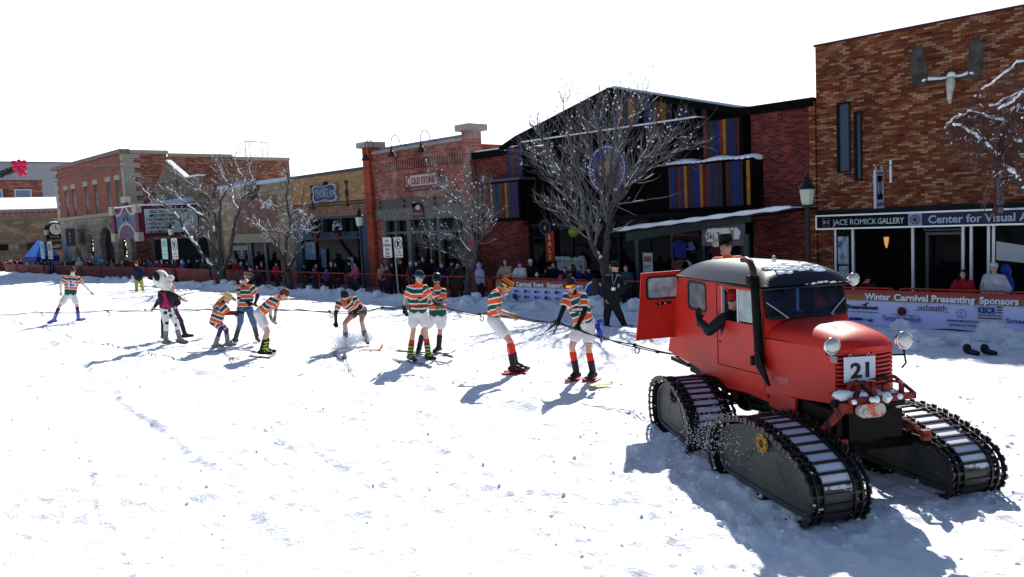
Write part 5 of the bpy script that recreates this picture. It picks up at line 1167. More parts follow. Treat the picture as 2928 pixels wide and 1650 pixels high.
def make_track(x0, x1, yc, yaw, outer, label=None, hs=1.0):
    W = 0.275; Ln = x1 - x0; cxm = (x0 + x1) / 2; ca, sa = math.cos(yaw), math.sin(yaw)
    def T(p):
        x, y = p[0] - cxm, p[1]
        return (cxm + x * ca - y * sa, yc + x * sa + y * ca, p[2])
    def TM(mb): mb.v = [T(v) for v in mb.v]; return mb
    nb_ = 34; C = [Vector((x0 + p.x * Ln, p.y * hs)) for p in closed_curve(PROF, nb_ * 4)]; n = len(C); cen = Vector((cxm, 0.34))
    nrm = []
    for i in range(n):
        t_ = (C[(i + 1) % n] - C[i - 1]).normalized(); nn = Vector((-t_.y, t_.x))
        if nn.dot(C[i] - cen) < 0: nn = -nn
        nrm.append((t_, nn))
    # belt
    be = MB()
    for ya, yb in ((-W, -W + 0.11), (W - 0.11, W)):
        V = []; 
        for i in range(n):
            for dd, yy in ((0.0, ya), (0.0, yb), (-0.022, yb), (-0.022, ya)): q = C[i] + nrm[i][1] * dd; V.append((q.x, yy, q.y))
        be.add(V, [(4 * i + k, 4 * ((i + 1) % n) + k, 4 * ((i + 1) % n) + (k + 1) % 4, 4 * i + (k + 1) % 4) for i in range(n) for k in range(4)])
    # chain links (open boxes at both edges) 
    for i in range(0, n, 2):
        t_, nn = nrm[i]; 
        for yy in (-W - 0.03, -W + 0.04, -W + 0.115, W - 0.115, W - 0.04, W + 0.03):
            q = C[i] + nn * 0.012; be.obox((q.x, yy, q.y), (t_.x * 0.024, 0, t_.y * 0.024), (0, 0.008, 0), (nn.x * 0.02, 0, nn.y * 0.02))
    tr = L(TM(be), 'track', TRK, label=label)
    ba = MB(); nbars = 0
    for i in range(0, n, 4):
        t_, nn = nrm[i]; q = C[i] + nn * 0.012
        ba.obox((q.x, 0, q.y), (t_.x * 0.013, 0, t_.y * 0.013), (0, W + 0.035, 0), (nn.x * 0.010, 0, nn.y * 0.010))
        for yy in (-W - 0.03, W + 0.03):
            q2 = C[i] + nn * 0.02; ba.obox((q2.x, yy, q2.y), (t_.x * 0.03, 0, t_.y * 0.03), (0, 0.01, 0), (nn.x * 0.03, 0, nn.y * 0.03))
    L(TM(ba), 'grouser_bars', BARS, tr)
    # pontoon: inset side plates with a raised rim, packed snow on its upper skin
    def inset(dd): return [C[i] - nrm[i][1] * dd for i in range(0, n, 2)]
    pt = MB(); A = inset(0.05); m = len(A)
    for s_ in (-1, 1):
        yy = s_ * (W - 0.09)
        pt.prism([(p.x, yy - 0.01, p.y) for p in A], (0, 0.02, 0))
        B = inset(0.10)
        y2 = s_ * (W - 0.06)
        for k in range(m):
            k2 = (k + 1) % m; pt.prism([(A[k].x, yy, A[k].y), (A[k2].x, yy, A[k2].y), (B[k2].x, yy, B[k2].y), (B[k].x, yy, B[k].y)], (0, (y2 - yy), 0))
    for s_ in (-1, 1):
        B2 = inset(0.17); yy = s_ * (W - 0.082); pt.tube([(p.x, yy, p.y) for p in B2] + [(B2[0].x, yy, B2[0].y)], 0.007, 5)
        for k in range(0, m, 5): pt.ball((inset(0.075)[k].x, s_ * (W - 0.06), inset(0.075)[k].y), (0.010, 0.008, 0.010), 6, 4)
        for a_, b_ in (((0.30, 0.25), (0.46, 0.52)), ((0.72, 0.22), (0.60, 0.52))): pt.tube([(x0 + a_[0] * Ln, yy, a_[1]), (x0 + b_[0] * Ln, yy, b_[1])], 0.008, 5)
    L(TM(pt), 'pontoon', PLATE, tr); rg_ = random.Random(int(x0 * 100) + 7); sb = MB()
    for k in range(150):
        i = rg_.randrange(n); q = C[i] + nrm[i][1] * rg_.uniform(-0.03, 0.02); r_ = rg_.uniform(0.005, 0.016); sb.ball((q.x, rg_.choice((-1, 1)) * (W + rg_.uniform(-0.12, 0.03)), q.y), (r_ * 1.4, r_, r_), 6, 4, jit=0.2)
    L(TM(sb), 'snow_bits', SNOW, tr)['kind'] = 'stuff'
    sk_ = MB(); D = inset(-0.004)
    V = [(p.x, yy, p.y) for p in D for yy in (-W + 0.12, W - 0.12)]
    sk_.add(V, [(2 * i, 2 * ((i + 1) % m), 2 * ((i + 1) % m) + 1, 2 * i + 1) for i in range(m)])
    L(TM(sk_), 'packed_snow', TRACKSNOW, tr)
    yo = outer * (W - 0.05); hx = x0 + 0.53 * Ln
    hb_ = MB().lathe((hx, yo, 0.58), [(0.045, 0), (0.045, outer * 0.02), (0.10, outer * 0.02), (0.10, 0)], 18, X=(1, 0, 0), Y=(0, 0, 1), Z=(0, 1, 0))
    for k in range(6):
        a = 2 * math.pi * k / 6; hb_.lathe((hx + 0.075 * math.cos(a), yo + outer * 0.02, 0.58 + 0.075 * math.sin(a)), [(0.012, 0), (0.012, outer * 0.012)], 8, X=(1, 0, 0), Y=(0, 0, 1), Z=(0, 1, 0))
    L(TM(hb_), 'hub', mat('ochre_hub', (0.30, 0.16, 0.03), 0.5) if label and 'near' in label else GRIME, tr)
    return tr
def track_snow():
    m = bpy.data.materials.new('packed_track_snow'); m.use_nodes = True; t = m.node_tree; b = t.nodes['Principled BSDF']; b.inputs['Roughness'].default_value = 0.5
    g = N(t, 'ShaderNodeNewGeometry'); s = N(t, 'ShaderNodeSeparateXYZ'); t.links.new(g.outputs['Normal'], s.inputs[0])
    n = N(t, 'ShaderNodeTexNoise'); n.inputs['Scale'].default_value = 14; n.inputs['Detail'].default_value = 8; t.links.new(g.outputs['Position'], n.inputs['Vector'])
    v = math_(t, 'ADD', math_(t, 'MULTIPLY', s.outputs[2], 1.0), math_(t, 'MULTIPLY', math_(t, 'SUBTRACT', n.outputs['Fac'], 0.5), 1.3))
    f = N(t, 'ShaderNodeMapRange'); f.inputs[1].default_value = 0.22; f.inputs[2].default_value = 0.38; t.links.new(v, f.inputs[0])
    mx_ = N(t, 'ShaderNodeMix', data_type='RGBA'); t.links.new(f.outputs[0], mx_.inputs[0]); mx_.inputs[6].default_value = (0.02, 0.02, 0.022, 1); mx_.inputs[7].default_value = (0.60, 0.60, 0.68, 1)
    t.links.new(mx_.outputs[2], b.inputs['Base Color']); return m
TRACKSNOW = track_snow()
make_track(0.20, 2.06, -0.84, R(3), -1, 'near front track with ochre hub')
make_track(-0.02, 1.83, 0.79, R(3), 1, hs=0.88)
make_track(-1.88, -0.32, -0.85, R(-4), -1)
make_track(-1.90, -0.30, 0.80, R(-4), 1)
# ------------------------------------------------------------------ barriers along the kerb
ORD = ['first', 'second', 'third', 'fourth', 'fifth', 'sixth', 'seventh', 'eighth', 'ninth', 'tenth', 'eleventh', 'twelfth', 'thirteenth', 'fourteenth', 'fifteenth', 'sixteenth', 'seventeenth', 'eighteenth', 'nineteenth', 'twentieth']
def ordn(k):
    if k < 20: return ORD[k]
    k += 0; return ['twenty', 'thirty', 'forty', 'fifty', 'sixty', 'seventy', 'eighty', 'ninety'][k // 10 - 2] + ('-' + ORD[k % 10 - 1] if k % 10 else 'th')
BARR = mat('barrier_red', (0.40, 0.045, 0.018), 0.5, var=0.15)
BW = 2.36
def barrier_proto(mesh):
    t = thing('crowd_barrier', 'red steel crowd barrier', 'barrier', (0, 0, 0))
    P = [(-BW / 2, 0, 0.12)]
    P = []
    r_ = 0.10
    for cx_, cz_, a0 in ((BW / 2 - r_, 1.04 - r_, 0), (-BW / 2 + r_, 1.04 - r_, 90), (-BW / 2 + r_, 0.14 + r_, 180), (BW / 2 - r_, 0.14 + r_, 270)):
        for k in range(5):
            a = R(a0 + 90 * k / 4); P.append((cx_ + r_ * math.cos(a), 0, cz_ + r_ * math.sin(a)))
    P.append(P[0])
    MB().tube(P, 0.021, 8, caps=False).build('frame', BARR, t)
    b = MB()
    for k in range(1, 20):
        x = -BW / 2 + BW * k / 20; b.tube([(x, 0, 0.14), (x, 0, 1.04)], 0.0065, 5, caps=False)
    b.build('bars', mat('barrier_bar', (0.10, 0.015, 0.010), 0.5), t)
    for s_ in (-1, 1):
        MB().box(s_ * BW * 0.38 - 0.02, s_ * BW * 0.38 + 0.02, -0.28, 0.28, 0.0, 0.03).box(s_ * BW * 0.38 - 0.015, s_ * BW * 0.38 + 0.015, -0.015, 0.015, 0.03, 0.14).build('foot', BARR, t)
    if mesh:
        g = MB(); n = 24; V = []
        for i in range(n + 1):
            for j in range(5):
                V.append((-BW / 2 - 0.04 + (BW + 0.08) * i / n, -0.035 - 0.012 * math.sin(i * 1.3 + j) - 0.01 * math.sin(i * 0.5), 0.10 + 0.96 * j / 4))
        g.add(V, [(i * 5 + j, (i + 1) * 5 + j, (i + 1) * 5 + j + 1, i * 5 + j + 1) for i in range(n) for j in range(4)])
        m = MATS.get('red_sheet')
        if not m:
            m = mat('red_sheet', (0.15, 0.009, 0.010), 0.55, var=0.35, sc=2.2)
            b_ = m.node_tree.nodes['Principled BSDF']; b_.inputs['Alpha'].default_value = 0.82; b_.inputs['Transmission Weight'].default_value = 0.0
        g.build('plastic_sheet', m, t, smooth=True)
    return t
pa, pb = barrier_proto(False), barrier_proto(True)
for o in (pa, pb): o['proto'] = 1
KA = [(c, kids(c)) for c in kids(pa)]; KB = [(c, kids(c)) for c in kids(pb)]
nb = 0; used = set()
bx = -4.7 + 1.225
for k in range(38):
    x = bx - k * 2.45; covered = x < -46 or -45.2 < x < -41.5
    yy = 20.30 + (0.03 if k % 2 else -0.03); rz = R(random.uniform(-1.2, 1.2))
    if x < -78: yy -= 0.25
    lab = ('red sheeted' if covered else 'red open-barred') + ' crowd barrier, %s in the row counted from the right' % ordn(k)
    key = 'b' if covered else 'a'; root, ch = (pb, KB) if covered else (pa, KA)
    if key not in used:
        used.add(key); root.location = (x, yy, 0.02); root.rotation_euler = (0, 0, rz); root['label'] = lab; o = root
    else:
        o, _ = copy_thing(root, (x, yy, 0.02), lab, rz, children=ch)
    o['group'] = 'crowd barriers along the kerb'
for o in (pa, pb): del o['proto']
for o in [q for q in bpy.data.objects if 'proto' in q]: del o['proto']

# ------------------------------------------------------------------ sponsor banners
NAVY = mat('print_navy', (0.02, 0.03, 0.14), 0.6); MAROON = mat('print_maroon', (0.12, 0.01, 0.015), 0.6); GREY = mat('print_grey', (0.16, 0.20, 0.30), 0.6)
BTXT = mat('banner_letter_white', (0.80, 0.83, 0.90), 0.5); OUT = mat('banner_letter_shadow', (0.03, 0.02, 0.05), 0.6)
def banner(x0, x1, label, seed, headm='header_red'):
    t = thing('sponsor_banner', label, 'banner', ((x0 + x1) / 2, 20.2, 0))
    def cloth(z0, z1, y, m_, nm, sag):
        n = 70; nz = 8; V = []
        for i in range(n + 1):
            f = i / n; x = x0 + (x1 - x0) * f
            for j in range(nz + 1):
                g = j / nz; z = z0 + (z1 - z0) * g - (1 - g) * sag * (0.04 * math.sin(f * 9 + seed) + 0.02 * math.sin(f * 23))
                V.append((x, y - 0.010 * math.sin(x * 4.1 + z * 3) - 0.006 * math.sin(x * 11 + z * 9), z))
        return MB().add(V, [(i * (nz + 1) + j, (i + 1) * (nz + 1) + j, (i + 1) * (nz + 1) + j + 1, i * (nz + 1) + j + 1) for i in range(n) for j in range(nz)]).build(nm, m_, t, smooth=True)
    hm = MATS.get('banner_header')
    if not hm:
        hm = bpy.data.materials.new('banner_header'); hm.use_nodes = True; q = hm.node_tree; g = N(q, 'ShaderNodeNewGeometry'); s = N(q, 'ShaderNodeSeparateXYZ'); q.links.new(g.outputs['Position'], s.inputs[0])
        f = N(q, 'ShaderNodeMapRange'); f.inputs[1].default_value = 0.76; f.inputs[2].default_value = 0.98; q.links.new(s.outputs[2], f.inputs[0])
        r_ = ramp(q, [(0, (0.30, 0.16, 0.05)), (0.35, (0.36, 0.12, 0.025)), (0.75, (0.36, 0.035, 0.02)), (1, (0.28, 0.016, 0.015))]); q.links.new(f.outputs[0], r_.inputs[0]); q.links.new(r_.outputs[0], q.nodes['Principled BSDF'].inputs['Base Color'])
        MATS['banner_header'] = hm
    cloth(0.74, 1.02, 20.20, hm, 'header', 0.0); cloth(0.10, 0.74, 20.203, mat('banner_cloth', (0.60, 0.62, 0.90), 0.6), 'cloth', 1.0)
    MB().box(x0, x1, 20.178, 20.186, 0.735, 0.755).box(x0, x1, 20.176, 20.182, 0.755, 0.762).build('border', mat('border_gold', (0.45, 0.40, 0.34), 0.6), t)
    return t
def bl(t, s, x, z, size, m_, width=None, bold=0.0, y=20.165, **k):
    return text_mesh(s, size, (x, y, z), XV, ZV, 0.004, bold, 'LEFT', width, **k).build('lettering', m_, t)
b1 = banner(-8.6, -3.0, 'long sponsor banner reading Winter Carnival Presenting Sponsors on barriers at the right', 0)
for dx_, dz_, m_, y_ in ((0.015, -0.012, OUT, 20.168), (0, 0, BTXT, 20.160)):
    for s, x, w_ in (('Winter', -7.86, 0.62), ('Carnival', -7.16, 0.78), ('Presenting', -6.30, 0.92), ('Sponsors', -5.29, 0.78)):
        bl(b1, s, x + dx_, 0.785 + dz_, 0.22, m_, w_, 0.035, y=y_)
bl(b1, 'Steamboat', -8.32, 0.53, 0.15, BLACK, 0.78, 0.03); bl(b1, 'SKI & RESORT CORPORATION', -8.30, 0.44, 0.05, BLACK, 0.76)
b1k = MB().prism([(-7.98, 20.165, 0.66), (-7.86, 20.165, 0.62), (-7.80, 20.165, 0.66), (-7.74, 20.165, 0.70), (-7.82, 20.165, 0.70), (-7.92, 20.165, 0.64)], (0, 0.004, 0)).build('logo', MAROON, b1)
MB().obox((-8.1, 20.165, 0.27), (0.16, 0, 0), (0, 0.003, 0), (0, 0, 0.035)).tube([(-7.95, 20.165, 0.27), (-7.72, 20.165, 0.25)], 0.012, 5).tube([(-7.72, 20.165, 0.31), (-7.72, 20.165, 0.19)], 0.010, 5).tube([(-7.78, 20.165, 0.28), (-7.66, 20.165, 0.22)], 0.008, 5).tube([(-7.78, 20.165, 0.22), (-7.66, 20.165, 0.28)], 0.008, 5).build('logo', NAVY, b1)
MB().lathe((-6.98, 20.163, 0.52), [(0.105, 0), (0.105, 0.004)], 24, X=(1, 0, 0), Y=(0, 0, 1), Z=(0, 1, 0)).build('logo', mat('print_brick', (0.10, 0.014, 0.010), 0.6), b1)
MB().tube([(-7.22, 20.160, 0.43), (-6.6, 20.160, 0.425)], 0.005, 4).build('logo_line', NAVY, b1)
bl(b1, 'YampaValleyBank', -7.45, 0.28, 0.19, NAVY, 0.92); bl(b1, 'Commitment You Can Bank On', -7.1, 0.235, 0.035, GREY, 0.5)
bl(b1, 'uchealth', -6.60, 0.58, 0.19, MAROON, 0.62, y=20.163); MB().tube([(-6.70, 20.16, 0.565), (-6.3, 20.16, 0.572), (-5.92, 20.16, 0.54)], 0.005, 4).build('logo_line', MAROON, b1)
rg = MB(); rg.tube([(-5.66 + 0.10 * math.cos(a), 20.16, 0.53 + 0.10 * math.sin(a)) for a in np.linspace(0, 2 * math.pi, 25)], 0.006, 5); rg.build('logo_ring', MAROON, b1)
bl(b1, 'A', -5.695, 0.54, 0.07, MAROON); bl(b1, 'M', -5.70, 0.46, 0.07, MAROON)
bl(b1, 'ALPINE MOUNTAIN', -5.98, 0.33, 0.075, MAROON, 0.68, 0.015); bl(b1, 'RANCH & CLUB', -5.92, 0.235, 0.075, MAROON, 0.55, 0.015)
bl(b1, 'KBCR', -5.32, 0.57, 0.19, mat('print_blue', (0.012, 0.04, 0.20), 0.5), 0.36, 0.04); bl(b1, 'BIG COUNTRY 96.9', -5.32, 0.50, 0.06, BLACK, 0.48, 0.02)
k_ = MB()
for z in (0.70, 0.64, 0.58): k_.box(-4.94, -4.83, 20.163, 20.168, z, z + 0.028)
k_.box(-5.32, -4.83, 20.163, 20.168, 0.44, 0.465); k_.build('logo_bars', MAROON, b1)
bl(b1, 'Smartwool', -4.76, 0.37, 0.15, NAVY, 0.85, 0.01); bl(b1, 'GO FAR FEEL GOOD', -4.45, 0.30, 0.035, GREY, 0.4)
b2_ = banner(-21.4, -16.2, 'sponsor banner reading Winter Carnival Event Support Partners behind the two nearest skiers', 3)
for dx_, dz_, m_, y_ in ((0.02, -0.012, OUT, 20.168), (0, 0, BTXT, 20.160)):
    for s, x, w_ in (('Winter', -21.0, 0.62), ('Carnival', -20.28, 0.76), ('Event', -19.42, 0.50), ('Support', -18.75, 0.72), ('Partners', -17.9, 0.78)):
        bl(b2_, s, x + dx_, 0.785 + dz_, 0.22, m_, w_, 0.035, y=y_)
random.seed(21)
for k in range(9):
    x = -20.85 + k * 0.5
    for z, big in ((0.60, 1), (0.40, 0), (0.22, 0)):
        if z < 0.3 and k not in (1, 2, 3, 4, 5): continue
        lg = MB(); c_ = random.choice([NAVY, NAVY, GREY, MAROON]); ty = random.random()
        if ty < 0.35: lg.lathe((x, 20.163, z), [(0.055, 0), (0.055, 0.004)], 14, X=(1, 0, 0), Y=(0, 0, 1), Z=(0, 1, 0))
        elif ty < 0.6: lg.tube([(x + 0.06 * math.cos(a), 20.163, z + 0.06 * math.sin(a)) for a in np.linspace(0, 2 * math.pi, 17)], 0.007, 4)
        elif ty < 0.8: lg.box(x - 0.06, x + 0.06, 20.163, 20.167, z - 0.05, z + 0.06)
        else: lg.prism([(x - 0.09, 20.163, z - 0.05), (x, 20.163, z + 0.06), (x + 0.09, 20.163, z - 0.05)], (0, 0.004, 0))
        for q in range(3): lg.box(x + 0.08, x + random.uniform(0.16, 0.26), 20.164, 20.167, z - 0.03 + q * 0.03, z - 0.018 + q * 0.03)
        lg.build('logo', c_, b2_)
MB().box(-20.5, -20.3, 20.158, 20.162, 0.29, 0.49).build('logo', mat('print_blue', (0, 0, 0)), b2_)
bl(b2_, 'We couldn\'t do it without our sponsors', -19.2, 0.13, 0.05, NAVY, 1.0)
md_ = MB().lathe((-16.62, 20.150, 0.62), [(0.46, 0), (0.46, 0.006)], 36, X=(1, 0, 0), Y=(0, 0, 1), Z=(0, 1, 0)).build('medallion', mat('medal_tan', (0.28, 0.22, 0.20), 0.6), b2_)
MB().lathe((-16.62, 20.143, 0.62), [(0.43, 0), (0.43, 0.004)], 36, X=(1, 0, 0), Y=(0, 0, 1), Z=(0, 1, 0)).build('ring', BTXT, md_)
MB().lathe((-16.62, 20.137, 0.62), [(0.38, 0), (0.38, 0.004)], 36, X=(1, 0, 0), Y=(0, 0, 1), Z=(0, 1, 0)).build('disc', mat('medal_blue', (0.02, 0.03, 0.20), 0.5), md_)
MB().ball((-16.58, 20.133, 0.66), (0.15, 0.006, 0.10), 12, 6).ball((-16.66, 20.131, 0.42), (0.09, 0.006, 0.07), 10, 6).build('flame', mat('medal_orange', (0.35, 0.06, 0.02), 0.6), md_)

# ------------------------------------------------------------------ street lamps and parking signs
def make_lamp():
    t = thing('street_lamp', '', 'street lamp', (0, 0, 0), 'street lamps')
    MB().lathe((0, 0, 0), [(0.16, 0), (0.16, 0.25), (0.11, 0.32), (0.09, 0.6), (0.065, 0.7), (0.055, 3.1), (0.075, 3.12), (0.075, 3.2), (0.06, 3.22)], 14).build('post', mat('lamp_post_black', (0.010, 0.011, 0.014), 0.4), t, smooth=False)
    MB().lathe((0, 0, 3.2), [(0.12, 0), (0.15, 0.06), (0.185, 0.32), (0.19, 0.40)], 8).build('lantern', mat('lantern_glass', (0.42, 0.44, 0.34), 0.3), t)
    hd = MB().lathe((0, 0, 3.6), [(0.215, 0), (0.21, 0.04), (0.13, 0.14), (0.10, 0.20), (0.045, 0.34), (0.05, 0.37), (0.02, 0.40), (0.012, 0.50)], 12).lathe((0, 0, 3.15), [(0.14, 0), (0.14, 0.06)], 10).build('lamp_hood', mat('lamp_post_black', (0, 0, 0)), t)
    MB().ball((0.03, 0.06, 3.70), (0.11, 0.09, 0.04), 10, 6).build('snow', SNOW, hd, smooth=True)
    return t
lp = make_lamp(); LK = [(c, kids(c)) for c in kids(lp)]
for i, (x, y, s, lab) in enumerate(((-9.15, 19.8, 1.0, 'black street lamp between the maroon brick wall and the gallery'), (-29.5, 19.8, 1.0, 'black street lamp in front of the yellow brick shop with blue front'),
                                    (-50.5, 19.8, 1.0, 'black street lamp in front of the theatre marquee letter board'), (-77.9, 19.8, 1.16, 'black street lamp beside the blue tent at far left'))):
    if i == 0: lp.location = (x, y, 0.02); lp['label'] = lab
    else: copy_thing(lp, (x, y, 0.02), lab, scale=s, children=LK)
MB().tube([(-9.15, 19.8, 2.55), (-10.6, 19.8, 2.56)], 0.012, 5)
def parking_sign(x, y, lean, top, label, texts, size=1.0, post=None):
    t = thing('parking_sign', label, 'street sign', (x, y, 0))
    MB().tube([(x, y, 0), (x - lean, y, top)], 0.03, 8).build('post', post or mat('galvanised_post', (0.30, 0.38, 0.34), 0.5), t)
    for k, (sx_, w_, h_, c_, kind) in enumerate(texts):
        cx_ = x - lean + sx_ * size; cz_ = top - h_ * size / 2 - 0.02; w = w_ * size; h = h_ * size
        pl_ = MB().prism([(a, y - 0.05, b) for a, b in rrect(cx_ - w / 2, cx_ + w / 2, cz_ - h / 2, cz_ + h / 2, 0.04 * size)], (0, 0.012, 0)).build('sign_plate', c_, t)
        if kind == 'no':
            ex = mat('sign_text_red', (0.25, 0.03, 0.03), 0.5)
            for q, s in enumerate(('NO', 'PARKING', 'BUS', 'STOP')):
                text_mesh(s, h * 0.19, (cx_, y - 0.056, cz_ + h * (0.26 - 0.21 * q)), XV, ZV, 0.004, 0.02, 'CENTER', width=w * (0.4 if q in (0, 2, 3) else 0.86)).build('lettering', ex, pl_)
            MB().box(cx_ - w * 0.3, cx_ + w * 0.3, y - 0.056, y - 0.052, cz_ - h * 0.46, cz_ - h * 0.42).build('arrow', BLACK, pl_)
        elif kind == 'P':
            text_mesh('P', h * 0.40, (cx_, y - 0.056, cz_ + h * 0.02), XV, ZV, 0.004, 0.06, 'CENTER').build('lettering', BLACK, pl_)
            rg = MB(); rr__ = h * 0.26; cc = cz_ + h * 0.16
            rg.tube([(cx_ + rr__ * math.cos(a), y - 0.058, cc + rr__ * math.sin(a)) for a in np.linspace(0, 2 * math.pi, 25)], 0.016 * size, 5)
            rg.tube([(cx_ - rr__ * 0.7, y - 0.062, cc + rr__ * 0.7), (cx_ + rr__ * 0.7, y - 0.062, cc - rr__ * 0.7)], 0.014 * size, 5); rg.build('prohibition_ring', mat('prohibition_red', (0.16, 0.01, 0.02), 0.5), pl_)
            for q, s in enumerate(('2 AM', 'TO 6 AM')): text_mesh(s, h * 0.12, (cx_, y - 0.056, cz_ - h * (0.26 + 0.16 * q)), XV, ZV, 0.004, 0.02, 'CENTER', width=w * (0.5 if q == 0 else 0.8)).build('lettering', mat('sign_text_red', (0, 0, 0)), pl_)
        else:
            MB().box(cx_ - w * 0.35, cx_ + w * 0.35, y - 0.056, y - 0.052, cz_ + h * 0.1, cz_ + h * 0.4).box(cx_ - w * 0.4, cx_ + w * 0.4, y - 0.056, y - 0.052, cz_ - h * 0.3, cz_ - h * 0.26).box(cx_ - w * 0.4, cx_ + w * 0.4, y - 0.056, y - 0.052, cz_ - h * 0.1, cz_ - h * 0.06).build('print', mat('plate_print_green', (0.12, 0.30, 0.25), 0.5), pl_)
WP_ = mat('plate_white', (0.55, 0.56, 0.57), 0.4); GP_ = mat('plate_green_white', (0.32, 0.46, 0.43), 0.4)
parking_sign(-26.7, 19.6, 0.10, 2.72, 'leaning post with two white no parking plates, left of the skier in blue headband', [(-0.42, 0.60, 0.84, WP_, 'no'), (0.36, 0.52, 0.84, WP_, 'P')], 1.0)
parking_sign(-50.35, 19.6, 0.03, 3.05, 'green and white plate beside a no parking plate on the post below the marquee', [(-0.75, 0.9, 1.3, GP_, 'g'), (0.85, 0.9, 1.3, WP_, 'P')], 1.0, mat('lamp_post_black', (0, 0, 0)))
parking_sign(-77.7, 19.6, 0.03, 3.2, 'green plate beside a round no parking plate on the post before the blue tent', [(-1.1, 1.2, 1.5, GP_, 'g'), (1.3, 1.3, 1.5, WP_, 'P')], 1.0, mat('lamp_post_black', (0, 0, 0)))

# ------------------------------------------------------------------ bare snowy trees
BARK = mat('grey_bark', (0.060, 0.052, 0.048), 0.9, var=0.4, sc=9, bump=0.01)
TWIG = mat('twig_bark', (0.18, 0.17, 0.165), 0.8)
TWIGR = mat('russet_twig', (0.085, 0.045, 0.042), 0.8)
def px_limb(P, ox, oy, s, Y, rng, spread):
    out = []
    ph = rng.uniform(-1, 1) * spread; n = len(P)
    for i, (a, b) in enumerate(P):
        f = i / max(1, n - 1); p = at_y(ox + a * s, oy + b * s, Y + ph * f)
        out.append(Vector((float(p[0]), float(p[1]), float(p[2]))))
    return out
def smooth_line(P, k=4):
    out = []
    for i in range(len(P) - 1):
        p0, p1, p2, p3 = P[max(i - 1, 0)], P[i], P[i + 1], P[min(i + 2, len(P) - 1)]
        for q in range(k):
            t_ = q / k; out.append(0.5 * ((2 * p1) + (-p0 + p2) * t_ + (2 * p0 - 5 * p1 + 4 * p2 - p3) * t_ ** 2 + (-p0 + 3 * p1 - 3 * p2 + p3) * t_ ** 3))
    out.append(P[-1]); return out
def tree(name, label, trunk, limbs, r0, seed, dens=1.0, tw=(0.9, 1.6), droop=0.0, snow=0.5, twig=TWIG, blobs=0.25, sub=1.0, cat='tree', rt=0.006, fat=1.0):
    rng = random.Random(seed); base = trunk[0]
    t = thing(name, label, cat, (base.x, base.y, max(base.z, 0)))
    wood = MB(); tws = MB(); sn = MB()
    def snow_on(A, rA, p=1.0):
        run = []
        for i in range(len(A) - 1):
            d = (A[i + 1] - A[i]); 
            if d.length < 1e-6: continue
            hz = 1 - abs(d.normalized().z)
            if hz > 0.22 and rng.random() < p:
                run += [A[i], A[i + 1]] if not run else [A[i + 1]]
            else:
                if len(run) > 1: put(run, rA)
                run = []
        if len(run) > 1: put(run, rA)
    def put(run, rA):
        k = len(run); off = Vector((0, 0, rA * 0.85))
        sn.tube([q + off for q in run], [max(0.006, rA * (0.35 if i in (0, k - 1) else rng.uniform(0.75, 1.15))) for i in range(k)], 6)
    def branch(p, d, L_, r_, lvl):
        n = 5; A = [p]; dd = d.normalized()
        for i in range(n):
            dd = (dd + Vector((rng.gauss(0, .13), rng.gauss(0, .13), rng.gauss(0, .09) + (0.10 if droop == 0 else -droop * (i + 1) * 0.5)))).normalized()
            A.append(A[-1] + dd * (L_ / n))
        rad = [max(rt * 0.55, r_ * (1 - 0.8 * i / n)) for i in range(n + 1)]
        tws.tube(A, rad, 3 if r_ < 0.012 else 5, caps=False)
        if snow and r_ > 0.007: snow_on(A, max(r_, 0.010), snow * (0.75 if droop == 0 else 0.5))
        if rng.random() < blobs: sn.ball(A[rng.randrange(1, n)], rng.uniform(0.016, 0.032), 6, 4)
        if lvl > 0:
            k = int(rng.uniform(3, 5.5) * sub)
            for q in range(k):
                i = rng.randrange(1, n); side = dd.cross(Vector((rng.gauss(0, 1), rng.gauss(0, 1), rng.gauss(0, 1)))).normalized()
                branch(A[i], (dd * 0.9 + side * 0.75 + Vector((0, 0, 0.12 if droop == 0 else -droop))), L_ * rng.uniform(0.38, 0.62), max(rt, r_ * 0.5), lvl - 1)
    T = smooth_line(trunk, 3); kT = len(T)
    wood.tube(T, [r0 * (1.25 - 0.35 * i / (kT - 1)) if i else r0 * 1.5 for i in range(kT)], 12)
    for li, (Lm, ra) in enumerate(limbs):
        A = smooth_line(Lm, 4); m = len(A)
        A = [A[0]] + [q + Vector((rng.gauss(0, .02), rng.gauss(0, .03), rng.gauss(0, .02))) for q in A[1:]]
        rad = [max(0.010, ra * (1 - 0.86 * i / (m - 1))) for i in range(m)]
        wood.tube(A, rad, 8)
        for i in range(m - 1):
            if snow and rng.random() < snow + 0.15 or fat > 1:
                d = (A[i + 1] - A[i])
                if d.length > 1e-6 and 1 - abs(d.normalized().z) > 0.12:
                    k0, k1 = [max(rad[j], 0.028 if fat > 1 else 0) * fat for j in (i, i + 1)]; sn.tube([A[i] + Vector((0, -0.3, 1)) * k0 * 0.7, A[i + 1] + Vector((0, -0.3, 1)) * k1 * 0.7], [k0 * rng.uniform(0.5, 0.8), k1 * rng.uniform(0.5, 0.8)], 6)
        Lt = sum((A[i + 1] - A[i]).length for i in range(m - 1)); nbr = int(Lt * 7 * dens)
        for q in range(nbr):
            f = rng.uniform(0.18, 1.0) ** 0.8; i = min(int(f * (m - 1)), m - 2); d = (A[i + 1] - A[i]).normalized()
            side = d.cross(Vector((rng.gauss(0, 1), rng.gauss(0, 1), rng.gauss(0, .5)))).normalized()
            branch(A[i], d * 0.8 + side * rng.uniform(0.5, 1.0) + Vector((0, 0, 0.2 if droop == 0 else -droop * 0.3)), rng.uniform(*tw) * (1.1 - 0.55 * f), max(rt * 1.3, rad[i] * 0.35), 1)
    wood.build('trunk', BARK, t, smooth=True); tws.build('crown', twig, t); 
    if sn.v: sn.build('snow', SNOW, t, smooth=True)['kind'] = 'stuff'
    return t
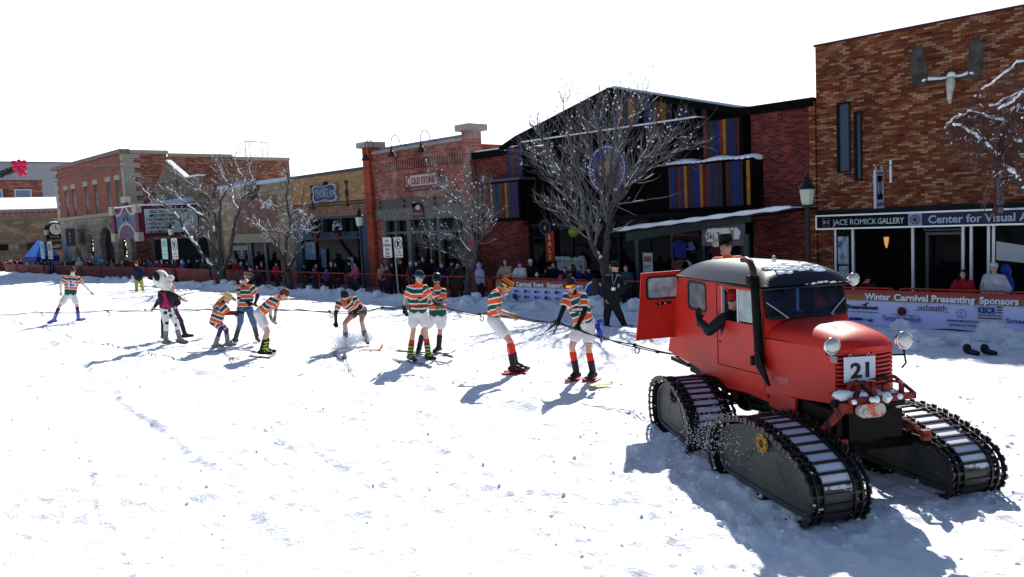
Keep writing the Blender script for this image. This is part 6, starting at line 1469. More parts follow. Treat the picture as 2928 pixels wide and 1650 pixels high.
def limbset(L_, ox, oy, s, Y, seed, spread):
    rng = random.Random(seed); return [(px_limb(P, ox, oy, s, Y, rng, spread), r_) for P, r_ in L_]
V3 = lambda x, y, z: Vector((x, y, z))
c1_ = (380, 380, 0.3444, 19.6)
tk = px_limb([(740, 1310), (742, 1220), (742, 1130)], *c1_, random.Random(1), 0); tk[0].z = 0.0
tree('bare_tree', 'tall bare tree with long snow-lined limbs spreading left in front of the theatre', [V3(tk[1].x, 19.6, -0.05), tk[1], tk[2]], limbset([
    ([(735, 1190), (640, 1085), (560, 990), (500, 900), (420, 790), (370, 690), (250, 590), (150, 530), (60, 440), (0, 395)], 0.13),
    ([(735, 1150), (690, 990), (620, 880), (520, 780), (470, 740)], 0.08),
    ([(740, 1150), (700, 870), (620, 730), (450, 600), (340, 490), (260, 440)], 0.11),
    ([(720, 960), (690, 740), (640, 590), (600, 500), (400, 370), (290, 240)], 0.08),
    ([(742, 1140), (715, 800), (715, 650), (740, 540), (800, 420), (760, 300), (690, 190)], 0.10),
    ([(750, 1150), (820, 950), (832, 800), (880, 650), (920, 540), (980, 470), (1050, 350)], 0.12),
    ([(880, 650), (830, 530), (810, 430), (730, 330), (720, 180)], 0.06), ([(920, 540), (935, 400), (860, 270), (850, 160)], 0.05), ([(940, 500), (1000, 400), (960, 250), (1030, 180)], 0.04)], *c1_, 4, 1.6),
    0.19, 12, dens=0.6, tw=(0.9, 1.9), snow=0.42, blobs=0.28, sub=0.8, rt=0.0065)
tree('bare_tree', 'smaller bare tree with snowy curling branches in front of the tan stone shop', [V3(-35.7, 19.6, -0.05), V3(-35.7, 19.6, 0.5), V3(-35.72, 19.6, 1.15)], limbset([
    ([(1272, 1180), (1270, 900), (1300, 740), (1280, 560), (1290, 400), (1275, 330)], 0.10), ([(1262, 1130), (1210, 960), (1140, 840), (1060, 770), (960, 730)], 0.08),
    ([(1285, 1130), (1340, 1040), (1360, 900), (1380, 700), (1420, 440)], 0.08), ([(1300, 860), (1360, 800), (1450, 820)], 0.04), ([(1290, 700), (1180, 600), (1060, 615)], 0.045),
    ([(1300, 690), (1380, 640), (1450, 710), (1500, 800)], 0.04), ([(1270, 860), (1190, 800), (1090, 830)], 0.04)], *c1_, 7, 1.0), 0.15, 19, dens=0.95, tw=(0.6, 1.2), snow=0.55, blobs=0.22, sub=0.8, rt=0.008)
c3_ = (1040, 330, 0.3927, 19.7)
tree('bare_tree', 'slender bare tree with fine twigs in front of the ice cream shop', [V3(-22.5, 19.7, -0.05), V3(-22.48, 19.7, 0.6), V3(-22.3, 19.7, 1.35)], limbset([
    ([(785, 1130), (815, 1000), (810, 870), (760, 700), (640, 580), (570, 520), (470, 420)], 0.085), ([(815, 1000), (830, 850), (840, 700), (790, 560), (740, 440)], 0.06), ([(810, 1010), (880, 830), (940, 720)], 0.05),
    ([(790, 1020), (700, 900), (560, 860), (430, 850)], 0.045), ([(820, 930), (780, 760), (690, 620), (600, 480)], 0.045), ([(830, 850), (870, 650), (860, 470)], 0.045), ([(770, 1180), (735, 1060), (690, 1020)], 0.07),
    ([(690, 1020), (560, 990), (440, 930), (380, 860)], 0.03), ([(810, 870), (700, 760), (560, 700), (460, 640)], 0.04)], *c3_, 9, 1.2), 0.11, 31, dens=1.5, tw=(0.7, 1.3), snow=0.18, blobs=0.14, sub=1.0, rt=0.0048)
c4_ = (1500, 220, 0.4409, 19.6)
tree('bare_tree', 'large vase-shaped bare tree with dense fine twigs in front of the gabled shop', [V3(-16.1, 19.6, -0.05), V3(-16.1, 19.6, 0.7), V3(-16.12, 19.6, 1.2)], limbset([
    ([(520, 1290), (500, 1200), (440, 1080), (400, 950), (300, 800), (200, 560), (100, 380), (30, 290)], 0.12), ([(522, 1280), (530, 1080), (550, 960), (530, 750), (500, 560), (480, 300), (490, 100)], 0.13),
    ([(545, 980), (560, 880), (600, 790), (680, 680), (780, 560), (900, 440), (1070, 270)], 0.10), ([(680, 680), (850, 560), (1000, 470), (1160, 420)], 0.05), ([(535, 820), (620, 500), (720, 250), (740, 120)], 0.06),
    ([(500, 900), (350, 750), (180, 640), (60, 560)], 0.05), ([(500, 880), (350, 600), (280, 350), (250, 130)], 0.055), ([(400, 950), (300, 960), (220, 910)], 0.025), ([(530, 850), (460, 600), (400, 350), (390, 150)], 0.055),
    ([(400, 940), (260, 850), (130, 790)], 0.035), ([(560, 880), (700, 650), (820, 420), (860, 260)], 0.05), ([(520, 800), (560, 560), (600, 330), (610, 130)], 0.05), ([(460, 900), (300, 700), (140, 520), (40, 480)], 0.045)], *c4_, 13, 1.5),
    0.12, 47, dens=1.3, tw=(0.8, 1.7), snow=0.10, blobs=0.14, sub=1.0, rt=0.0045)
c5_ = (2600, 130, 0.3374, 17.5)
tree('weeping_tree', 'weeping bare tree with thick snow on arching branches at the right edge', [V3(-2.2, 17.4, 0.0), V3(-2.3, 17.4, 1.2), V3(-2.6, 17.4, 2.2)], limbset([
    ([(1500, 2100), (1250, 1600), (972, 1210), (850, 1080), (750, 960), (700, 900), (620, 820), (530, 750), (440, 690), (390, 680)], 0.075), ([(1500, 2050), (1200, 1350), (972, 900), (880, 780), (820, 680), (740, 640), (600, 585), (490, 580), (380, 640), (310, 700)], 0.07),
    ([(1200, 1300), (1100, 800), (972, 545), (870, 560)], 0.05), ([(1150, 900), (1100, 500), (972, 380), (800, 470), (680, 520)], 0.035), ([(1150, 800), (1080, 300), (972, 130), (760, 280), (620, 370)], 0.035), ([(1150, 800), (1100, 600), (980, 420), (900, 440), (760, 560)], 0.03)], *c5_, 3, 0.5),
    0.10, 5, dens=2.6, tw=(0.5, 1.0), droop=0.35, snow=0.30, twig=TWIGR, blobs=0.02, sub=0.9, rt=0.0035, fat=1.35)

# ------------------------------------------------------------------ snow chunks thrown up by the plough
rng = random.Random(77); ck = 0
def chunk_mesh(seed):
    bm = bmesh.new(); bmesh.ops.create_icosphere(bm, subdivisions=4, radius=1.0)
    for v in bm.verts:
        p = v.co.normalized(); q = 1 + 0.40 * mnoise.noise(p * 1.6 + Vector((seed * 3.1, 0, 0))) + 0.20 * mnoise.noise(p * 4 + Vector((0, seed, 0))) + 0.09 * mnoise.noise(p * 9 + Vector((0, seed, 3)))
        v.co = p * q; v.co.z *= 0.8
    me_ = bpy.data.meshes.new('snow_chunk'); bm.to_mesh(me_); bm.free()
    me_.polygons.foreach_set('use_smooth', [True] * len(me_.polygons)); me_.materials.append(STAINED_SNOW); return me_
CM = [chunk_mesh(s) for s in range(5)]
spots = [(x, y) for x, y in ((2578, 930), (2610, 975), (2660, 985), (2740, 975), (2765, 985), (2835, 955), (2870, 960), (2905, 985), (2600, 1000), (2700, 965), (2795, 990), (2920, 960))]
big = [0.22, 0.26, 0.17, 0.22, 0.12, 0.34, 0.26, 0.2, 0.16, 0.12, 0.12, 0.2]
lst = [(*at_z(x, y + 12, 0.25)[:2], b) for (x, y), b in zip(spots, big)]
for k in range(34): lst.append((rng.uniform(-21, -9.8), rng.uniform(18.2, 19.4), rng.uniform(0.10, 0.27)))
for k in range(50): lst.append((rng.uniform(-62, -21), rng.uniform(18.2, 19.5), rng.uniform(0.08, 0.2)))
lst.sort(key=lambda q: -q[0])
for k, (x, y, b) in enumerate(lst):
    o = bpy.data.objects.new('snow_chunk', CM[k % 5]); col.objects.link(o); z = float(snow_height(np.array([x]), np.array([y]))[0])
    o.location = (x, y, z + b * 0.35); o.scale = (b * rng.uniform(0.9, 1.4), b, b * rng.uniform(0.8, 1.1)); o.rotation_euler = (0, 0, rng.uniform(0, 6.28))
    size = 'large' if b > 0.2 else 'middling' if b > 0.13 else 'small'
    tag(o, '%s lump of ploughed snow at the foot of the barriers, %s from the right' % (size, ordn(k)), 'snow lump', 'lumps of ploughed snow')

# ------------------------------------------------------------------ tent, clock sign, garland at far left
tn = thing('blue_tent', 'bright blue pop-up canopy tent among the far spectators', 'tent', (-87.5, 22.3, 0))
ax, bx_, ay, by = -91.6, -87.0, 21.0, 23.0
cxm, cym = (ax + bx_) / 2, (ay + by) / 2
MB().add([(ax, ay, 1.75), (bx_, ay, 1.75), (bx_, by, 1.75), (ax, by, 1.75), (cxm - 0.6, cym, 3.35), (cxm + 0.6, cym, 3.35)], [(0, 1, 5, 4), (1, 2, 5), (2, 3, 4, 5), (3, 0, 4)]).build('roof', mat('tent_blue', (0.06, 0.22, 0.72), 0.5, var=0.3, sc=0.8), tn)
MB().box(ax, bx_, ay - 0.02, ay + 0.02, 1.2, 1.75).box(bx_ - 0.02, bx_ + 0.02, ay, by, 1.2, 1.75).box(ax, bx_, by - 0.02, by + 0.02, 0.0, 1.75).build('valance', mat('tent_deep_blue', (0.01, 0.02, 0.22), 0.6), tn)
for x in (ax + 0.1, bx_ - 0.1):
    for y in (ay + 0.1, by - 0.1): MB().tube([(x, y, 0), (x, y, 1.75)], 0.05, 6).build('pole', ALU, tn)
ck_ = thing('clock_sign', 'black shop sign with round white street clock on the far stone building', 'clock', (-97, 22.4, 3))
def rp(x, y, X): 
    d = ray(x, y); p = CAM + d * (X / d[0]); return float(p[1]), float(p[2])
y0, z1 = rp(129, 652, -100); y1, z0 = rp(186, 683, -100)
MB().box(-100.2, -100, y0, y1, z0, z1).build('board', mat('sign_black', (0, 0, 0)), ck_)
text_mesh('FINE JEWEL', (z1 - z0) * 0.35, (-99.98, y0 + 0.4, (z0 + z1) / 2), YX, ZV, 0.02, 0.0, width=(y1 - y0) * 0.55).build('lettering', mat('art_gold', (0, 0, 0)), ck_)
text_mesh('& FOSSIL', (z1 - z0) * 0.35, (-99.98, y0 + 0.4, z0 + 0.2), YX, ZV, 0.02, 0.0, width=(y1 - y0) * 0.5).build('lettering', mat('art_gold', (0, 0, 0)), ck_)
yc_, zc_ = rp(168, 655, -99.5)
MB().lathe((-100.6, yc_ - 0.3, zc_), [(0.75, 0), (0.78, 0.1), (0.78, 1.0), (0.7, 1.05)], 28, X=(0, 1, 0), Y=(0, 0, 1), Z=(1, 0, 0)).build('clock_case', BLACK, ck_)
MB().lathe((-99.56, yc_ - 0.3, zc_), [(0.62, 0), (0.62, 0.04)], 28, X=(0, 1, 0), Y=(0, 0, 1), Z=(1, 0, 0)).build('dial', mat('dial_cream', (0.5, 0.5, 0.42), 0.5), ck_)
MB().tube([(-99.5, yc_ - 0.3, zc_), (-99.5, yc_ - 0.3, zc_ + 0.45)], 0.03, 5).tube([(-99.5, yc_ - 0.3, zc_), (-99.5, yc_, zc_)], 0.03, 5).build('hands', BLACK, ck_)
MB().ball((-100.1, yc_ - 0.3, zc_ + 0.78), (0.5, 0.45, 0.12), 12, 6).build('snow', SNOW, ck_)
for (xa, ya, xb, yb, s, m_, lab) in ((0, 700, 22, 716, '', BLACK, 'small black square plate on the far stone wall'), (24, 698, 56, 713, 'GALLERY', mat('plaque_tan', (0.25, 0.21, 0.16), 0.7), 'tan ornate plaque on the far stone wall'), (79, 695, 186, 712, 'JEWELRY GALLERY', mat('board_dark_brown', (0.03, 0.022, 0.015), 0.6), 'long dark shop board over the blue tent')):
    y0, z1 = rp(xa, ya, -107.7); y1, z0 = rp(xb, yb, -107.7)
    t = thing('wall_sign', lab, 'sign', (-107.7, (y0 + y1) / 2, z0)); MB().box(-107.95, -107.7, y0, y1, z0, z1).build('board', m_, t)
    if s: text_mesh(s, (z1 - z0) * 0.5, (-107.66, (y0 + y1) / 2, z0 + (z1 - z0) * 0.25), YX, ZV, 0.02, 0.02, 'CENTER', width=(y1 - y0) * 0.8).build('lettering', mat('art_gold', (0, 0, 0)), t)
ga = thing('garland', 'dark green garland with big red bow strung over the street at upper left', 'decoration', (-33, 6.5, 6))
gp = [at_y(x, y, 6.8) for x, y in ((-60, 530), (-30, 512), (0, 500), (15, 494), (32, 486), (48, 480))]
gm = MB(); rng = random.Random(2); gs = smooth_line([Vector([float(c) for c in p]) for p in gp], 8)
for p in gs:
    for k in range(34):
        d = Vector((rng.gauss(0, 1), rng.gauss(0, 1), rng.gauss(0, 1))).normalized() * rng.uniform(0.06, 0.14); e = d.cross(Vector((0.2, 1, 0.4))).normalized() * 0.02
        q = p + Vector((rng.gauss(0, .05), rng.gauss(0, .05), rng.gauss(0, .04))); gm.add([q, q + d * 0.5 + e, q + d, q + d * 0.5 - e], [(0, 1, 2, 3)])
gm.build('greenery', mat('garland_green', (0.008, 0.02, 0.018), 0.8), ga)
bc = Vector([float(c) for c in at_y(55, 478, 6.8)]); bo = MB()
for a, L_, w_ in ((0.6, 0.30, 0.15), (1.5, 0.24, 0.12), (2.5, 0.30, 0.15), (-0.2, 0.26, 0.13), (-1.5, 0.32, 0.10), (-0.9, 0.34, 0.09), (3.3, 0.22, 0.12)):
    d = Vector((math.cos(a) * 0.7, math.cos(a) * 0.7, math.sin(a))); bo.ball(bc + d * L_ * 0.55, (L_ * 0.5, 0.06, w_ * 0.7), 10, 6, ax=(d.normalized(), Vector((-0.7, 0.7, 0)), d.cross(Vector((-0.7, 0.7, 0))).normalized()))
bo.build('bow', mat('bow_red', (0.50, 0.015, 0.06), 0.5), ga, smooth=True)
gw = MB().tube([bc, bc + Vector((-27, 17.2, 2.6))], 0.003, 4).build('wire', BLACK, ga)
# ------------------------------------------------------------------ people
def capsule(mb, p0, r0, p1, r1, n=10):
    p0, p1 = Vector(p0), Vector(p1); d = p1 - p0
    if d.length < 1e-5: d = Vector((0, 0, 1e-3))
    u = d.normalized(); P = []; Rr = []
    for a in (80, 55, 28): P.append(p0 - u * (r0 * math.sin(R(a)))); Rr.append(r0 * math.cos(R(a)))
    P.append(p0); Rr.append(r0); P.append(p1); Rr.append(r1)
    for a in (28, 55, 80): P.append(p1 + u * (r1 * math.sin(R(a)))); Rr.append(r1 * math.cos(R(a)))
    mb.tube(P, Rr, n)
def skin_over(prims, voxel=0.014, its=2, name='blob'):
    """one continuous surface grown over overlapping tapered limbs"""
    mb = MB()
    for q in prims:
        if q[0] == 'c': capsule(mb, q[1], q[2], q[3], q[4])
        else: mb.ball(q[1], q[2], 14, 10, ax=q[3])
    me_ = bpy.data.meshes.new(name); me_.from_pydata(mb.v, [], mb.f); o = bpy.data.objects.new(name, me_); col.objects.link(o)
    m1 = o.modifiers.new('r', 'REMESH'); m1.mode = 'VOXEL'; m1.voxel_size = voxel; m1.use_smooth_shade = True
    m2 = o.modifiers.new('s', 'SMOOTH'); m2.factor = 0.5; m2.iterations = its
    dg = bpy.context.evaluated_depsgraph_get(); out = bpy.data.meshes.new_from_object(o.evaluated_get(dg)); bpy.data.objects.remove(o); bpy.data.meshes.remove(me_)
    out.name = name; out.polygons.foreach_set('use_smooth', [True] * len(out.polygons))
    return out
def put(me_, name, m_, parent, label=None):
    me_.materials.clear(); me_.materials.append(m_)
    if parent is not None:
        me_.transform(root_mat(parent).inverted())
    o = bpy.data.objects.new(name, me_); col.objects.link(o); o.parent = parent
    if label: o['label'] = label
    return o
def seg_param(me_, segs):
    """float attribute s: distance along the nearest of the given segments (p0, p1, s0)"""
    n = len(me_.vertices); co = np.empty(n * 3); me_.vertices.foreach_get('co', co); co = co.reshape(-1, 3); best = np.full(n, 1e9); S = np.zeros(n)
    for p0, p1, s0, wgt in segs:
        a = np.array(p0); d = np.array(p1) - a; L_ = np.linalg.norm(d); d = d / L_; t_ = (co - a) @ d; tc_ = np.clip(t_, 0, L_)
        dist = np.linalg.norm(co - (a + tc_[:, None] * d), axis=1) * wgt; k = dist < best; best[k] = dist[k]; S[k] = s0 + t_[k]
    at = me_.attributes.new('s', 'FLOAT', 'POINT'); at.data.foreach_set('value', S.astype(np.float32))
def stripe_mat(name, stops, rough=0.8, scale=1.0):
    m = bpy.data.materials.new(name); m.use_nodes = True; t = m.node_tree; b = t.nodes['Principled BSDF']; a = N(t, 'ShaderNodeAttribute'); a.attribute_name = 's'
    g = N(t, 'ShaderNodeTexCoord'); nz = N(t, 'ShaderNodeTexNoise'); nz.inputs['Scale'].default_value = 7; t.links.new(g.outputs['Object'], nz.inputs['Vector'])
    v = math_(t, 'ADD', a.outputs['Fac'], math_(t, 'MULTIPLY', math_(t, 'SUBTRACT', nz.outputs['Fac'], 0.5), 0.03))
    r_ = ramp(t, stops, True); t.links.new(math_(t, 'MULTIPLY', v, 1.0 / scale), r_.inputs[0]); t.links.new(r_.outputs[0], b.inputs['Base Color']); b.inputs['Roughness'].default_value = rough
    b.inputs['Specular IOR Level'].default_value = 0.2
    n2 = N(t, 'ShaderNodeTexNoise'); n2.inputs['Scale'].default_value = 9; n2.inputs['Detail'].default_value = 3; t.links.new(g.outputs['Object'], n2.inputs['Vector'])
    bp = N(t, 'ShaderNodeBump'); bp.inputs['Distance'].default_value = 0.03; bp.inputs['Strength'].default_value = 0.6; t.links.new(n2.outputs['Fac'], bp.inputs['Height']); t.links.new(bp.outputs[0], b.inputs['Normal'])
    return m
OR, WH, GR_ = (0.76, 0.095, 0.014), (0.72, 0.72, 0.74), (0.010, 0.075, 0.050)
JERSEY = stripe_mat('striped_jersey', [(0, OR), (0.085, WH), (0.110, GR_), (0.195, WH), (0.218, OR), (0.300, WH), (0.322, GR_), (0.400, WH), (0.422, OR), (0.505, WH), (0.528, GR_)])
SKIN = mat('skin', (0.56, 0.33, 0.25), 0.55, var=0.12, sc=14); SKIND = mat('skin_tanned', (0.46, 0.25, 0.18), 0.55, var=0.12, sc=14)
SHORTS = mat('white_shorts', (0.62, 0.61, 0.62), 0.85, bump=0.02, bsc=12)
HAIRM = mat('brown_hair', (0.05, 0.028, 0.016), 0.7, var=0.3, sc=30)
def hand_prims(w, d, palm, side, curl=0.5, s=1.0, fr=0.0095):
    """palm and five fingers: wrist w, direction d, palm normal, thumb side"""
    d = Vector(d).normalized(); palm = (Vector(palm) - d * Vector(palm).dot(d)).normalized(); side_ = d.cross(palm).normalized() * side
    P = [('c', w, 0.026 * s, w + d * 0.03 * s, 0.030 * s)]
    for k, (off, ln) in enumerate(((0.027, 0.068), (0.009, 0.078), (-0.010, 0.072), (-0.028, 0.056))):
        base = w + d * 0.085 * s + side_ * off * s; P.append(('c', w + d * 0.02 * s + side_ * off * 0.6 * s, 0.018 * s, base, 0.015 * s))
        d1 = (d * math.cos(curl * 0.8) + palm * math.sin(curl * 0.8) + side_ * off * 3).normalized(); mid = base + d1 * ln * 0.5 * s
        d2 = (d * math.cos(curl * 1.8) + palm * math.sin(curl * 1.8)).normalized(); P.append(('c', base, fr * 1.15 * s, mid, fr * s)); P.append(('c', mid, fr * s, mid + d2 * ln * 0.5 * s, fr * 0.85 * s))
    tb = w + d * 0.03 * s + side_ * 0.03 * s; td = (d * 0.7 + side_ * 0.7 + palm * 0.3).normalized(); tm = tb + td * 0.035 * s
    P += [('c', tb, 0.015 * s, tm, 0.012 * s), ('c', tm, 0.012 * s, tm + (td + palm * curl).normalized() * 0.03 * s, 0.010 * s)]
    return P
def make_person(label, J, face, opt, name='person', cat='person', root_loc=None, group=None):
    """J: joints as world vectors; face: facing direction; opt: clothing"""
    J = {k: Vector([float(c) for c in v]) for k, v in J.items()}
    f = Vector(face).normalized(); hp = J['h']; s = opt.get('s', 1.0); vx = opt.get('voxel', 0.013)
    hup = (hp - J['n']).normalized(); hup = (hup + Vector((0, 0, 0.7))).normalized(); f = (f - hup * f.dot(hup)).normalized(); sd = f.cross(hup).normalized()
    ms, mh = (J['sL'] + J['sR']) / 2, (J['hL'] + J['hR']) / 2; sp = (mh - ms).normalized(); mh0 = mh
    base = root_loc if root_loc is not None else Vector((mh.x, mh.y, min(J['aL'].z, J['aR'].z) - 0.09))
    t = thing(name, label, cat, base, group)
    lerp = lambda a, b, q: a + (b - a) * q
    ax3 = (sd, f, hup)
    wd = opt.get('build', 1.0)
    B = [('e', hp, (0.076 * s, 0.096 * s, 0.115 * s), ax3), ('e', hp + f * 0.028 * s - hup * 0.062 * s, (0.055 * s, 0.062 * s, 0.055 * s), ax3),
         ('c', hp + f * 0.088 * s + hup * 0.005 * s, 0.012 * s, hp + f * 0.112 * s - hup * 0.022 * s, 0.015 * s), ('c', hp - hup * 0.06 * s - f * 0.01, 0.052 * s, J['n'], 0.058 * s),
         ('e', hp + sd * 0.078 * s - hup * 0.005, (0.012 * s, 0.022 * s, 0.032 * s), ax3), ('e', hp - sd * 0.078 * s - hup * 0.005, (0.012 * s, 0.022 * s, 0.032 * s), ax3),
         ('c', hp + f * 0.085 * s + sd * 0.03 * s + hup * 0.03 * s, 0.014 * s, hp + f * 0.085 * s - sd * 0.03 * s + hup * 0.03 * s, 0.014 * s), ('c', hp + f * 0.09 * s - hup * 0.093 * s, 0.022 * s, hp + f * 0.07 * s - hup * 0.095 * s, 0.028 * s)]
    def torso(e, cut=0.0):
        mh = mh0 - sp * cut
        r1, r2 = (0.112 * wd + e) * s, (0.105 * wd + e) * s; P = []
        for a, b in (('sL', 'hL'), ('sR', 'hR')):
            p0 = ms + (J[a] - ms) * 0.50 + sp * 0.10 * s; p1 = mh + (J[b] - mh) * 0.55; P.append(('c', p0, r1, p1, r2))
        P.append(('c', ms + sp * 0.09 * s, r1, mh, r2)); P.append(('c', J['sL'], (0.058 + e) * s, J['sR'], (0.058 + e) * s)); P.append(('c', J['n'] + sp * 0.02, (0.06 + e * 0.6) * s, ms + sp * 0.05, (0.08 + e) * s))
        return P
    B += torso(0)
    for q in 'LR':
        S_, E_, W_ = J['s' + q], J['e' + q], J['w' + q]
        B += [('c', S_, 0.052 * s, E_, 0.040 * s), ('c', E_, 0.041 * s, lerp(E_, W_, 0.35), 0.040 * s), ('c', lerp(E_, W_, 0.35), 0.040 * s, W_, 0.026 * s)]
        if not opt.get('gloves', True) or q in opt.get('bare', ''):
            hd_ = (W_ - E_).normalized(); pn = opt.get('palm' + q, f if abs(hd_.dot(f)) < 0.9 else Vector((0, 0, -1))); B += hand_prims(W_, hd_, pn, 1 if q == 'L' else -1, opt.get('curl' + q, 0.5), s, 0.011)
        H_, K_, A_, T_ = J['h' + q], J['k' + q], J['a' + q], J['t' + q]
        bk = (K_ - (H_ + A_) / 2); bk = -bk.normalized() if bk.length > 0.02 else -f
        B += [('c', lerp(H_, mh, 0.15), 0.092 * s * wd, lerp(H_, K_, 0.5), 0.076 * s), ('c', lerp(H_, K_, 0.5), 0.076 * s, K_, 0.056 * s), ('c', K_, 0.054 * s, lerp(K_, A_, 0.32) + bk * 0.014, 0.057 * s), ('c', lerp(K_, A_, 0.32) + bk * 0.014, 0.057 * s, A_, 0.038 * s), ('c', A_, 0.04 * s, T_, 0.038 * s)]
    put(skin_over(B, vx, 2, 'body'), 'body', opt.get('skin', SKIN), t)
    # shirt
    jm = opt.get('jersey', JERSEY); e = opt.get('loose', 0.022); sl = opt.get('sleeve', 0.55); hem = opt.get('hem', 0.04)
    P = torso(e, 0.155 - hem)
    segs = [(J['n'] + sp * 0.0, mh + sp * 0.2, 0.0, 0.78)]
    for q in 'LR':
        S_, E_, W_ = J['s' + q], J['e' + q], J['w' + q]; c_ = lerp(S_, E_, min(sl, 1.0)); P.append(('c', S_, (0.060 + e) * s, c_, (0.050 + e) * s)); segs.append((S_, E_, 0.13, 1.0))
        if sl > 1: P.append(('c', E_, (0.044 + e) * s, lerp(E_, W_, sl - 1), (0.032 + e * 0.6) * s))
    jme = skin_over(P, vx, 3, 'shirt'); seg_param(jme, segs); put(jme, opt.get('shirt_name', 'jersey'), jm, t)
    if opt.get('under'):
        P = []
        for q in 'LR':
            S_, E_, W_ = J['s' + q], J['e' + q], J['w' + q]; P += [('c', lerp(S_, E_, 0.3), 0.058 * s, E_, 0.050 * s), ('c', E_, 0.050 * s, lerp(E_, W_, 0.92), 0.036 * s)]
        P.append(('c', J['n'] - sp * 0.03, 0.068 * s, J['n'] + sp * 0.05, 0.08 * s)); put(skin_over(P, vx, 2, 'undershirt'), 'undershirt', opt['under'], t)
    # lower garment
    pl = opt.get('leg', 0.55); P = []; e2 = opt.get('leg_loose', 0.022)
    for q in 'LR':
        H_, K_, A_ = J['h' + q], J['k' + q], J['a' + q]
        P.append(('c', mh - sp * 0.03, 0.115 * s * wd + e2 * .6, lerp(H_, mh, 0.15), 0.098 * s * wd + e2)); c_ = lerp(H_, K_, min(pl, 1)); P.append(('c', lerp(H_, mh, 0.12), (0.094 * wd + e2) * s, c_, (0.080 + e2 + (0.012 if pl < 1 else -0.012)) * s))
        if pl > 1: P.append(('c', K_, (0.060 + e2) * s, lerp(K_, A_, pl - 1), (0.046 + e2) * s))
    tm_ = skin_over(P, vx, 2, 'lower'); seg_param(tm_, [(J['hL'], J['kL'], 0, 1), (J['hR'], J['kR'], 0, 1), (J['kL'], J['aL'], 0.45, 1), (J['kR'], J['aR'], 0.45, 1)])
    put(tm_, opt.get('lower_name', 'shorts'), opt.get('lower', SHORTS), t)
    if opt.get('inner'):
        for q in 'LR': put(skin_over([('c', lerp(J['h' + q], J['k' + q], 0.45), 0.090 * s, lerp(J['h' + q], J['k' + q], 0.68), 0.078 * s)], vx, 1, 'tights'), 'tights', opt['inner'], t)
    if opt.get('socks'):
        for q in 'LR': put(skin_over([('c', lerp(J['k' + q], J['a' + q], opt.get('sock0', 0.38)), 0.064 * s, J['a' + q], 0.048 * s)], vx, 1, 'sock'), 'sock', opt['socks'], t)
    bm_ = opt.get('boots', BLACK); top = opt.get('boot_top', 0.27)
    for q in 'LR':
        K_, A_, T_ = J['k' + q], J['a' + q], J['t' + q]; up_ = (K_ - A_).normalized(); fd = (T_ - A_); fd.z = 0; fl = fd.normalized() if fd.length > 0.02 else Vector((f.x, f.y, 0)).normalized()
        heel = A_ - fl * 0.06 + Vector((0, 0, -0.04)); toe = A_ + fl * 0.19 * s + Vector((0, 0, T_.z - A_.z + 0.01))
        P = [('c', A_ + up_ * top * s, 0.066 * s, A_, 0.060 * s), ('c', A_, 0.058 * s, A_ + fl * 0.10 + Vector((0, 0, -0.035)), 0.052 * s), ('c', heel, 0.048 * s, toe, 0.045 * s)]
        bo = put(skin_over(P, vx, 1, 'boot'), 'boot', bm_, t)
        if opt.get('buckles'):
            bk_ = MB()
            for z_ in (0.05, 0.12, 0.19): bk_.tube([A_ + up_ * z_ + (fl * math.cos(a) + fl.cross(up_) * math.sin(a)) * 0.068 for a in np.linspace(-1.6, 1.6, 9)], 0.013, 6)
            for z_ in (0.06, 0.12): bk_.tube([A_ + fl * z_ + Vector((0, 0, -0.035)) + (Vector((0, 0, 1)) * math.cos(a) + fl.cross(Vector((0, 0, 1))) * math.sin(a)) * 0.055 for a in np.linspace(-1.5, 1.5, 7)], 0.012, 6)
            bk_.build('buckles', opt['buckles'], bo)
    # hands
    gm_ = opt.get('gloves', BLACK)
    if gm_:
        for q in 'LR':
            if q in opt.get('bare', ''): continue
            E_, W_ = J['e' + q], J['w' + q]; hd_ = opt.get('hand' + q); hd_ = Vector(hd_).normalized() if hd_ else (W_ - E_).normalized(); pn = Vector(opt.get('palm' + q, f))
            if abs(hd_.dot(pn)) > 0.93: pn = Vector((0, 0, -1))
            P = [('c', W_ - hd_ * 0.05, 0.036 * s, W_, 0.036 * s)] + [(p[0], p[1], p[2] * 1.25, p[3], p[4] * 1.25) for p in hand_prims(W_, hd_, pn, 1 if q == 'L' else -1, opt.get('curl' + q, 1.1), 1.12 * s, 0.0105)]
            put(skin_over(P, 0.009, 1, 'glove'), 'glove', gm_, t)
    # head wear
    def cap_ring(z0, z1, r0, r1, m_, nm, n=22, tilt=0.0):
        return MB().lathe(hp, [(r0 * s, z0 * s), ((r0 + r1) / 2 * s, (z0 + z1) / 2 * s), (r1 * s, z1 * s)], n, X=sd, Y=f, Z=hup).build(nm, m_, t, smooth=True)
    hat = opt.get('hat')
    if hat in ('beanie', 'pompom', 'striped', 'helmet'):
        fc = 1.0; mb = MB(); prof = [(0.098, 0.012), (0.108, 0.02), (0.108, 0.055), (0.100, 0.062), (0.099, 0.09), (0.088, 0.125), (0.062, 0.15), (0.02, 0.163)]
        if hat == 'striped': prof = [(0.098, 0.01), (0.108, 0.02), (0.108, 0.06), (0.104, 0.1), (0.100, 0.145), (0.085, 0.175), (0.05, 0.19), (0.01, 0.194)]
        mb.lathe(hp - f * 0.008, [(r_ * s, z_ * s) for r_, z_ in prof], 22, X=sd * 0.92, Y=f * 1.08, Z=(hup - f * 0.12).normalized())
        me_hat = mb.build('hat', opt['hat_mat'], t, smooth=True)
        if hat == 'striped': seg_param(me_hat.data, [(Vector(t.matrix_world.inverted() @ hp), Vector(t.matrix_world.inverted() @ (hp + hup * 0.2)), 0, 1)])
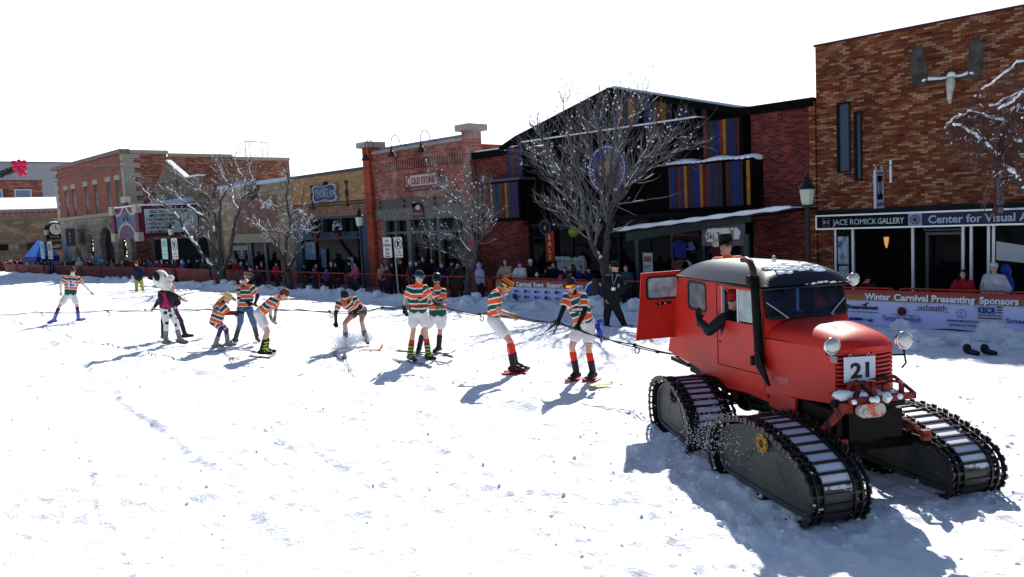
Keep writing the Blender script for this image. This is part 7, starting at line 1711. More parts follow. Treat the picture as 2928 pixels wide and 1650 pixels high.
        if hat in ('pompom', 'striped'):
            pz = 0.185 if hat == 'pompom' else 0.215; pm = MB().ball(hp + (hup - f * 0.12).normalized() * pz * s, 0.040 * s, 12, 8, jit=0.12).build('pompom', opt.get('pom_mat', opt['hat_mat']), me_hat, smooth=True)
        if opt.get('band'): cap_ring(0.012, 0.058, 0.110, 0.110, opt['band'], 'hat_band')
    elif hat == 'cap':
        mb = MB().lathe(hp - f * 0.005, [(0.098, 0.02), (0.102, 0.05), (0.095, 0.10), (0.065, 0.135), (0.01, 0.15)], 20, X=sd * 0.92, Y=f * 1.05, Z=hup)
        mb.prism([hp + f * 0.08 + sd * 0.07 + hup * 0.035, hp + f * 0.15 + sd * 0.05 + hup * 0.025, hp + f * 0.175 + hup * 0.022, hp + f * 0.15 - sd * 0.05 + hup * 0.025, hp + f * 0.08 - sd * 0.07 + hup * 0.035], hup * 0.010)
        mb.build('cap', opt['hat_mat'], t, smooth=False)
    elif hat in ('straw', 'cowboy'):
        n = 30; mb = MB(); V = []; Rb = 0.235 if hat == 'straw' else 0.22
        for k in range(n):
            a = 2 * math.pi * k / n; c_, s_ = math.cos(a), math.sin(a)
            for j, q in enumerate((0.42, 0.7, 1.0)):
                rx = 0.19 * q if hat == 'straw' else 0.18 * q; ry = Rb * q; z_ = 0.045 + (0.055 * abs(c_) ** 2 * (q - 0.42) / 0.58) - 0.03 * abs(s_) ** 2 * (q - 0.42) / 0.58
                V.append(hp + sd * (rx * c_) + f * (ry * s_) + hup * z_)
        mb.add(V, [(3 * k + j, 3 * ((k + 1) % n) + j, 3 * ((k + 1) % n) + j + 1, 3 * k + j + 1) for k in range(n) for j in (0, 1)])
        mb.add([v + hup * 0.008 for v in V], [(3 * k + j + 1, 3 * ((k + 1) % n) + j + 1, 3 * ((k + 1) % n) + j, 3 * k + j) for k in range(n) for j in (0, 1)])
        kh = 1.0 if hat == 'straw' else 1.25; mb.lathe(hp, [(0.096, 0.04), (0.094, 0.09 * kh), (0.088, 0.14 * kh), (0.066, 0.16 * kh), (0.03, 0.148 * kh), (0.001, 0.145 * kh)], 20, X=sd * 0.95, Y=f * 1.15, Z=hup)
        mb.build('hat', opt['hat_mat'], t, smooth=True)
    elif hat == 'band':
        cap_ring(0.03, 0.075, 0.098, 0.094, opt['hat_mat'], 'headband')
    if opt.get('hair'):
        mb = MB().ball(hp - f * 0.014 + hup * 0.022, (0.086 * s, 0.098 * s, 0.108 * s), 16, 10, jit=0.03, ax=ax3); 
        if opt.get('long_hair'):
            bk = opt['long_hair']; mb.tube([hp - f * 0.06 - hup * 0.0, hp - f * 0.10 - hup * 0.10 + bk * 0.3, hp - f * 0.12 - hup * 0.22 + bk], [0.07, 0.06, 0.02], 10)
        hm_ = mb
        o = hm_.build('hair', opt['hair'], t, smooth=True)
    if opt.get('shades'):
        mb = MB()
        for k in (-1, 1): mb.ball(hp + f * 0.095 * s + sd * 0.033 * k * s + hup * 0.014 * s, (0.030 * s, 0.014 * s, 0.019 * s), 10, 6, ax=ax3)
        mb.tube([hp + sd * 0.082 * s + hup * 0.018, hp + f * 0.09 * s + sd * 0.06 * s + hup * 0.018, hp + f * 0.105 * s + hup * 0.018, hp + f * 0.09 * s - sd * 0.06 * s + hup * 0.018, hp - sd * 0.082 * s + hup * 0.018], 0.006 * s, 5)
        mb.build('sunglasses', opt['shades'], t, smooth=True)
    if opt.get('goggles'):
        lensm, strap = opt['goggles']
        gl = [hp + f * (0.106 - 0.03 * abs(q) ** 2) * s + sd * 0.078 * q * s for q in np.linspace(-1, 1, 9)]
        mb = MB(); V = []
        for p in gl: V += [p + hup * 0.045 * s, p + f * 0.012 + hup * 0.012 * s, p - hup * 0.020 * s]
        mb.add(V, [(3 * i + j, 3 * (i + 1) + j, 3 * (i + 1) + j + 1, 3 * i + j + 1) for i in range(8) for j in (0, 1)])
        go = mb.build('goggles', lensm, t, smooth=True)
        MB().tube([p + hup * 0.045 * s for p in gl] + [p - hup * 0.022 * s for p in gl[::-1]] + [gl[0] + hup * 0.045 * s], 0.008 * s, 6).build('goggle_frame', opt.get('gframe', BLACK), go)
        sr = MB(); n = 18; V = []
        for k in range(n + 1):
            a = math.pi * (-0.12 - 1.0 * 0) + (math.pi * 1.24) * k / n + math.pi; c_ = hp + sd * 0.108 * math.cos(a) * s + f * 0.110 * math.sin(a) * s; V += [c_ + hup * 0.034 * s, c_ + hup * 0.000 * s]
        sr.add(V, [(2 * i, 2 * i + 2, 2 * i + 3, 2 * i + 1) for i in range(n)]); sr.build('goggle_strap', strap, go)
    if opt.get('smile', True) and not opt.get('noface'):
        MB().ball(hp + f * 0.088 * s - hup * 0.052 * s, (0.024 * s, 0.012 * s, 0.008 * s), 10, 6, ax=ax3).build('mouth', mat('lips' if not opt.get('teeth') else 'teeth', (0.25, 0.05, 0.05) if not opt.get('teeth') else (0.6, 0.58, 0.55), 0.5), t)
        if not opt.get('shades') and not opt.get('goggles'):
            mb = MB()
            for k in (-1, 1): mb.ball(hp + f * 0.090 * s + sd * 0.031 * k * s + hup * 0.012 * s, (0.013 * s, 0.006 * s, 0.007 * s), 8, 6, ax=ax3)
            mb.build('eyes', mat('dark_eyes', (0.02, 0.015, 0.01), 0.3), t)
    if opt.get('beard'):
        me_b = skin_over([('e', hp + f * 0.034 * s - hup * 0.075 * s, (0.060 * s, 0.064 * s, 0.045 * s), ax3)], 0.01, 1, 'beard'); put(me_b, 'beard', opt['beard'], t)
    return t, J, f
def px_person(label, crop, ground, zg, px, face, opt, **k):
    ox, oy, sc_p = crop; G = at_z(ox + ground[0] * sc_p, oy + ground[1] * sc_p, zg); nh = np.array([G[0], G[1], 0.0]); nh /= np.linalg.norm(nh)
    Rv = Vector((nh[1], -nh[0], 0)); Tv = Vector((-nh[0], -nh[1], 0)); Gv = G
    J = {}
    for kk, v in px.items():
        d = ray(ox + v[0] * sc_p, oy + v[1] * sc_p); dep = v[2] if len(v) > 2 else 0.0
        tt = ((Gv - CAM) @ nh - dep) / (d @ nh); J[kk] = CAM + d * tt
    for q in 'LR':
        J['a' + q] = np.array(J['a' + q]); J['a' + q][2] = min(max(J['a' + q][2], zg + 0.075), zg + 0.13 + opt.get('lift', 0.0)); J['t' + q] = np.array(J['t' + q]); J['t' + q][2] = zg + 0.045 + opt.get('lift', 0.0) * 0.6
    fv = Rv * face[0] + Tv * face[1] + Vector((0, 0, face[2]))
    o2 = dict(opt)
    for key in ('handL', 'handR', 'palmL', 'palmR', 'long_hair'):
        if key in o2: a = o2[key]; o2[key] = Rv * a[0] + Tv * a[1] + Vector((0, 0, a[2]))
    t, J2, f2 = make_person(label, J, fv, o2, **k)
    return t, J2, f2, Rv, Tv
P1, P2, P3, P4 = (100, 740, 0.1941), (540, 740, 0.21348), (900, 740, 0.22727), (1340, 740, 0.26854)
P5, P6 = (1380, 700, 0.18634), (1800, 640, 0.45447)
ZG = ROADZ
SILV = mat('mirror_lens', (0.55, 0.58, 0.62), 0.12, metal=0.9); DARKL = mat('dark_lens', (0.01, 0.01, 0.012), 0.12)
REDS = mat('red_socks', (0.65, 0.030, 0.010), 0.85); PURP = mat('purple_socks', (0.055, 0.012, 0.12), 0.8)
GREYB = mat('grey_boot', (0.05, 0.05, 0.055), 0.45, var=0.3, sc=14); BLKB = mat('black_boot', (0.012, 0.012, 0.014), 0.45, var=0.3, sc=14)
NEON = mat('neon_buckle', (0.45, 0.65, 0.02), 0.4); SIL = mat('silver_buckle', (0.4, 0.4, 0.42), 0.35, metal=0.7)
CHAR = mat('charcoal_sleeve', (0.028, 0.028, 0.040), 0.8); DGREEN = mat('dark_green_glove', (0.008, 0.035, 0.030), 0.7)
ppl = {}
ppl['A'] = px_person('skier seen from behind in striped jersey number 15 with white sleeves and blue boots', P1, (455, 935), ZG,
    dict(h=(560, 168), n=(553, 232), sL=(445, 278), sR=(640, 288), eL=(378, 385), wL=(378, 490), eR=(728, 395), wR=(822, 488), hL=(465, 545), hR=(575, 545), kL=(352, 715), kR=(620, 700), aL=(282, 900), aR=(642, 890), tL=(245, 940), tR=(690, 915)),
    (0.3, -1, 0), dict(hair=HAIRM, noface=1, under=mat('white_sleeve', (0.66, 0.64, 0.62), 0.8), socks=PURP, boots=mat('violet_blue_boot', (0.10, 0.09, 0.42), 0.4), buckles=mat('pale_buckle', (0.4, 0.5, 0.65), 0.4), boot_top=0.26, gloves=None, curlR=0.3, sock0=0.1))
ppl['C'] = px_person('skier in dark purple race suit half hidden behind the spotted costume', P1, (2050, 1185), ZG,
    dict(h=(2015, 430), n=(2010, 492), sL=(1885, 545), sR=(2085, 565), eL=(1812, 640), wL=(1755, 715), eR=(2115, 650, .1), wR=(2075, 700, .2), hL=(1925, 770), hR=(2060, 770), kL=(1890, 925), kR=(2150, 925), aL=(1885, 1090), aR=(2210, 1115), tL=(1900, 1130), tR=(2255, 1175)),
    (0.5, 0.8, 0), dict(hair=HAIRM, jersey=mat('plum_suit', (0.045, 0.012, 0.045), 0.6), shirt_name='jacket', sleeve=1.85, lower=mat('plum_suit', (0, 0, 0)), leg=1.9, lower_name='trousers', boots=BLKB, gloves=None, leg_loose=0.008))
ppl['E'] = px_person('tall skier in jeans and striped jersey with mirrored sunglasses and white earmuffs', P2, (760, 1130), ZG,
    dict(h=(738, 300), n=(742, 368), sL=(668, 402), sR=(848, 385), eL=(688, 522), wL=(800, 592, .15), eR=(925, 490), wR=(892, 585, .15), hL=(688, 665), hR=(815, 665), kL=(690, 850), kR=(872, 875), aL=(622, 1065), aR=(915, 1055), tL=(600, 1125, .05), tR=(925, 1100, .05)),
    (0.6, 0.8, -0.2), dict(hair=HAIRM, under=CHAR, lower=mat('blue_jeans', (0.075, 0.12, 0.24), 0.85, var=0.25, sc=8), lower_name='jeans', leg=1.45, boots=GREYB, shades=SILV, leg_loose=0.014, skin=SKIND))
ppl['D'] = px_person('crouching woman in straw hat, striped jersey and star-spangled leggings', P2, (440, 1195), ZG,
    dict(h=(508, 535), n=(455, 592), sL=(398, 628), sR=(468, 645, .1), eL=(462, 735, -.05), wL=(600, 738, -.05), eR=(545, 722, .12), wR=(660, 712, .12), hL=(322, 845), hR=(392, 855), kL=(428, 935, .1), kR=(500, 950), aL=(355, 1145), aR=(518, 1125), tL=(440, 1205), tR=(580, 1175)),
    (1, 0.35, -0.05), dict(s=0.93, hat='straw', hat_mat=mat('straw', (0.58, 0.42, 0.16), 0.8, var=0.15, sc=30), hair=mat('blond_hair', (0.42, 0.28, 0.12), 0.7, var=0.2, sc=20), long_hair=(-0.16, 0.0, -0.06), shades=SILV, under=mat('maroon_sleeve', (0.10, 0.012, 0.025), 0.8), loose=0.034, hem=0.10,
    lower=stripe_mat('flag_leggings', [(0, (0.55, 0.5, 0.5)), (0.05, (0.30, 0.02, 0.04)), (0.10, (0.55, 0.5, 0.5)), (0.15, (0.30, 0.02, 0.04)), (0.20, (0.55, 0.5, 0.5)), (0.24, (0.05, 0.03, 0.16))]), lower_name='leggings', leg=1.75, leg_loose=0.006, boots=mat('silver_grey_boot', (0.22, 0.22, 0.23), 0.4, var=0.4, sc=20), boot_top=0.22, buckles=SIL))
ppl['F'] = px_person('skier bending forward in brown cap, striped jersey and white shorts', P2, (1010, 1290), ZG,
    dict(h=(1272, 478), n=(1212, 512), sL=(1160, 548, .15), sR=(1185, 525, -.15), eL=(1088, 690, .18), wL=(1098, 785, .2), eR=(1165, 690, -.15), wR=(1150, 800, -.1), hL=(932, 735, .1), hR=(948, 728, -.1), kL=(1046, 985, .1), kR=(1058, 975, -.08), aL=(975, 1195, .1), aR=(1035, 1215, -.12), tL=(1070, 1305, .1), tR=(1140, 1268, -.12)),
    (1, 0.1, -0.45), dict(hat='cap', hat_mat=mat('brown_cap', (0.14, 0.035, 0.015), 0.7), hair=HAIRM, shades=DARKL, socks=REDS, sock0=0.62, boots=BLKB, boot_top=0.24, buckles=NEON, gloves=mat('tan_glove', (0.20, 0.16, 0.12), 0.8), handL=(0.3, 0, -1), curlL=0.5, lower=SHORTS))
ppl['G'] = px_person('crouching bearded skier in navy beanie kicking up powder', P3, (520, 1085), ZG,
    dict(h=(382, 478, .42), n=(395, 520, .34), sL=(308, 548, .3), sR=(500, 510, .25), eL=(262, 690, .35), wL=(266, 795, .38), eR=(582, 610, .35), wR=(525, 650, .45), hL=(515, 655, -.1), hR=(605, 640, -.1), kL=(375, 815, .22), kR=(590, 790, .22), aL=(395, 1010), aR=(640, 1000), tL=(395, 1080, .15), tR=(665, 1068, .15)),
    (0.1, 0.9, -0.5), dict(hat='beanie', hat_mat=mat('navy_beanie', (0.010, 0.014, 0.035), 0.9, bump=0.01, bsc=40), shades=SILV, beard=mat('ginger_beard', (0.12, 0.045, 0.02), 0.8), under=CHAR, lower=mat('charcoal_shorts', (0.10, 0.10, 0.12), 0.8), leg=0.3, boots=GREYB, socks=mat('patterned_socks', (0.35, 0.33, 0.33), 0.8, var=0.7, sc=30), skin=SKIND, handL=(0, 0.1, -1)))
ppl['I'] = px_person('laughing bearded skier in dark goggles, hands on the rope behind his partner', P3, (1480, 1180), ZG,
    dict(h=(1537, 265), n=(1537, 340), sL=(1460, 405), sR=(1615, 410), eL=(1475, 520, .15), wL=(1535, 590, .25), eR=(1628, 510, .12), wR=(1592, 590, .28), hL=(1492, 735), hR=(1605, 735), kL=(1362, 905), kR=(1575, 910), aL=(1312, 1095), aR=(1560, 1115), tL=(1300, 1160, .1), tR=(1525, 1182, .1)),
    (0.1, 1, 0), dict(hat='beanie', hat_mat=BLKB, goggles=(DARKL, BLACK), beard=mat('brown_beard', (0.06, 0.03, 0.02), 0.8), socks=REDS, sock0=0.45, boots=BLKB, boot_top=0.26, gloves=mat('tan_green_glove', (0.16, 0.18, 0.09), 0.8), teeth=1, build=1.08, skin=SKIND, hem=0.05))
ppl['H'] = px_person('smiling skier in dark beanie with blue band, sunglasses and neon buckled boots', P3, (1310, 1285), ZG,
    dict(h=(1318, 240), n=(1298, 312), sL=(1190, 378), sR=(1388, 368), eL=(1135, 520), wL=(1128, 625), eR=(1462, 480, .1), wR=(1510, 545, .2), hL=(1235, 695), hR=(1365, 695), kL=(1240, 900), kR=(1392, 890), aL=(1195, 1195), aR=(1425, 1180), tL=(1250, 1280, .12), tR=(1500, 1265, .12)),
    (0.6, 0.8, 0.05), dict(hat='beanie', hat_mat=mat('dark_green_beanie', (0.012, 0.022, 0.022), 0.9), band=mat('blue_band', (0.02, 0.16, 0.26), 0.8), shades=DARKL, teeth=1, socks=REDS, sock0=0.42, boots=GREYB, buckles=NEON, boot_top=0.24, gloves=DGREEN, handL=(0.25, 0, -1), curlL=0.4))
ppl['J'] = px_person('skier in orange and black pompom hat leaning back on the rope, seen from the side', P4, (560, 1205), ZG + 0.03,
    dict(h=(398, 295), n=(335, 335), sL=(282, 372, .15), sR=(300, 362, -.15), eL=(318, 560, .18), wL=(462, 602, .15), eR=(250, 520, -.25), wR=(470, 598, -.02), hL=(262, 655, .1), hR=(272, 655, -.1), kL=(432, 872, .1), kR=(450, 885, -.08), aL=(470, 1080, .1), aR=(498, 1065, -.1), tL=(585, 1165, .1), tR=(635, 1145, -.1)),
    (0.85, 0.3, -0.55), dict(hat='striped', hat_mat=stripe_mat('striped_hat', [(0, (0.012, 0.012, 0.012)), (0.065, (0.75, 0.12, 0.01)), (0.085, (0.012, 0.012, 0.012)), (0.10, (0.75, 0.12, 0.01)), (0.145, (0.012, 0.012, 0.012))]), pom_mat=mat('rust_pom', (0.25, 0.05, 0.02), 0.9), hair=mat('auburn_hair', (0.10, 0.03, 0.02), 0.8),
    goggles=(mat('amber_lens', (0.20, 0.14, 0.05), 0.1, metal=0.5), mat('yellow_strap', (0.60, 0.55, 0.03), 0.6)), gframe=mat('yellow_frame', (0.55, 0.50, 0.03), 0.5), socks=REDS, sock0=0.15, boot_top=0.22, boots=BLKB, gloves=mat('leather_glove', (0.26, 0.15, 0.05), 0.7), skin=SKIND, lower=SHORTS, leg_loose=0.03))
ppl['K'] = px_person('front skier in charcoal pompom hat with mirrored orange goggles and black sleeves', P4, (1240, 1290), ZG,
    dict(h=(1092, 292), n=(1115, 362), sL=(1045, 408), sR=(1222, 405), eL=(1002, 545, .15), wL=(962, 645, .25), eR=(1232, 565, .15), wR=(1168, 700, .32), hL=(1178, 695), hR=(1292, 695), kL=(1098, 945, .06), kR=(1275, 960, .06), aL=(1148, 1190), aR=(1325, 1215), tL=(1065, 1275, .15), tR=(1255, 1320, .15)),
    (-0.15, 1, -0.1), dict(hat='pompom', hat_mat=mat('charcoal_knit', (0.022, 0.022, 0.026), 0.95, bump=0.01, bsc=50), goggles=(mat('orange_mirror', (0.85, 0.30, 0.02), 0.15, metal=0.6), BLACK), teeth=1, under=mat('black_sleeve', (0.010, 0.010, 0.012), 0.75), socks=REDS, sock0=0.22, boots=BLKB, boot_top=0.22, inner=BLACK, gloves=BLACK))
t_, J_, f_, R_, T_ = ppl['K']
MB().tube([J_['hR'] + R_ * 0.13 + Vector((0, 0, 0.03)), J_['hR'] + R_ * 0.20 + Vector((0, 0, 0.06)), J_['hR'] + R_ * 0.24 + Vector((0, 0, 0.0))], [0.03, 0.045, 0.02], 8).tube([J_['hR'] + R_ * 0.12 + T_ * 0.03, J_['hR'] + R_ * 0.17 + T_ * 0.05 + Vector((0, 0, -0.16)), J_['hR'] + R_ * 0.19 + Vector((0, 0, -0.34))], [0.045, 0.05, 0.015], 8).build('bandana', mat('blue_bandana', (0.03, 0.05, 0.42), 0.8, var=0.8, sc=30), t_, smooth=True)
# chest print on the two facing jerseys, number on the back
for key, txt in (('H', 'RAPEX'), ('K', 'RAPEX'), ('I', 'RAPEX')):
    t_, J_, f_, R_, T_ = ppl[key]; ms_ = (J_['sL'] + J_['sR']) / 2; mh_ = (J_['hL'] + J_['hR']) / 2; ff = Vector((f_.x, f_.y, 0)).normalized(); rr_ = Vector((-ff.y, ff.x, 0))
    dn = (mh_ - ms_).normalized(); c_ = ms_ + (mh_ - ms_) * 0.42 + ff * (0.142 if key != 'I' else 0.152)
    up_ = -dn; up_ = (up_ - ff * up_.dot(ff)).normalized(); ov = MB().ball(c_, (0.115, 0.012, 0.058), 20, 8, ax=(rr_, ff, up_)).build('chest_print', mat('print_dark_green', (0.010, 0.06, 0.045), 0.8), t_, smooth=True)
    text_mesh(txt, 0.058, c_ + ff * 0.018 - up_ * 0.022, rr_, up_, 0.004, 0.035, 'CENTER', width=0.19).build('lettering', WHITE, ov)
    cb_ = c_ + up_ * 0.125 + rr_ * 0.08 + ff * 0.005
    MB().prism([cb_ + rr_ * 0.02 + up_ * 0.03, cb_ - rr_ * 0.02 + up_ * 0.03, cb_ - up_ * 0.035], ff * 0.008).build('crest', mat('crest_blue', (0.12, 0.25, 0.30), 0.7), t_)
t_, J_, f_, R_, T_ = ppl['A']; ms_ = (J_['sL'] + J_['sR']) / 2; mh_ = (J_['hL'] + J_['hR']) / 2
text_mesh('15', 0.30, ms_ + (mh_ - ms_) * 0.10 + T_ * 0.155 + Vector((0, 0, -0.25)), R_, (0, 0, 1), 0.01, 0.035, 'CENTER', width=0.27).build('back_number', mat('number_lilac', (0.62, 0.60, 0.75), 0.7), t_)
hp = ppl['E'][1]['h']; ff = ppl['E'][2]; sd_ = ff.cross(Vector((0, 0, 1))).normalized(); MB().ball(hp + sd_ * 0.09, (0.04, 0.04, 0.045), 10, 8).ball(hp - sd_ * 0.09, (0.04, 0.04, 0.045), 10, 8).build('earmuffs', mat('white_fluff', (0.7, 0.7, 0.7), 0.9), ppl['E'][0])

# spotted costume: person in black and pink jacket, white black-spotted trousers and a big furry costume head
def spots_mat(name, base, spot, sc, thr, ru=0.85):
    m = bpy.data.materials.new(name); m.use_nodes = True; t = m.node_tree; b = t.nodes['Principled BSDF']; b.inputs['Roughness'].default_value = ru
    g = N(t, 'ShaderNodeTexCoord'); v = N(t, 'ShaderNodeTexVoronoi'); v.inputs['Scale'].default_value = sc; n = N(t, 'ShaderNodeTexNoise'); n.inputs['Scale'].default_value = sc * 2.2
    t.links.new(g.outputs['Object'], n.inputs['Vector']); t.links.new(g.outputs['Object'], v.inputs['Vector'])
    d = math_(t, 'ADD', v.outputs['Distance'], math_(t, 'MULTIPLY', math_(t, 'SUBTRACT', n.outputs['Fac'], 0.5), 0.5)); k = math_(t, 'LESS_THAN', d, thr)
    mx_ = N(t, 'ShaderNodeMix', data_type='RGBA'); t.links.new(k, mx_.inputs[0]); mx_.inputs[6].default_value = (*base, 1); mx_.inputs[7].default_value = (*spot, 1); t.links.new(mx_.outputs[2], b.inputs['Base Color']); return m
ppl['B'] = px_person('skier in big white furry dog costume head, pink and black jacket and cow-spotted trousers', P1, (1980, 1275), ZG,
    dict(h=(1905, 372), n=(1905, 460), sL=(1855, 505), sR=(1985, 510), eL=(1850, 605, -.1), wL=(1885, 690, -.05), eR=(2075, 548, .05), wR=(2150, 588, .1), hL=(1890, 735), hR=(1970, 738), kL=(1932, 945, .04), kR=(2082, 950), aL=(1925, 1195), aR=(2128, 1170), tL=(2010, 1270, .05), tR=(2215, 1240, .05)),
    (0.95, 0.35, 0.1), dict(jersey=mat('black_pink_jacket', (0.015, 0.012, 0.02), 0.7), shirt_name='jacket', sleeve=1.9, lower=spots_mat('cow_spots', (0.66, 0.66, 0.66), (0.02, 0.02, 0.03), 7, 0.34), lower_name='trousers', leg=1.85, leg_loose=0.012, boots=mat('silver_black_boot', (0.16, 0.16, 0.17), 0.4, var=0.8, sc=18), gloves=mat('yellow_tan_glove', (0.45, 0.33, 0.16), 0.8), handR=(0.8, 0, -0.5), curlR=0.2, noface=1))
t_, J_, f_, R_, T_ = ppl['B']
def Q(x, y, d=0.0):
    nh = np.array([-T_.x, -T_.y, 0]); dd = ray(P1[0] + x * P1[2], P1[1] + y * P1[2]); G = at_z(P1[0] + 1980 * P1[2], P1[1] + 1275 * P1[2], ZG); return Vector([float(c) for c in CAM + dd * (((G - CAM) @ nh - d) / (dd @ nh))])
fur = spots_mat('costume_fur', (0.66, 0.65, 0.62), (0.03, 0.03, 0.04), 14, 0.23, 0.95)
hd_ = put(skin_over([('e', Q(1855, 300), (0.20, 0.20, 0.25), (R_, T_, Vector((0, 0, 1)))), ('e', Q(1920, 380), (0.17, 0.17, 0.17), (R_, T_, Vector((0, 0, 1)))), ('c', Q(1900, 300), 0.14, Q(1985, 290), 0.085), ('c', Q(1920, 390), 0.10, Q(1995, 385), 0.055)], 0.018, 2, 'costume_head'), 'costume_head', fur, t_)
MB().ball(Q(2000, 285, .02), (0.095, 0.09, 0.085), 16, 10).build('muzzle', mat('plush_white', (0.62, 0.60, 0.56), 0.95), hd_, smooth=True)
MB().ball(Q(1790, 255, .185), (0.085, 0.06, 0.13), 14, 10, ax=((R_ * 0.9 + Vector((0, 0, -0.3))).normalized(), T_, Vector((0, 0, 1)))).build('ear', mat('plush_black', (0.012, 0.012, 0.014), 0.9), hd_, smooth=True)
MB().ball(Q(1915, 255, .13), (0.035, 0.03, 0.045), 12, 8).build('eye', mat('plush_black', (0, 0, 0)), hd_, smooth=True)
put(skin_over([('c', Q(1905, 520, .1), 0.05, Q(1925, 600, .115), 0.045), ('c', Q(1925, 600, .115), 0.045, Q(1895, 700, .10), 0.055), ('c', Q(1925, 600, .115), 0.045, Q(1965, 700, .10), 0.055), ('c', Q(1860, 500, .05), 0.03, Q(1920, 580, .12), 0.035)], 0.012, 1, 'pink_panel'), 'pink_panel', mat('hot_pink', (0.42, 0.01, 0.09), 0.7), t_)

# man in black with lanyard, person in yellow trousers, kid in jersey by the barrier, cowboy-hat man
DK = mat('black_jacket', (0.008, 0.008, 0.011), 0.8)
ppl['M'] = px_person('man in black winter clothes and hood with white lanyard badge standing by the shelter', P5, (2060, 1295), 0.25,
    dict(h=(2030, 345), n=(2015, 440), sL=(1905, 520), sR=(2095, 530), eL=(1858, 700), wL=(1895, 835, .12), eR=(2130, 700, .05), wR=(2090, 640, .3), hL=(1925, 930), hR=(2040, 935), kL=(1905, 1100), kR=(2120, 1110), aL=(1905, 1240), aR=(2180, 1262), tL=(1935, 1285, .05), tR=(2265, 1300)),
    (0.8, 0.5, -0.4), dict(hat='beanie', hat_mat=mat('black_hood', (0.008, 0.008, 0.012), 0.9), jersey=DK, shirt_name='jacket', sleeve=1.95, loose=0.05, hem=0.12, lower=DK, lower_name='trousers', leg=1.95, leg_loose=0.03, boots=BLKB, gloves=None, skin=SKIND, shades=DARKL))
t_, J_, f_, R_, T_ = ppl['M']; c_ = (J_['sL'] + J_['sR']) / 2 + T_ * 0.19
MB().tube([J_['n'] + T_ * 0.12 + R_ * -0.05, c_ + Vector((0, 0, -0.18)), J_['n'] + T_ * 0.12 + R_ * 0.09], 0.008, 5).build('lanyard', mat('lanyard_white', (0.5, 0.55, 0.65), 0.6), t_)
MB().obox(c_ + Vector((0, 0, -0.24)) + T_ * 0.02, R_ * 0.05, T_ * 0.004, Vector((0, 0, 0.04))).build('badge', WHITE, t_)
ppl['L'] = px_person('person in navy jacket and yellow-green ski trousers facing the red barriers', P1, (1545, 512), 0.22,
    dict(h=(1496, 82), n=(1503, 118), sL=(1455, 150), sR=(1562, 150), eL=(1440, 215, -.1), wL=(1470, 262, -.22), eR=(1588, 215, -.1), wR=(1575, 272, -.15), hL=(1492, 300), hR=(1560, 300), kL=(1495, 395), kR=(1575, 395), aL=(1497, 495), aR=(1602, 497), tL=(1492, 512, -.12), tR=(1612, 515, -.12)),
    (0.1, -1, 0), dict(hat='beanie', hat_mat=mat('rust_orange_knit', (0.25, 0.07, 0.03), 0.9), noface=1, jersey=mat('navy_jacket', (0.010, 0.014, 0.05), 0.8), shirt_name='jacket', sleeve=1.95, loose=0.045, hem=0.12, lower=mat('yellow_green_trousers', (0.34, 0.34, 0.06), 0.8), lower_name='trousers', leg=1.95, leg_loose=0.03, boots=BLKB))
ppl['N'] = px_person('young rider in helmet and striped jersey leaning on the barrier behind the man in jeans', P2, (800, 400), 0.25,
    dict(h=(825, 128), n=(805, 172), sL=(752, 195), sR=(838, 195), eL=(760, 260), wL=(845, 280, .1), eR=(880, 238), wR=(912, 262), hL=(765, 300), hR=(830, 300), kL=(765, 345), kR=(835, 345), aL=(765, 388), aR=(840, 388), tL=(770, 400, .05), tR=(850, 400, .05)),
    (0.8, 0.2, -0.3), dict(hat='helmet', hat_mat=mat('black_helmet', (0.012, 0.012, 0.014), 0.3), noface=1, under=CHAR, lower=DK, lower_name='trousers', leg=1.9, s=0.9, voxel=0.018))
def cow_joint(x, y, X):
    d = ray(*[P6[0] + x * P6[2], P6[1] + y * P6[2]]); u_ = np.array([math.cos(VR), math.sin(VR), 0]); O_ = np.array(VO); tt = (X - (CAM - O_) @ u_) / (d @ u_); return CAM + d * tt
h_ = cow_joint(607, 140, -2.62); dn = np.array([0, 0, -1.0]); u_ = np.array([math.cos(VR), math.sin(VR), 0]); v_ = np.array([-math.sin(VR), math.cos(VR), 0])
n_ = h_ + dn * 0.15 + v_ * 0.02 - u_ * 0.02; J = dict(h=h_, n=n_, sL=n_ + dn * .08 - v_ * .17, sR=n_ + dn * .08 + v_ * .19, eL=n_ + dn * .35 - v_ * .22, eR=n_ + dn * .35 + v_ * .24, wL=n_ + dn * .55 - v_ * .12 + u_ * .2, wR=n_ + dn * .55 + v_ * .12 + u_ * .2,
    hL=n_ + dn * .58 - v_ * .09, hR=n_ + dn * .58 + v_ * .09, kL=n_ + dn * 1.0 - v_ * .1, kR=n_ + dn * 1.0 + v_ * .1, aL=n_ + dn * 1.38 - v_ * .1, aR=n_ + dn * 1.38 + v_ * .1, tL=n_ + dn * 1.43 - v_ * .1 + u_ * .12, tR=n_ + dn * 1.43 + v_ * .1 + u_ * .12)
ppl['O'] = make_person('man in black cowboy hat and striped jersey riding behind the vehicle roof', J, -v_ * 0.9 + u_ * 0.3 + np.array([0, 0, 0.05]), dict(hat='cowboy', hat_mat=mat('black_felt', (0.010, 0.010, 0.011), 0.85), hair=HAIRM, lower=DK, lower_name='trousers', leg=1.95, voxel=0.012, skin=SKIND))
o = L(MB().box(-2.95, -2.3, -0.35, 0.25, 0.66, 0.72).box(-2.35, -2.2, -0.3, 0.2, 0.60, 0.90).tube([(-2.9, -0.3, 0.7), (-2.4, -0.3, 0.85)], 0.02, 6), 'rear_step', GRIME)
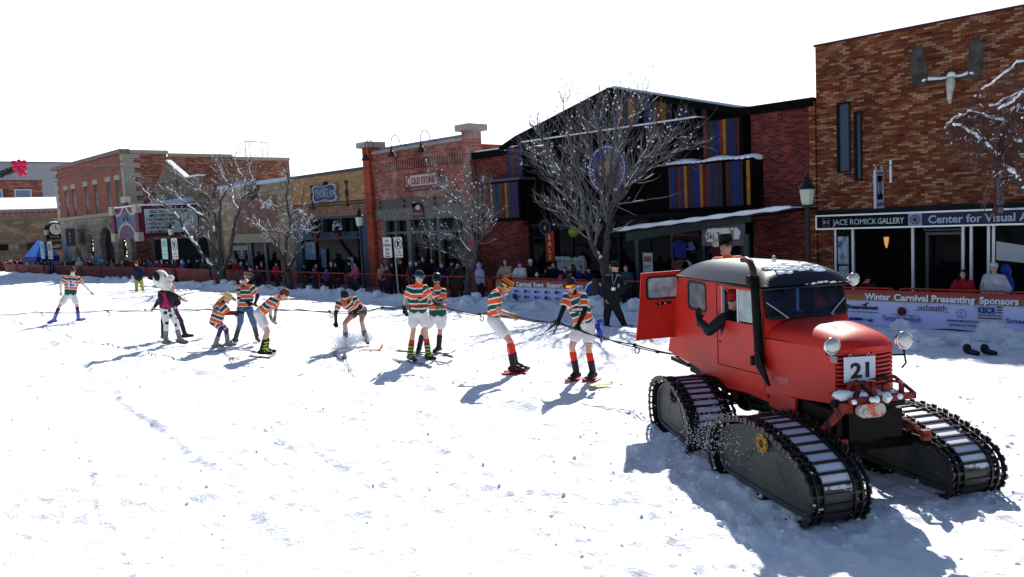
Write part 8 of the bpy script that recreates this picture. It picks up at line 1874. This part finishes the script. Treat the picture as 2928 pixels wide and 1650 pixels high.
# people in the cab
def lw(x, y, z): return np.array(VO) + u_ * x + v_ * y + np.array([0, 0, z])
J = dict(h=lw(-.42, -.33, 1.80), n=lw(-.46, -.30, 1.66), sL=lw(-.40, -.47, 1.58), sR=lw(-.52, -.12, 1.58), eL=lw(-.48, -.62, 1.54), wL=lw(-.80, -.78, 1.66), eR=lw(-.4, -.05, 1.35), wR=lw(-.2, -.15, 1.30), hL=lw(-.5, -.38, 1.18), hR=lw(-.5, -.18, 1.18), kL=lw(-.12, -.38, 1.2), kR=lw(-.12, -.18, 1.2), aL=lw(-.05, -.38, 1.0), aR=lw(-.05, -.18, 1.0), tL=lw(.05, -.38, .97), tR=lw(.05, -.18, .97))
J['eL'] = lw(-.62, -.70, 1.50); J['wL'] = lw(-.86, -.72, 1.62)
for k_ in J:
    if k_[0] not in 'ew' or k_[1] == 'R': J[k_] = J[k_] - u_ * 0.26 - v_ * 0.09
J['eL'] = lw(-.70, -.74, 1.44); J['wL'] = lw(-.90, -.78, 1.55)
pq = make_person('passenger in red hat and sunglasses waving a black glove out of the cab window', J, u_ * 0.5 - v_ * 0.8, dict(hat='beanie', hat_mat=mat('crimson_knit', (0.35, 0.01, 0.03), 0.9), shades=DARKL, jersey=mat('black_teal_jacket', (0.01, 0.012, 0.02), 0.7, var=0.5, sc=7), shirt_name='jacket', sleeve=1.95, loose=0.03, lower=DK, lower_name='trousers', leg=1.9, handL=Vector((0, 0, 1)), palmL=Vector(tuple(u_ * 0.75 - v_ * 0.6)), curlL=0.12, s=0.86, voxel=0.011))
J = {k: v + v_ * 0.50 + u_ * 0.26 for k, v in J.items()}; J['eL'] = lw(-.30, .02, 1.40); J['wL'] = lw(-.02, .10, 1.50); J['sL'] = lw(-.42, .03, 1.58); J['eR'] = lw(-.3, .38, 1.40); J['wR'] = lw(-.02, .30, 1.5)
make_person('driver in blue jacket seen dimly through the windscreen', J, u_, dict(hat='beanie', hat_mat=mat('blue_knit', (0.03, 0.05, 0.15), 0.9), jersey=mat('blue_jacket', (0.04, 0.09, 0.22), 0.8), shirt_name='jacket', sleeve=1.9, lower=DK, lower_name='trousers', leg=1.9, s=0.86, voxel=0.016))
L(MB().tube([(0.02 + 0.05 * math.sin(a), 0.2 + 0.17 * math.cos(a), 1.52 + 0.17 * math.sin(a)) for a in np.linspace(0, 2 * math.pi, 21)], 0.013, 6), 'steering_wheel', BLACK)
L(MB().box(-1.9, -0.65, -0.50, -0.42, 0.93, 1.35).box(-1.9, -0.65, 0.32, 0.40, 0.93, 1.35), 'bench', INTER)

# ------------------------------------------------------------------ skis, boards and the tow rope
def ski(label, crop, a, b, w_, m_, z=None, name='ski', cat='ski', curl=0.10, group=None, ztip=0.0):
    ox, oy, sc_p = crop; z = ZG + 0.025 if z is None else z; A = at_z(ox + a[0] * sc_p, oy + a[1] * sc_p, z); B = at_z(ox + b[0] * sc_p, oy + b[1] * sc_p, z)
    A = Vector([float(c) for c in A]); B = Vector([float(c) for c in B]); L_ = (B - A).length; d = (B - A).normalized(); sdv = Vector((-d.y, d.x, 0)); n = 16; V = []; mb = MB()
    for i in range(n + 1):
        f = i / n; zz = curl * max(0, (f - 0.86) / 0.14) ** 1.6 + 0.02 * max(0, (0.05 - f) / 0.05); wi = w_ * (0.5 + 0.12 * math.cos(f * 6.28)) * (1 if f < 0.93 else math.sqrt(max(0.02, 1 - ((f - 0.93) / 0.07) ** 2)))
        c_ = A + d * (L_ * f) + Vector((0, 0, zz + ztip * f)); V += [c_ - sdv * wi, c_ + sdv * wi, c_ + sdv * wi + Vector((0, 0, 0.012)), c_ - sdv * wi + Vector((0, 0, 0.012))]
    mb.add(V, [(4 * i + k, 4 * (i + 1) + k, 4 * (i + 1) + (k + 1) % 4, 4 * i + (k + 1) % 4) for i in range(n) for k in range(4)] + [(0, 1, 2, 3), (4 * n + 3, 4 * n + 2, 4 * n + 1, 4 * n)])
    o = mb.build(name, m_); tag(o, label, cat, group); return o
SK1 = mat('grey_ski', (0.14, 0.14, 0.16), 0.35, var=0.5, sc=5); SK2 = mat('black_ski', (0.02, 0.02, 0.024), 0.3); SK3 = mat('white_ski', (0.45, 0.45, 0.47), 0.35, var=0.3, sc=5)
ski('ski under the left boot of the smiling skier with neon buckles', P3, (1000, 1278), (1500, 1345), 0.09, SK1)
ski('ski under the right boot of the smiling skier with neon buckles', P3, (1280, 1240), (1730, 1335), 0.09, SK1)
ski('long dark ski of the skier in dark goggles', P3, (1040, 1165), (1780, 1205), 0.12, SK2)
ski('upturned red ski tip poking from the powder right of the crouching skier', P3, (560, 1150), (860, 1150), 0.12, mat('red_ski', (0.40, 0.03, 0.04), 0.4), curl=0.16)
ski('buried ski with dark tip standing out of the snow below the crouching skier', P3, (250, 1180), (385, 1285), 0.10, SK1, curl=0.18)
ski('long ski of the woman in the straw hat, nearest of her pair', P2, (-20, 1268), (880, 1195), 0.10, SK1, curl=0.06)
ski('ski of the woman in the straw hat, farther of her pair', P2, (180, 1200), (900, 1180), 0.09, SK3, curl=0.06)
ski('ski on the near foot of the skier in the brown cap', P2, (820, 1310), (1090, 1335), 0.09, SK2, curl=0.03)
ski('ski on the far foot of the skier in the brown cap', P2, (850, 1250), (1160, 1290), 0.09, SK2, curl=0.03)
ski('near ski of the spotted costume skier', P1, (1790, 1325), (2480, 1268), 0.10, SK3, curl=0.06)
ski('far ski of the spotted costume skier', P1, (1640, 1262), (2470, 1200), 0.10, SK2, curl=0.04)
ski('near ski of the skier with number 15', P1, (200, 1000), (600, 945), 0.10, SK3, curl=0.03)
ski('far ski of the skier with number 15', P1, (480, 985), (840, 900), 0.10, SK3, curl=0.03)
REDP = mat('red_snowshoe', (0.42, 0.015, 0.03), 0.4); YEL = mat('yellow_board', (0.50, 0.42, 0.10), 0.45)
def snowshoe(label, key, q, m_=REDP):
    t_, J_, f_, R_, T_ = ppl[key]; a = J_['a' + q]; to = J_['t' + q]; d = (to - a); d.z = 0; d.normalize(); sdv = Vector((-d.y, d.x, 0)); z0 = min(a.z - 0.085, to.z - 0.05) + 0.01; c0 = a - d * 0.16; 
    P = []; n = 20
    for k in range(n): 
        th = 2 * math.pi * k / n; P.append(Vector((0, 0, z0)) + Vector(((c0 + d * 0.18).x, (c0 + d * 0.18).y, 0)) + d * 0.25 * math.cos(th) + sdv * 0.095 * math.sin(th) * (1.1 if math.cos(th) > 0 else 0.85) + Vector((0, 0, 0.05 * max(0, math.cos(th)) ** 3)))
    s_ = thing('snowshoe', label, 'snowshoe', (c0.x, c0.y, z0)); MB().tube(P + [P[0]], 0.014, 6).build('rim', m_, s_); MB().prism(P, (0, 0, 0.012)).build('deck', m_, s_)
    MB().tube([a + d * 0.05 - sdv * 0.06 + Vector((0, 0, -0.06)), a + d * 0.07 + Vector((0, 0, 0.02)), a + d * 0.05 + sdv * 0.06 + Vector((0, 0, -0.06))], 0.018, 6).build('strap', m_, s_)
snowshoe('red snowshoe on the left foot of the skier in orange goggles', 'K', 'L'); snowshoe('red snowshoe on the right foot of the skier in orange goggles', 'K', 'R')
snowshoe('scuffed red snowshoe under the near boot of the skier in the orange pompom hat', 'J', 'L'); snowshoe('tilted red snowshoe under the far boot of the skier in the orange pompom hat', 'J', 'R')
ski('short yellow board lying in front of the orange-goggled skier', P4, (1285, 1355), (1535, 1330), 0.12, YEL, name='snowboard', cat='board', curl=0.03)
ski('yellow-green ski tail on the snow below the man in jeans', P2, (560, 1330), (700, 1325), 0.12, mat('lime_board', (0.45, 0.50, 0.14), 0.5), curl=0.01)

rope = thing('tow_rope', 'long black doubled tow rope held by all the skiers behind the vehicle', 'rope', (-8, 10, 1))
ROPE = mat('black_rope', (0.010, 0.010, 0.012), 0.8)
def hand(key, q): 
    J_ = ppl[key][1]; d = (J_['w' + q] - J_['e' + q]).normalized(); return J_['w' + q] + d * 0.07
def rpx(x, y, Y): return Vector([float(c) for c in at_y(x, y, Y)])
hitch = Vector([float(c) for c in lw(-2.0, -0.42, 0.86)])
line = [rpx(-60, 905, 7.3), rpx(0, 900, 7.4), rpx(100, 893, 7.6), rpx(190, 892, 7.75), rpx(300, 889, 7.85), rpx(415, 886, 8.0), hand('C', 'L') + Vector((0, 0, 0)), rpx(520, 884, 8.25), rpx(590, 885, 8.3), hand('D', 'R'), hand('E', 'L'), rpx(760, 880, 8.8), rpx(850, 887, 9.0), hand('G', 'R'), rpx(1090, 880, 9.7), rpx(1150, 877, 9.9), hand('H', 'R'), rpx(1330, 893, 10.2), rpx(1385, 898, 10.25), hand('J', 'L'), hand('K', 'L'), hand('K', 'R'), rpx(1710, 962, 10.1), rpx(1812, 985, 9.95), hitch]
def with_sag(P, k=5, sag=0.015):
    out = []
    for i in range(len(P) - 1):
        for q in range(k): f = q / k; c_ = P[i].lerp(P[i + 1], f); out.append(c_ - Vector((0, 0, 4 * sag * f * (1 - f))))
    return out + [P[-1]]
MB().tube(with_sag(line), 0.011, 6).build('strand', ROPE, rope)
l2 = [p + Vector((0.02, 0.03, -0.045 if i % 2 else 0.02)) for i, p in enumerate(line)]; l2[-1] = hitch + Vector((0, 0.05, 0.02))
MB().tube(with_sag(l2, 5, 0.03), 0.009, 6).build('strand', ROPE, rope)
def knot(p, loop=True, L_=0.12, ang=-1.2):
    mb = MB().ball(p, (0.04, 0.03, 0.028), 8, 6); Rr = Vector((0.7, 0.7, 0))
    if loop:
        e = p + Rr * (L_ * math.cos(ang)) + Vector((0, 0, L_ * math.sin(ang))); mb.tube([p, p.lerp(e, 0.5)], 0.012, 5)
        c_ = p.lerp(e, 0.8); mb.tube([c_ + Rr * 0.035 * math.cos(a) + Vector((0, 0, 0.05 * math.sin(a))) for a in np.linspace(0, 6.28, 13)], 0.010, 5)
    mb.build('knot', ROPE, rope)
for x, y, Y, l in ((118, 894, 7.6, 1), (308, 890, 7.85, 1), (415, 886, 8.0, 0), (942, 890, 9.1, 1), (1092, 880, 9.7, 0), (1372, 898, 10.22, 1), (1712, 962, 10.1, 0), (1815, 986, 9.95, 1), (1880, 1006, 9.6, 0)): knot(rpx(x, y, Y), bool(l))
kk = hand('K', 'L'); MB().tube([kk, kk + ppl['K'][3] * -0.10 + Vector((0, 0, -0.06)), kk + ppl['K'][3] * -0.24 + Vector((0, 0, -0.16))], [0.012, 0.022, 0.008], 6).tube([kk, kk + ppl['K'][3] * -0.05 + Vector((0, 0, -0.14)), kk + ppl['K'][3] * -0.09 + Vector((0, 0, -0.2))], 0.012, 6).build('rope_tail', ROPE, rope)
# powder flung up round the crouching skier and by the near rear track
def spray(name, label, centers, n, seed, rmin=0.004, rmax=0.014):
    rng = random.Random(seed); mb = MB()
    for k in range(n):
        c_, sx_, sz_ = centers[rng.randrange(len(centers))]; p = c_ + Vector((rng.gauss(0, sx_), rng.gauss(0, sx_), abs(rng.gauss(0, sz_)))); r_ = rng.uniform(rmin, rmax)
        mb.add([p + Vector((r_, 0, -r_ * .5)), p + Vector((-r_ * .5, r_ * .86, -r_ * .5)), p + Vector((-r_ * .5, -r_ * .86, -r_ * .5)), p + Vector((0, 0, r_))], [(0, 1, 3), (1, 2, 3), (2, 0, 3), (0, 2, 1)])
    o = mb.build(name, SNOW); o['kind'] = 'stuff'; o['label'] = label; return o
G1, G2 = ppl['G'][1]['aL'], ppl['G'][1]['aR']
spray('powder_snow', 'cloud of powder snow round the boots of the crouching skier', [(G1 + Vector((0, 0, -0.05)), 0.13, 0.13), (G1 + ppl['G'][4] * 0.25 + Vector((0, 0, -0.08)), 0.16, 0.10), (G2 + Vector((0, 0, -0.05)), 0.10, 0.11), (G1 + ppl['G'][3] * 0.1 + ppl['G'][4] * 0.1 + Vector((0, 0, -0.08)), 0.16, 0.10)], 4200, 5, 0.005, 0.016)
tp = Vector([float(c) for c in lw(-0.15, -0.95, 0.05)])
spray('flung_snow', 'snow grains flung up between the two near tracks', [(tp, 0.12, 0.26), (Vector([float(c) for c in lw(0.05, -1.05, 0.2)]), 0.12, 0.2), (Vector([float(c) for c in lw(0.5, -1.15, 0.3)]), 0.3, 0.2)], 1500, 8, 0.003, 0.008)
rg_ = random.Random(12); cr = MB()
for k in range(1100):
    if k < 600: q = VO[0] + u_[0] * rg_.gauss(0, 1.5) + v_[0] * rg_.gauss(0, 1.1), VO[1] + u_[1] * rg_.gauss(0, 1.5) + v_[1] * rg_.gauss(0, 1.1)
    else: q = rg_.uniform(-20, -1.5), rg_.uniform(2.5, 17)
    zz = float(snow_height(np.array([q[0]]), np.array([q[1]]))[0]); r_ = rg_.uniform(0.006, 0.02) * (1.5 if rg_.random() < 0.06 else 1); cr.ball((q[0], q[1], zz + r_ * 0.3), (r_ * 1.3, r_, r_ * 0.8), 6, 4, jit=0.25)
o = cr.build('snow_crumbs', SNOW, smooth=True); o['kind'] = 'stuff'; o['label'] = 'small crumbs of snow scattered over the street'
# black boots by the snow lumps on the right
bt = thing('snow_boots', 'pair of black boots standing on the road by the snow lumps at right', 'boots', tuple(at_z(2760, 1015, 0.3)))
for x0_, tx in ((2765, 2795), (2815, 2845)):
    a = Vector([float(c) for c in at_z(x0_, 1012, 0.3)]); b = Vector([float(c) for c in at_z(tx, 1018, 0.3)])
    put(skin_over([('c', a + Vector((0, 0, 0.12)), 0.075, a + Vector((0, 0, 0.08)), 0.07), ('c', a + Vector((0, 0, 0.06)), 0.06, b + Vector((0, 0, 0.05)), 0.05)], 0.014, 1, 'boot'), 'boot', BLKB, bt)
# ------------------------------------------------------------------ spectators behind the barriers
def tint(name, rough=0.85):
    m = bpy.data.materials.new(name); m.use_nodes = True; t = m.node_tree; b = t.nodes['Principled BSDF']; o = N(t, 'ShaderNodeObjectInfo')
    n = N(t, 'ShaderNodeTexNoise'); n.inputs['Scale'].default_value = 9; g = N(t, 'ShaderNodeTexCoord'); t.links.new(g.outputs['Object'], n.inputs['Vector'])
    v = N(t, 'ShaderNodeVectorMath', operation='SCALE'); t.links.new(o.outputs['Color'], v.inputs[0]); t.links.new(math_(t, 'ADD', math_(t, 'MULTIPLY', n.outputs['Fac'], 0.9), 0.55), v.inputs['Scale'])
    t.links.new(v.outputs[0], b.inputs['Base Color']); b.inputs['Roughness'].default_value = rough; b.inputs['Specular IOR Level'].default_value = 0.15; return m
TINT = tint('winter_cloth')
def P_(x, y, z): return Vector((x, y, z))
def pose(kind):
    J = dict(h=P_(0, -.02, 1.62), n=P_(0, 0, 1.46), sL=P_(-.18, 0, 1.38), sR=P_(.18, 0, 1.38), hL=P_(-.10, 0, .92), hR=P_(.10, 0, .92), kL=P_(-.11, -.03, .50), kR=P_(.11, -.03, .50), aL=P_(-.12, 0, .10), aR=P_(.12, 0, .10), tL=P_(-.14, -.14, .05), tR=P_(.14, -.14, .05))
    if kind == 'pockets': J.update(eL=P_(-.30, .06, 1.10), wL=P_(-.20, -.12, .95), eR=P_(.30, .06, 1.10), wR=P_(.20, -.12, .95))
    if kind == 'rail': J.update(eL=P_(-.27, -.12, 1.12), wL=P_(-.16, -.36, 1.08), eR=P_(.27, -.12, 1.12), wR=P_(.16, -.36, 1.08))
    if kind == 'phone': J.update(eL=P_(-.27, -.16, 1.20), wL=P_(-.08, -.32, 1.50), eR=P_(.27, -.16, 1.20), wR=P_(.08, -.32, 1.50))
    if kind == 'hang': J.update(eL=P_(-.25, 0, 1.08), wL=P_(-.26, -.04, .82), eR=P_(.25, .02, 1.08), wR=P_(.24, -.04, .82))
    return J
PR = {}
for kd in ('pockets', 'rail', 'phone', 'hang'):
    t_, J_, f_ = make_person('spectator', pose(kd), Vector((0.15, -1, -0.05)), dict(voxel=0.024, jersey=TINT, shirt_name='jacket', sleeve=1.95, loose=0.045, hem=0.13, lower=TINT, lower_name='trousers', leg=1.95, leg_loose=0.02, gloves=None, boots=BLKB, palmL=Vector((1, 0, 0)), palmR=Vector((-1, 0, 0))))
    PR[kd] = {c.name.split('.')[0]: c.data for c in kids(t_) if c.name.split('.')[0] != 'boot'}
    for c in kids(t_): bpy.data.objects.remove(c)
    bpy.data.objects.remove(t_)
hp = P_(0, -.02, 1.62)
def hatmesh(kd):
    b = MB()
    if kd == 'beanie': b.lathe(hp, [(.100, .01), (.110, .02), (.108, .06), (.10, .10), (.07, .145), (.02, .16)], 14); b.ball(hp + P_(0, 0, .18), .035, 8, 6)
    if kd == 'hood': b.ball(hp + P_(0, .035, .01), (.125, .125, .150), 14, 10); b.tube([hp + P_(0, .02, -.1), hp + P_(0, .03, -.17)], [.10, .13], 12)
    if kd == 'cap': b.lathe(hp, [(.098, .02), (.10, .05), (.09, .1), (.05, .135), (.01, .14)], 14); b.prism([hp + P_(-.07, -.08, .035), hp + P_(-.05, -.16, .025), hp + P_(.05, -.16, .025), hp + P_(.07, -.08, .035)], (0, 0, .012))
    if kd == 'hair': b.ball(hp + P_(0, .025, .03), (.092, .095, .105), 12, 8, jit=.04)
    if kd == 'long hair': b.ball(hp + P_(0, .03, .025), (.098, .10, .108), 12, 8, jit=.04); b.tube([hp + P_(0, .06, -.02), hp + P_(0, .09, -.14), hp + P_(0, .09, -.26)], [.085, .10, .05], 10); b.tube([hp + P_(-.09, -.02, 0), hp + P_(-.11, -.05, -.2)], [.03, .03], 6); b.tube([hp + P_(.09, -.02, 0), hp + P_(.11, -.05, -.2)], [.03, .03], 6)
    o = b.build(kd.replace(' ', '_'), TINT, smooth=True); m = o.data; bpy.data.objects.remove(o); return m
HM = {k: hatmesh(k) for k in ('beanie', 'hood', 'cap', 'hair', 'long hair')}
phm = MB().box(-.045, .045, -.37, -.355, 1.48, 1.62); phm = phm.build('phone', TINT); pm_ = phm.data; bpy.data.objects.remove(phm)
CC = {'black': (.006, .006, .009), 'navy': (.010, .014, .055), 'dark grey': (.03, .03, .035), 'red': (.33, .012, .018), 'dark red': (.12, .010, .012), 'blue': (.02, .05, .26), 'light blue': (.10, .26, .38), 'teal': (.015, .06, .07), 'white': (.45, .46, .50), 'beige': (.30, .24, .17), 'brown': (.05, .03, .02), 'pink': (.42, .06, .20), 'green': (.02, .09, .05), 'lavender': (.38, .38, .60), 'orange': (.45, .07, .02), 'purple': (.07, .02, .14), 'grey': (.14, .14, .15), 'yellow': (.45, .36, .06), 'blond': (.35, .24, .11)}
# (pixel x, pixel y of the head in the photograph, depth row, jacket, hat kind, hat colour, pose, turn)
SP = [(2482, 800, 21.6, 'dark red', 'cap', 'black', 'phone', 0), (2755, 786, 21.0, 'red', 'long hair', 'black', 'rail', -10), (2843, 768, 21.0, 'white', 'cap', 'white', 'pockets', -20), (2878, 775, 21.3, 'blue', 'hood', 'blue', 'hang', 120),
      (1446, 750, 21.0, 'beige', 'long hair', 'brown', 'rail', 0), (1487, 756, 21.0, 'white', 'beanie', 'purple', 'rail', 0), (1518, 752, 21.3, 'black', 'cap', 'white', 'pockets', 0), (1536, 790, 20.8, 'navy', 'beanie', 'white', 'rail', 0), (1583, 760, 21.3, 'black', 'hair', 'black', 'phone', 0), (1603, 806, 20.8, 'pink', 'hood', 'pink', 'rail', 0), (1616, 772, 21.2, 'dark grey', 'hair', 'brown', 'pockets', 20), (1637, 765, 21.0, 'black', 'long hair', 'brown', 'pockets', -60), (1684, 772, 21.0, 'navy', 'cap', 'black', 'phone', -20), (1660, 768, 21.7, 'blue', 'hair', 'brown', 'pockets', 0), (1745, 762, 21.5, 'grey', 'hair', 'brown', 'pockets', 20), (1790, 768, 21.0, 'teal', 'hair', 'brown', 'rail', 0), (1562, 775, 21.6, 'dark grey', 'hood', 'black', 'pockets', 0),
      (1371, 762, 21.0, 'lavender', 'hood', 'lavender', 'hang', 160), (1290, 752, 21.3, 'black', 'hair', 'black', 'pockets', 150), (1262, 758, 21.4, 'navy', 'cap', 'grey', 'rail', 60), (1309, 760, 20.9, 'dark grey', 'hair', 'brown', 'phone', 30), (1190, 752, 21.0, 'navy', 'cap', 'navy', 'rail', 40), (1210, 742, 21.5, 'black', 'hair', 'brown', 'phone', 0), (1236, 745, 21.8, 'black', 'hair', 'black', 'pockets', 0), (1175, 758, 21.3, 'brown', 'beanie', 'white', 'pockets', 0), (1093, 760, 21.0, 'beige', 'hair', 'black', 'pockets', 10), (1108, 766, 20.8, 'dark grey', 'hair', 'brown', 'rail', 0), (1122, 757, 21.2, 'black', 'hood', 'black', 'hang', 0), (1146, 748, 21.6, 'black', 'cap', 'red', 'pockets', 0),
      (1017, 758, 21.1, 'pink', 'hair', 'black', 'rail', -20), (998, 752, 21.5, 'black', 'beanie', 'black', 'pockets', 0), (933, 772, 20.8, 'blue', 'cap', 'black', 'rail', 0), (898, 770, 20.8, 'navy', 'beanie', 'dark red', 'rail', 0), (870, 760, 21.5, 'black', 'beanie', 'black', 'pockets', 0), (960, 758, 21.6, 'navy', 'hair', 'brown', 'hang', 0),
      (789, 755, 20.9, 'red', 'beanie', 'black', 'pockets', 170), (749, 757, 20.9, 'black', 'beanie', 'pink', 'rail', 0), (735, 765, 20.8, 'dark grey', 'hair', 'blond', 'rail', 0), (707, 752, 21.2, 'navy', 'beanie', 'blue', 'rail', 0), (690, 757, 20.9, 'teal', 'beanie', 'white', 'rail', 0), (674, 748, 21.3, 'red', 'beanie', 'grey', 'pockets', 0), (660, 752, 21.6, 'black', 'cap', 'black', 'pockets', 0), (820, 765, 20.9, 'black', 'hair', 'brown', 'rail', 0),
      (520, 752, 20.9, 'blue', 'beanie', 'white', 'rail', 0), (493, 750, 21.0, 'navy', 'beanie', 'white', 'pockets', 30), (478, 750, 21.2, 'dark grey', 'beanie', 'navy', 'rail', 0), (462, 750, 20.9, 'red', 'beanie', 'light blue', 'hang', 60), (350, 752, 20.9, 'dark red', 'cap', 'white', 'pockets', 0), (354, 770, 20.8, 'pink', 'hood', 'pink', 'rail', 0), (400, 740, 22.6, 'orange', 'hood', 'orange', 'hang', 0), (285, 735, 21.6, 'light blue', 'hood', 'light blue', 'hang', 170), (266, 738, 21.2, 'grey', 'beanie', 'white', 'pockets', 0), (246, 745, 20.9, 'red', 'hair', 'black', 'rail', 0), (258, 748, 20.9, 'black', 'cap', 'white', 'pockets', 0), (226, 742, 21.0, 'white', 'hood', 'white', 'pockets', 40), (235, 742, 21.5, 'blue', 'beanie', 'navy', 'rail', 0), (49, 750, 21.0, 'red', 'beanie', 'white', 'rail', 0), (33, 746, 21.3, 'beige', 'beanie', 'white', 'rail', 0), (80, 750, 21.0, 'white', 'hair', 'blond', 'pockets', 0), (16, 752, 20.8, 'orange', 'hair', 'blond', 'rail', 0)]
rng = random.Random(99)
def rnd(x0, x1, n, y0=742, ys=12):
    for k in range(n):
        SP.append((x0 + (x1 - x0) * (k + rng.random()) / n, y0 + rng.uniform(-2, ys), rng.uniform(20.9, 22.8), rng.choice(['black', 'black', 'navy', 'navy', 'dark grey', 'brown', 'red', 'blue', 'teal', 'dark red', 'white', 'purple', 'grey', 'green']), rng.choice(['beanie', 'beanie', 'cap', 'hair', 'hair', 'long hair', 'hood']), rng.choice(['black', 'navy', 'white', 'grey', 'brown', 'red', 'blue', 'brown', 'blond']), rng.choice(['pockets', 'rail', 'hang', 'phone']), rng.uniform(-50, 50)))
rnd(0, 215, 40, 744, 10); rnd(215, 340, 14, 744, 10); rnd(360, 460, 10, 744, 10); rnd(500, 680, 14, 744, 12); rnd(840, 1040, 3, 755, 12)
ZN = [(-200, -79, 'the blue tent'), (-79, -68, 'the brick block'), (-68, -56, 'the marquee'), (-56, -52, 'the theatre'), (-52, -42.6, 'the tan shop'), (-42.6, -34.8, 'the blue storefront'), (-34.8, -26.4, 'the ice cream shop'), (-26.4, -11, 'the gabled shop'), (-11, 5, 'the gallery')]
pts = []
for q in SP:
    p = at_y(q[0], q[1], q[2]); s = float(p[2]) / 1.60; y = q[2]
    if s > 1.12: s = 1.08 + 0.06 * rng.random()
    if s < 0.66: s = 0.66
    pts.append((float(p[0]), y, s, q))
pts.sort(key=lambda a: a[0]); cnt = {}; seen = {}
for x, y, s, q in pts:
    z_ = next(n for a, b, n in ZN if a <= x < b); k = cnt.get(z_, 0); cnt[z_] = k + 1
    who = 'child' if s < 0.8 else 'spectator'; hd = q[4] if q[4] in ('hair', 'long hair') else q[4]
    lab = '%s in %s jacket, %s %s, %s from left before %s' % (who, q[3], q[5], hd, ordn(k), z_)
    o = bpy.data.objects.new('person', None); col.objects.link(o); o.location = (x, y, 0.0); o.scale = (s, s, s); o.rotation_euler = (0, 0, R(q[7]) + math.atan2(x, y) * -0.3)
    o['label'] = lab; o['category'] = 'person'; o['group'] = 'spectators behind the barriers'
    parts = PR[q[6]]
    for nm, me_ in list(parts.items()) + [(q[4].replace(' ', '_'), HM[q[4]])] + ([('phone', pm_)] if q[6] == 'phone' else []):
        if x < -45 and nm in ('mouth', 'eyes'): continue
        c = bpy.data.objects.new(nm, me_); col.objects.link(c); c.parent = o
        cc = CC[q[3]] if nm == 'jacket' else CC[rng.choice(['black', 'navy', 'dark grey', 'brown'])] if nm == 'trousers' else CC['red'] if nm == 'phone' and q[0] == 2482 else CC['dark grey'] if nm == 'phone' else CC[q[5]]
        c.color = (*cc, 1)
        if nm == 'phone': c['label'] = 'raised phone'
tp_ = thing('caution_tape', 'yellow and black caution tape stretched low beside the shelter post', 'tape', tuple(at_y(1800, 905, 19.9)))
a = Vector([float(c) for c in at_y(1772, 900, 20.0)]); b = Vector([float(c) for c in at_y(1850, 915, 19.6)]); tm = MB(); n = 14
for i in range(n):
    p0, p1 = a.lerp(b, i / n), a.lerp(b, (i + 1) / n); tm.add([p0, p1, p1 + Vector((0, 0, .05)), p0 + Vector((0, 0, .05))], [(0, 1, 2, 3)], i % 2)
tm.build('tape', [mat('tape_yellow', (.40, .34, .05), .5), BLACK], tp_)
sk.location.z -= 0.55; sk.location.x += 0.07; bs.location.x += 0.58; bs.location.z -= 0.22; b2.location.x -= 0.5; b2.location.z -= 0.18
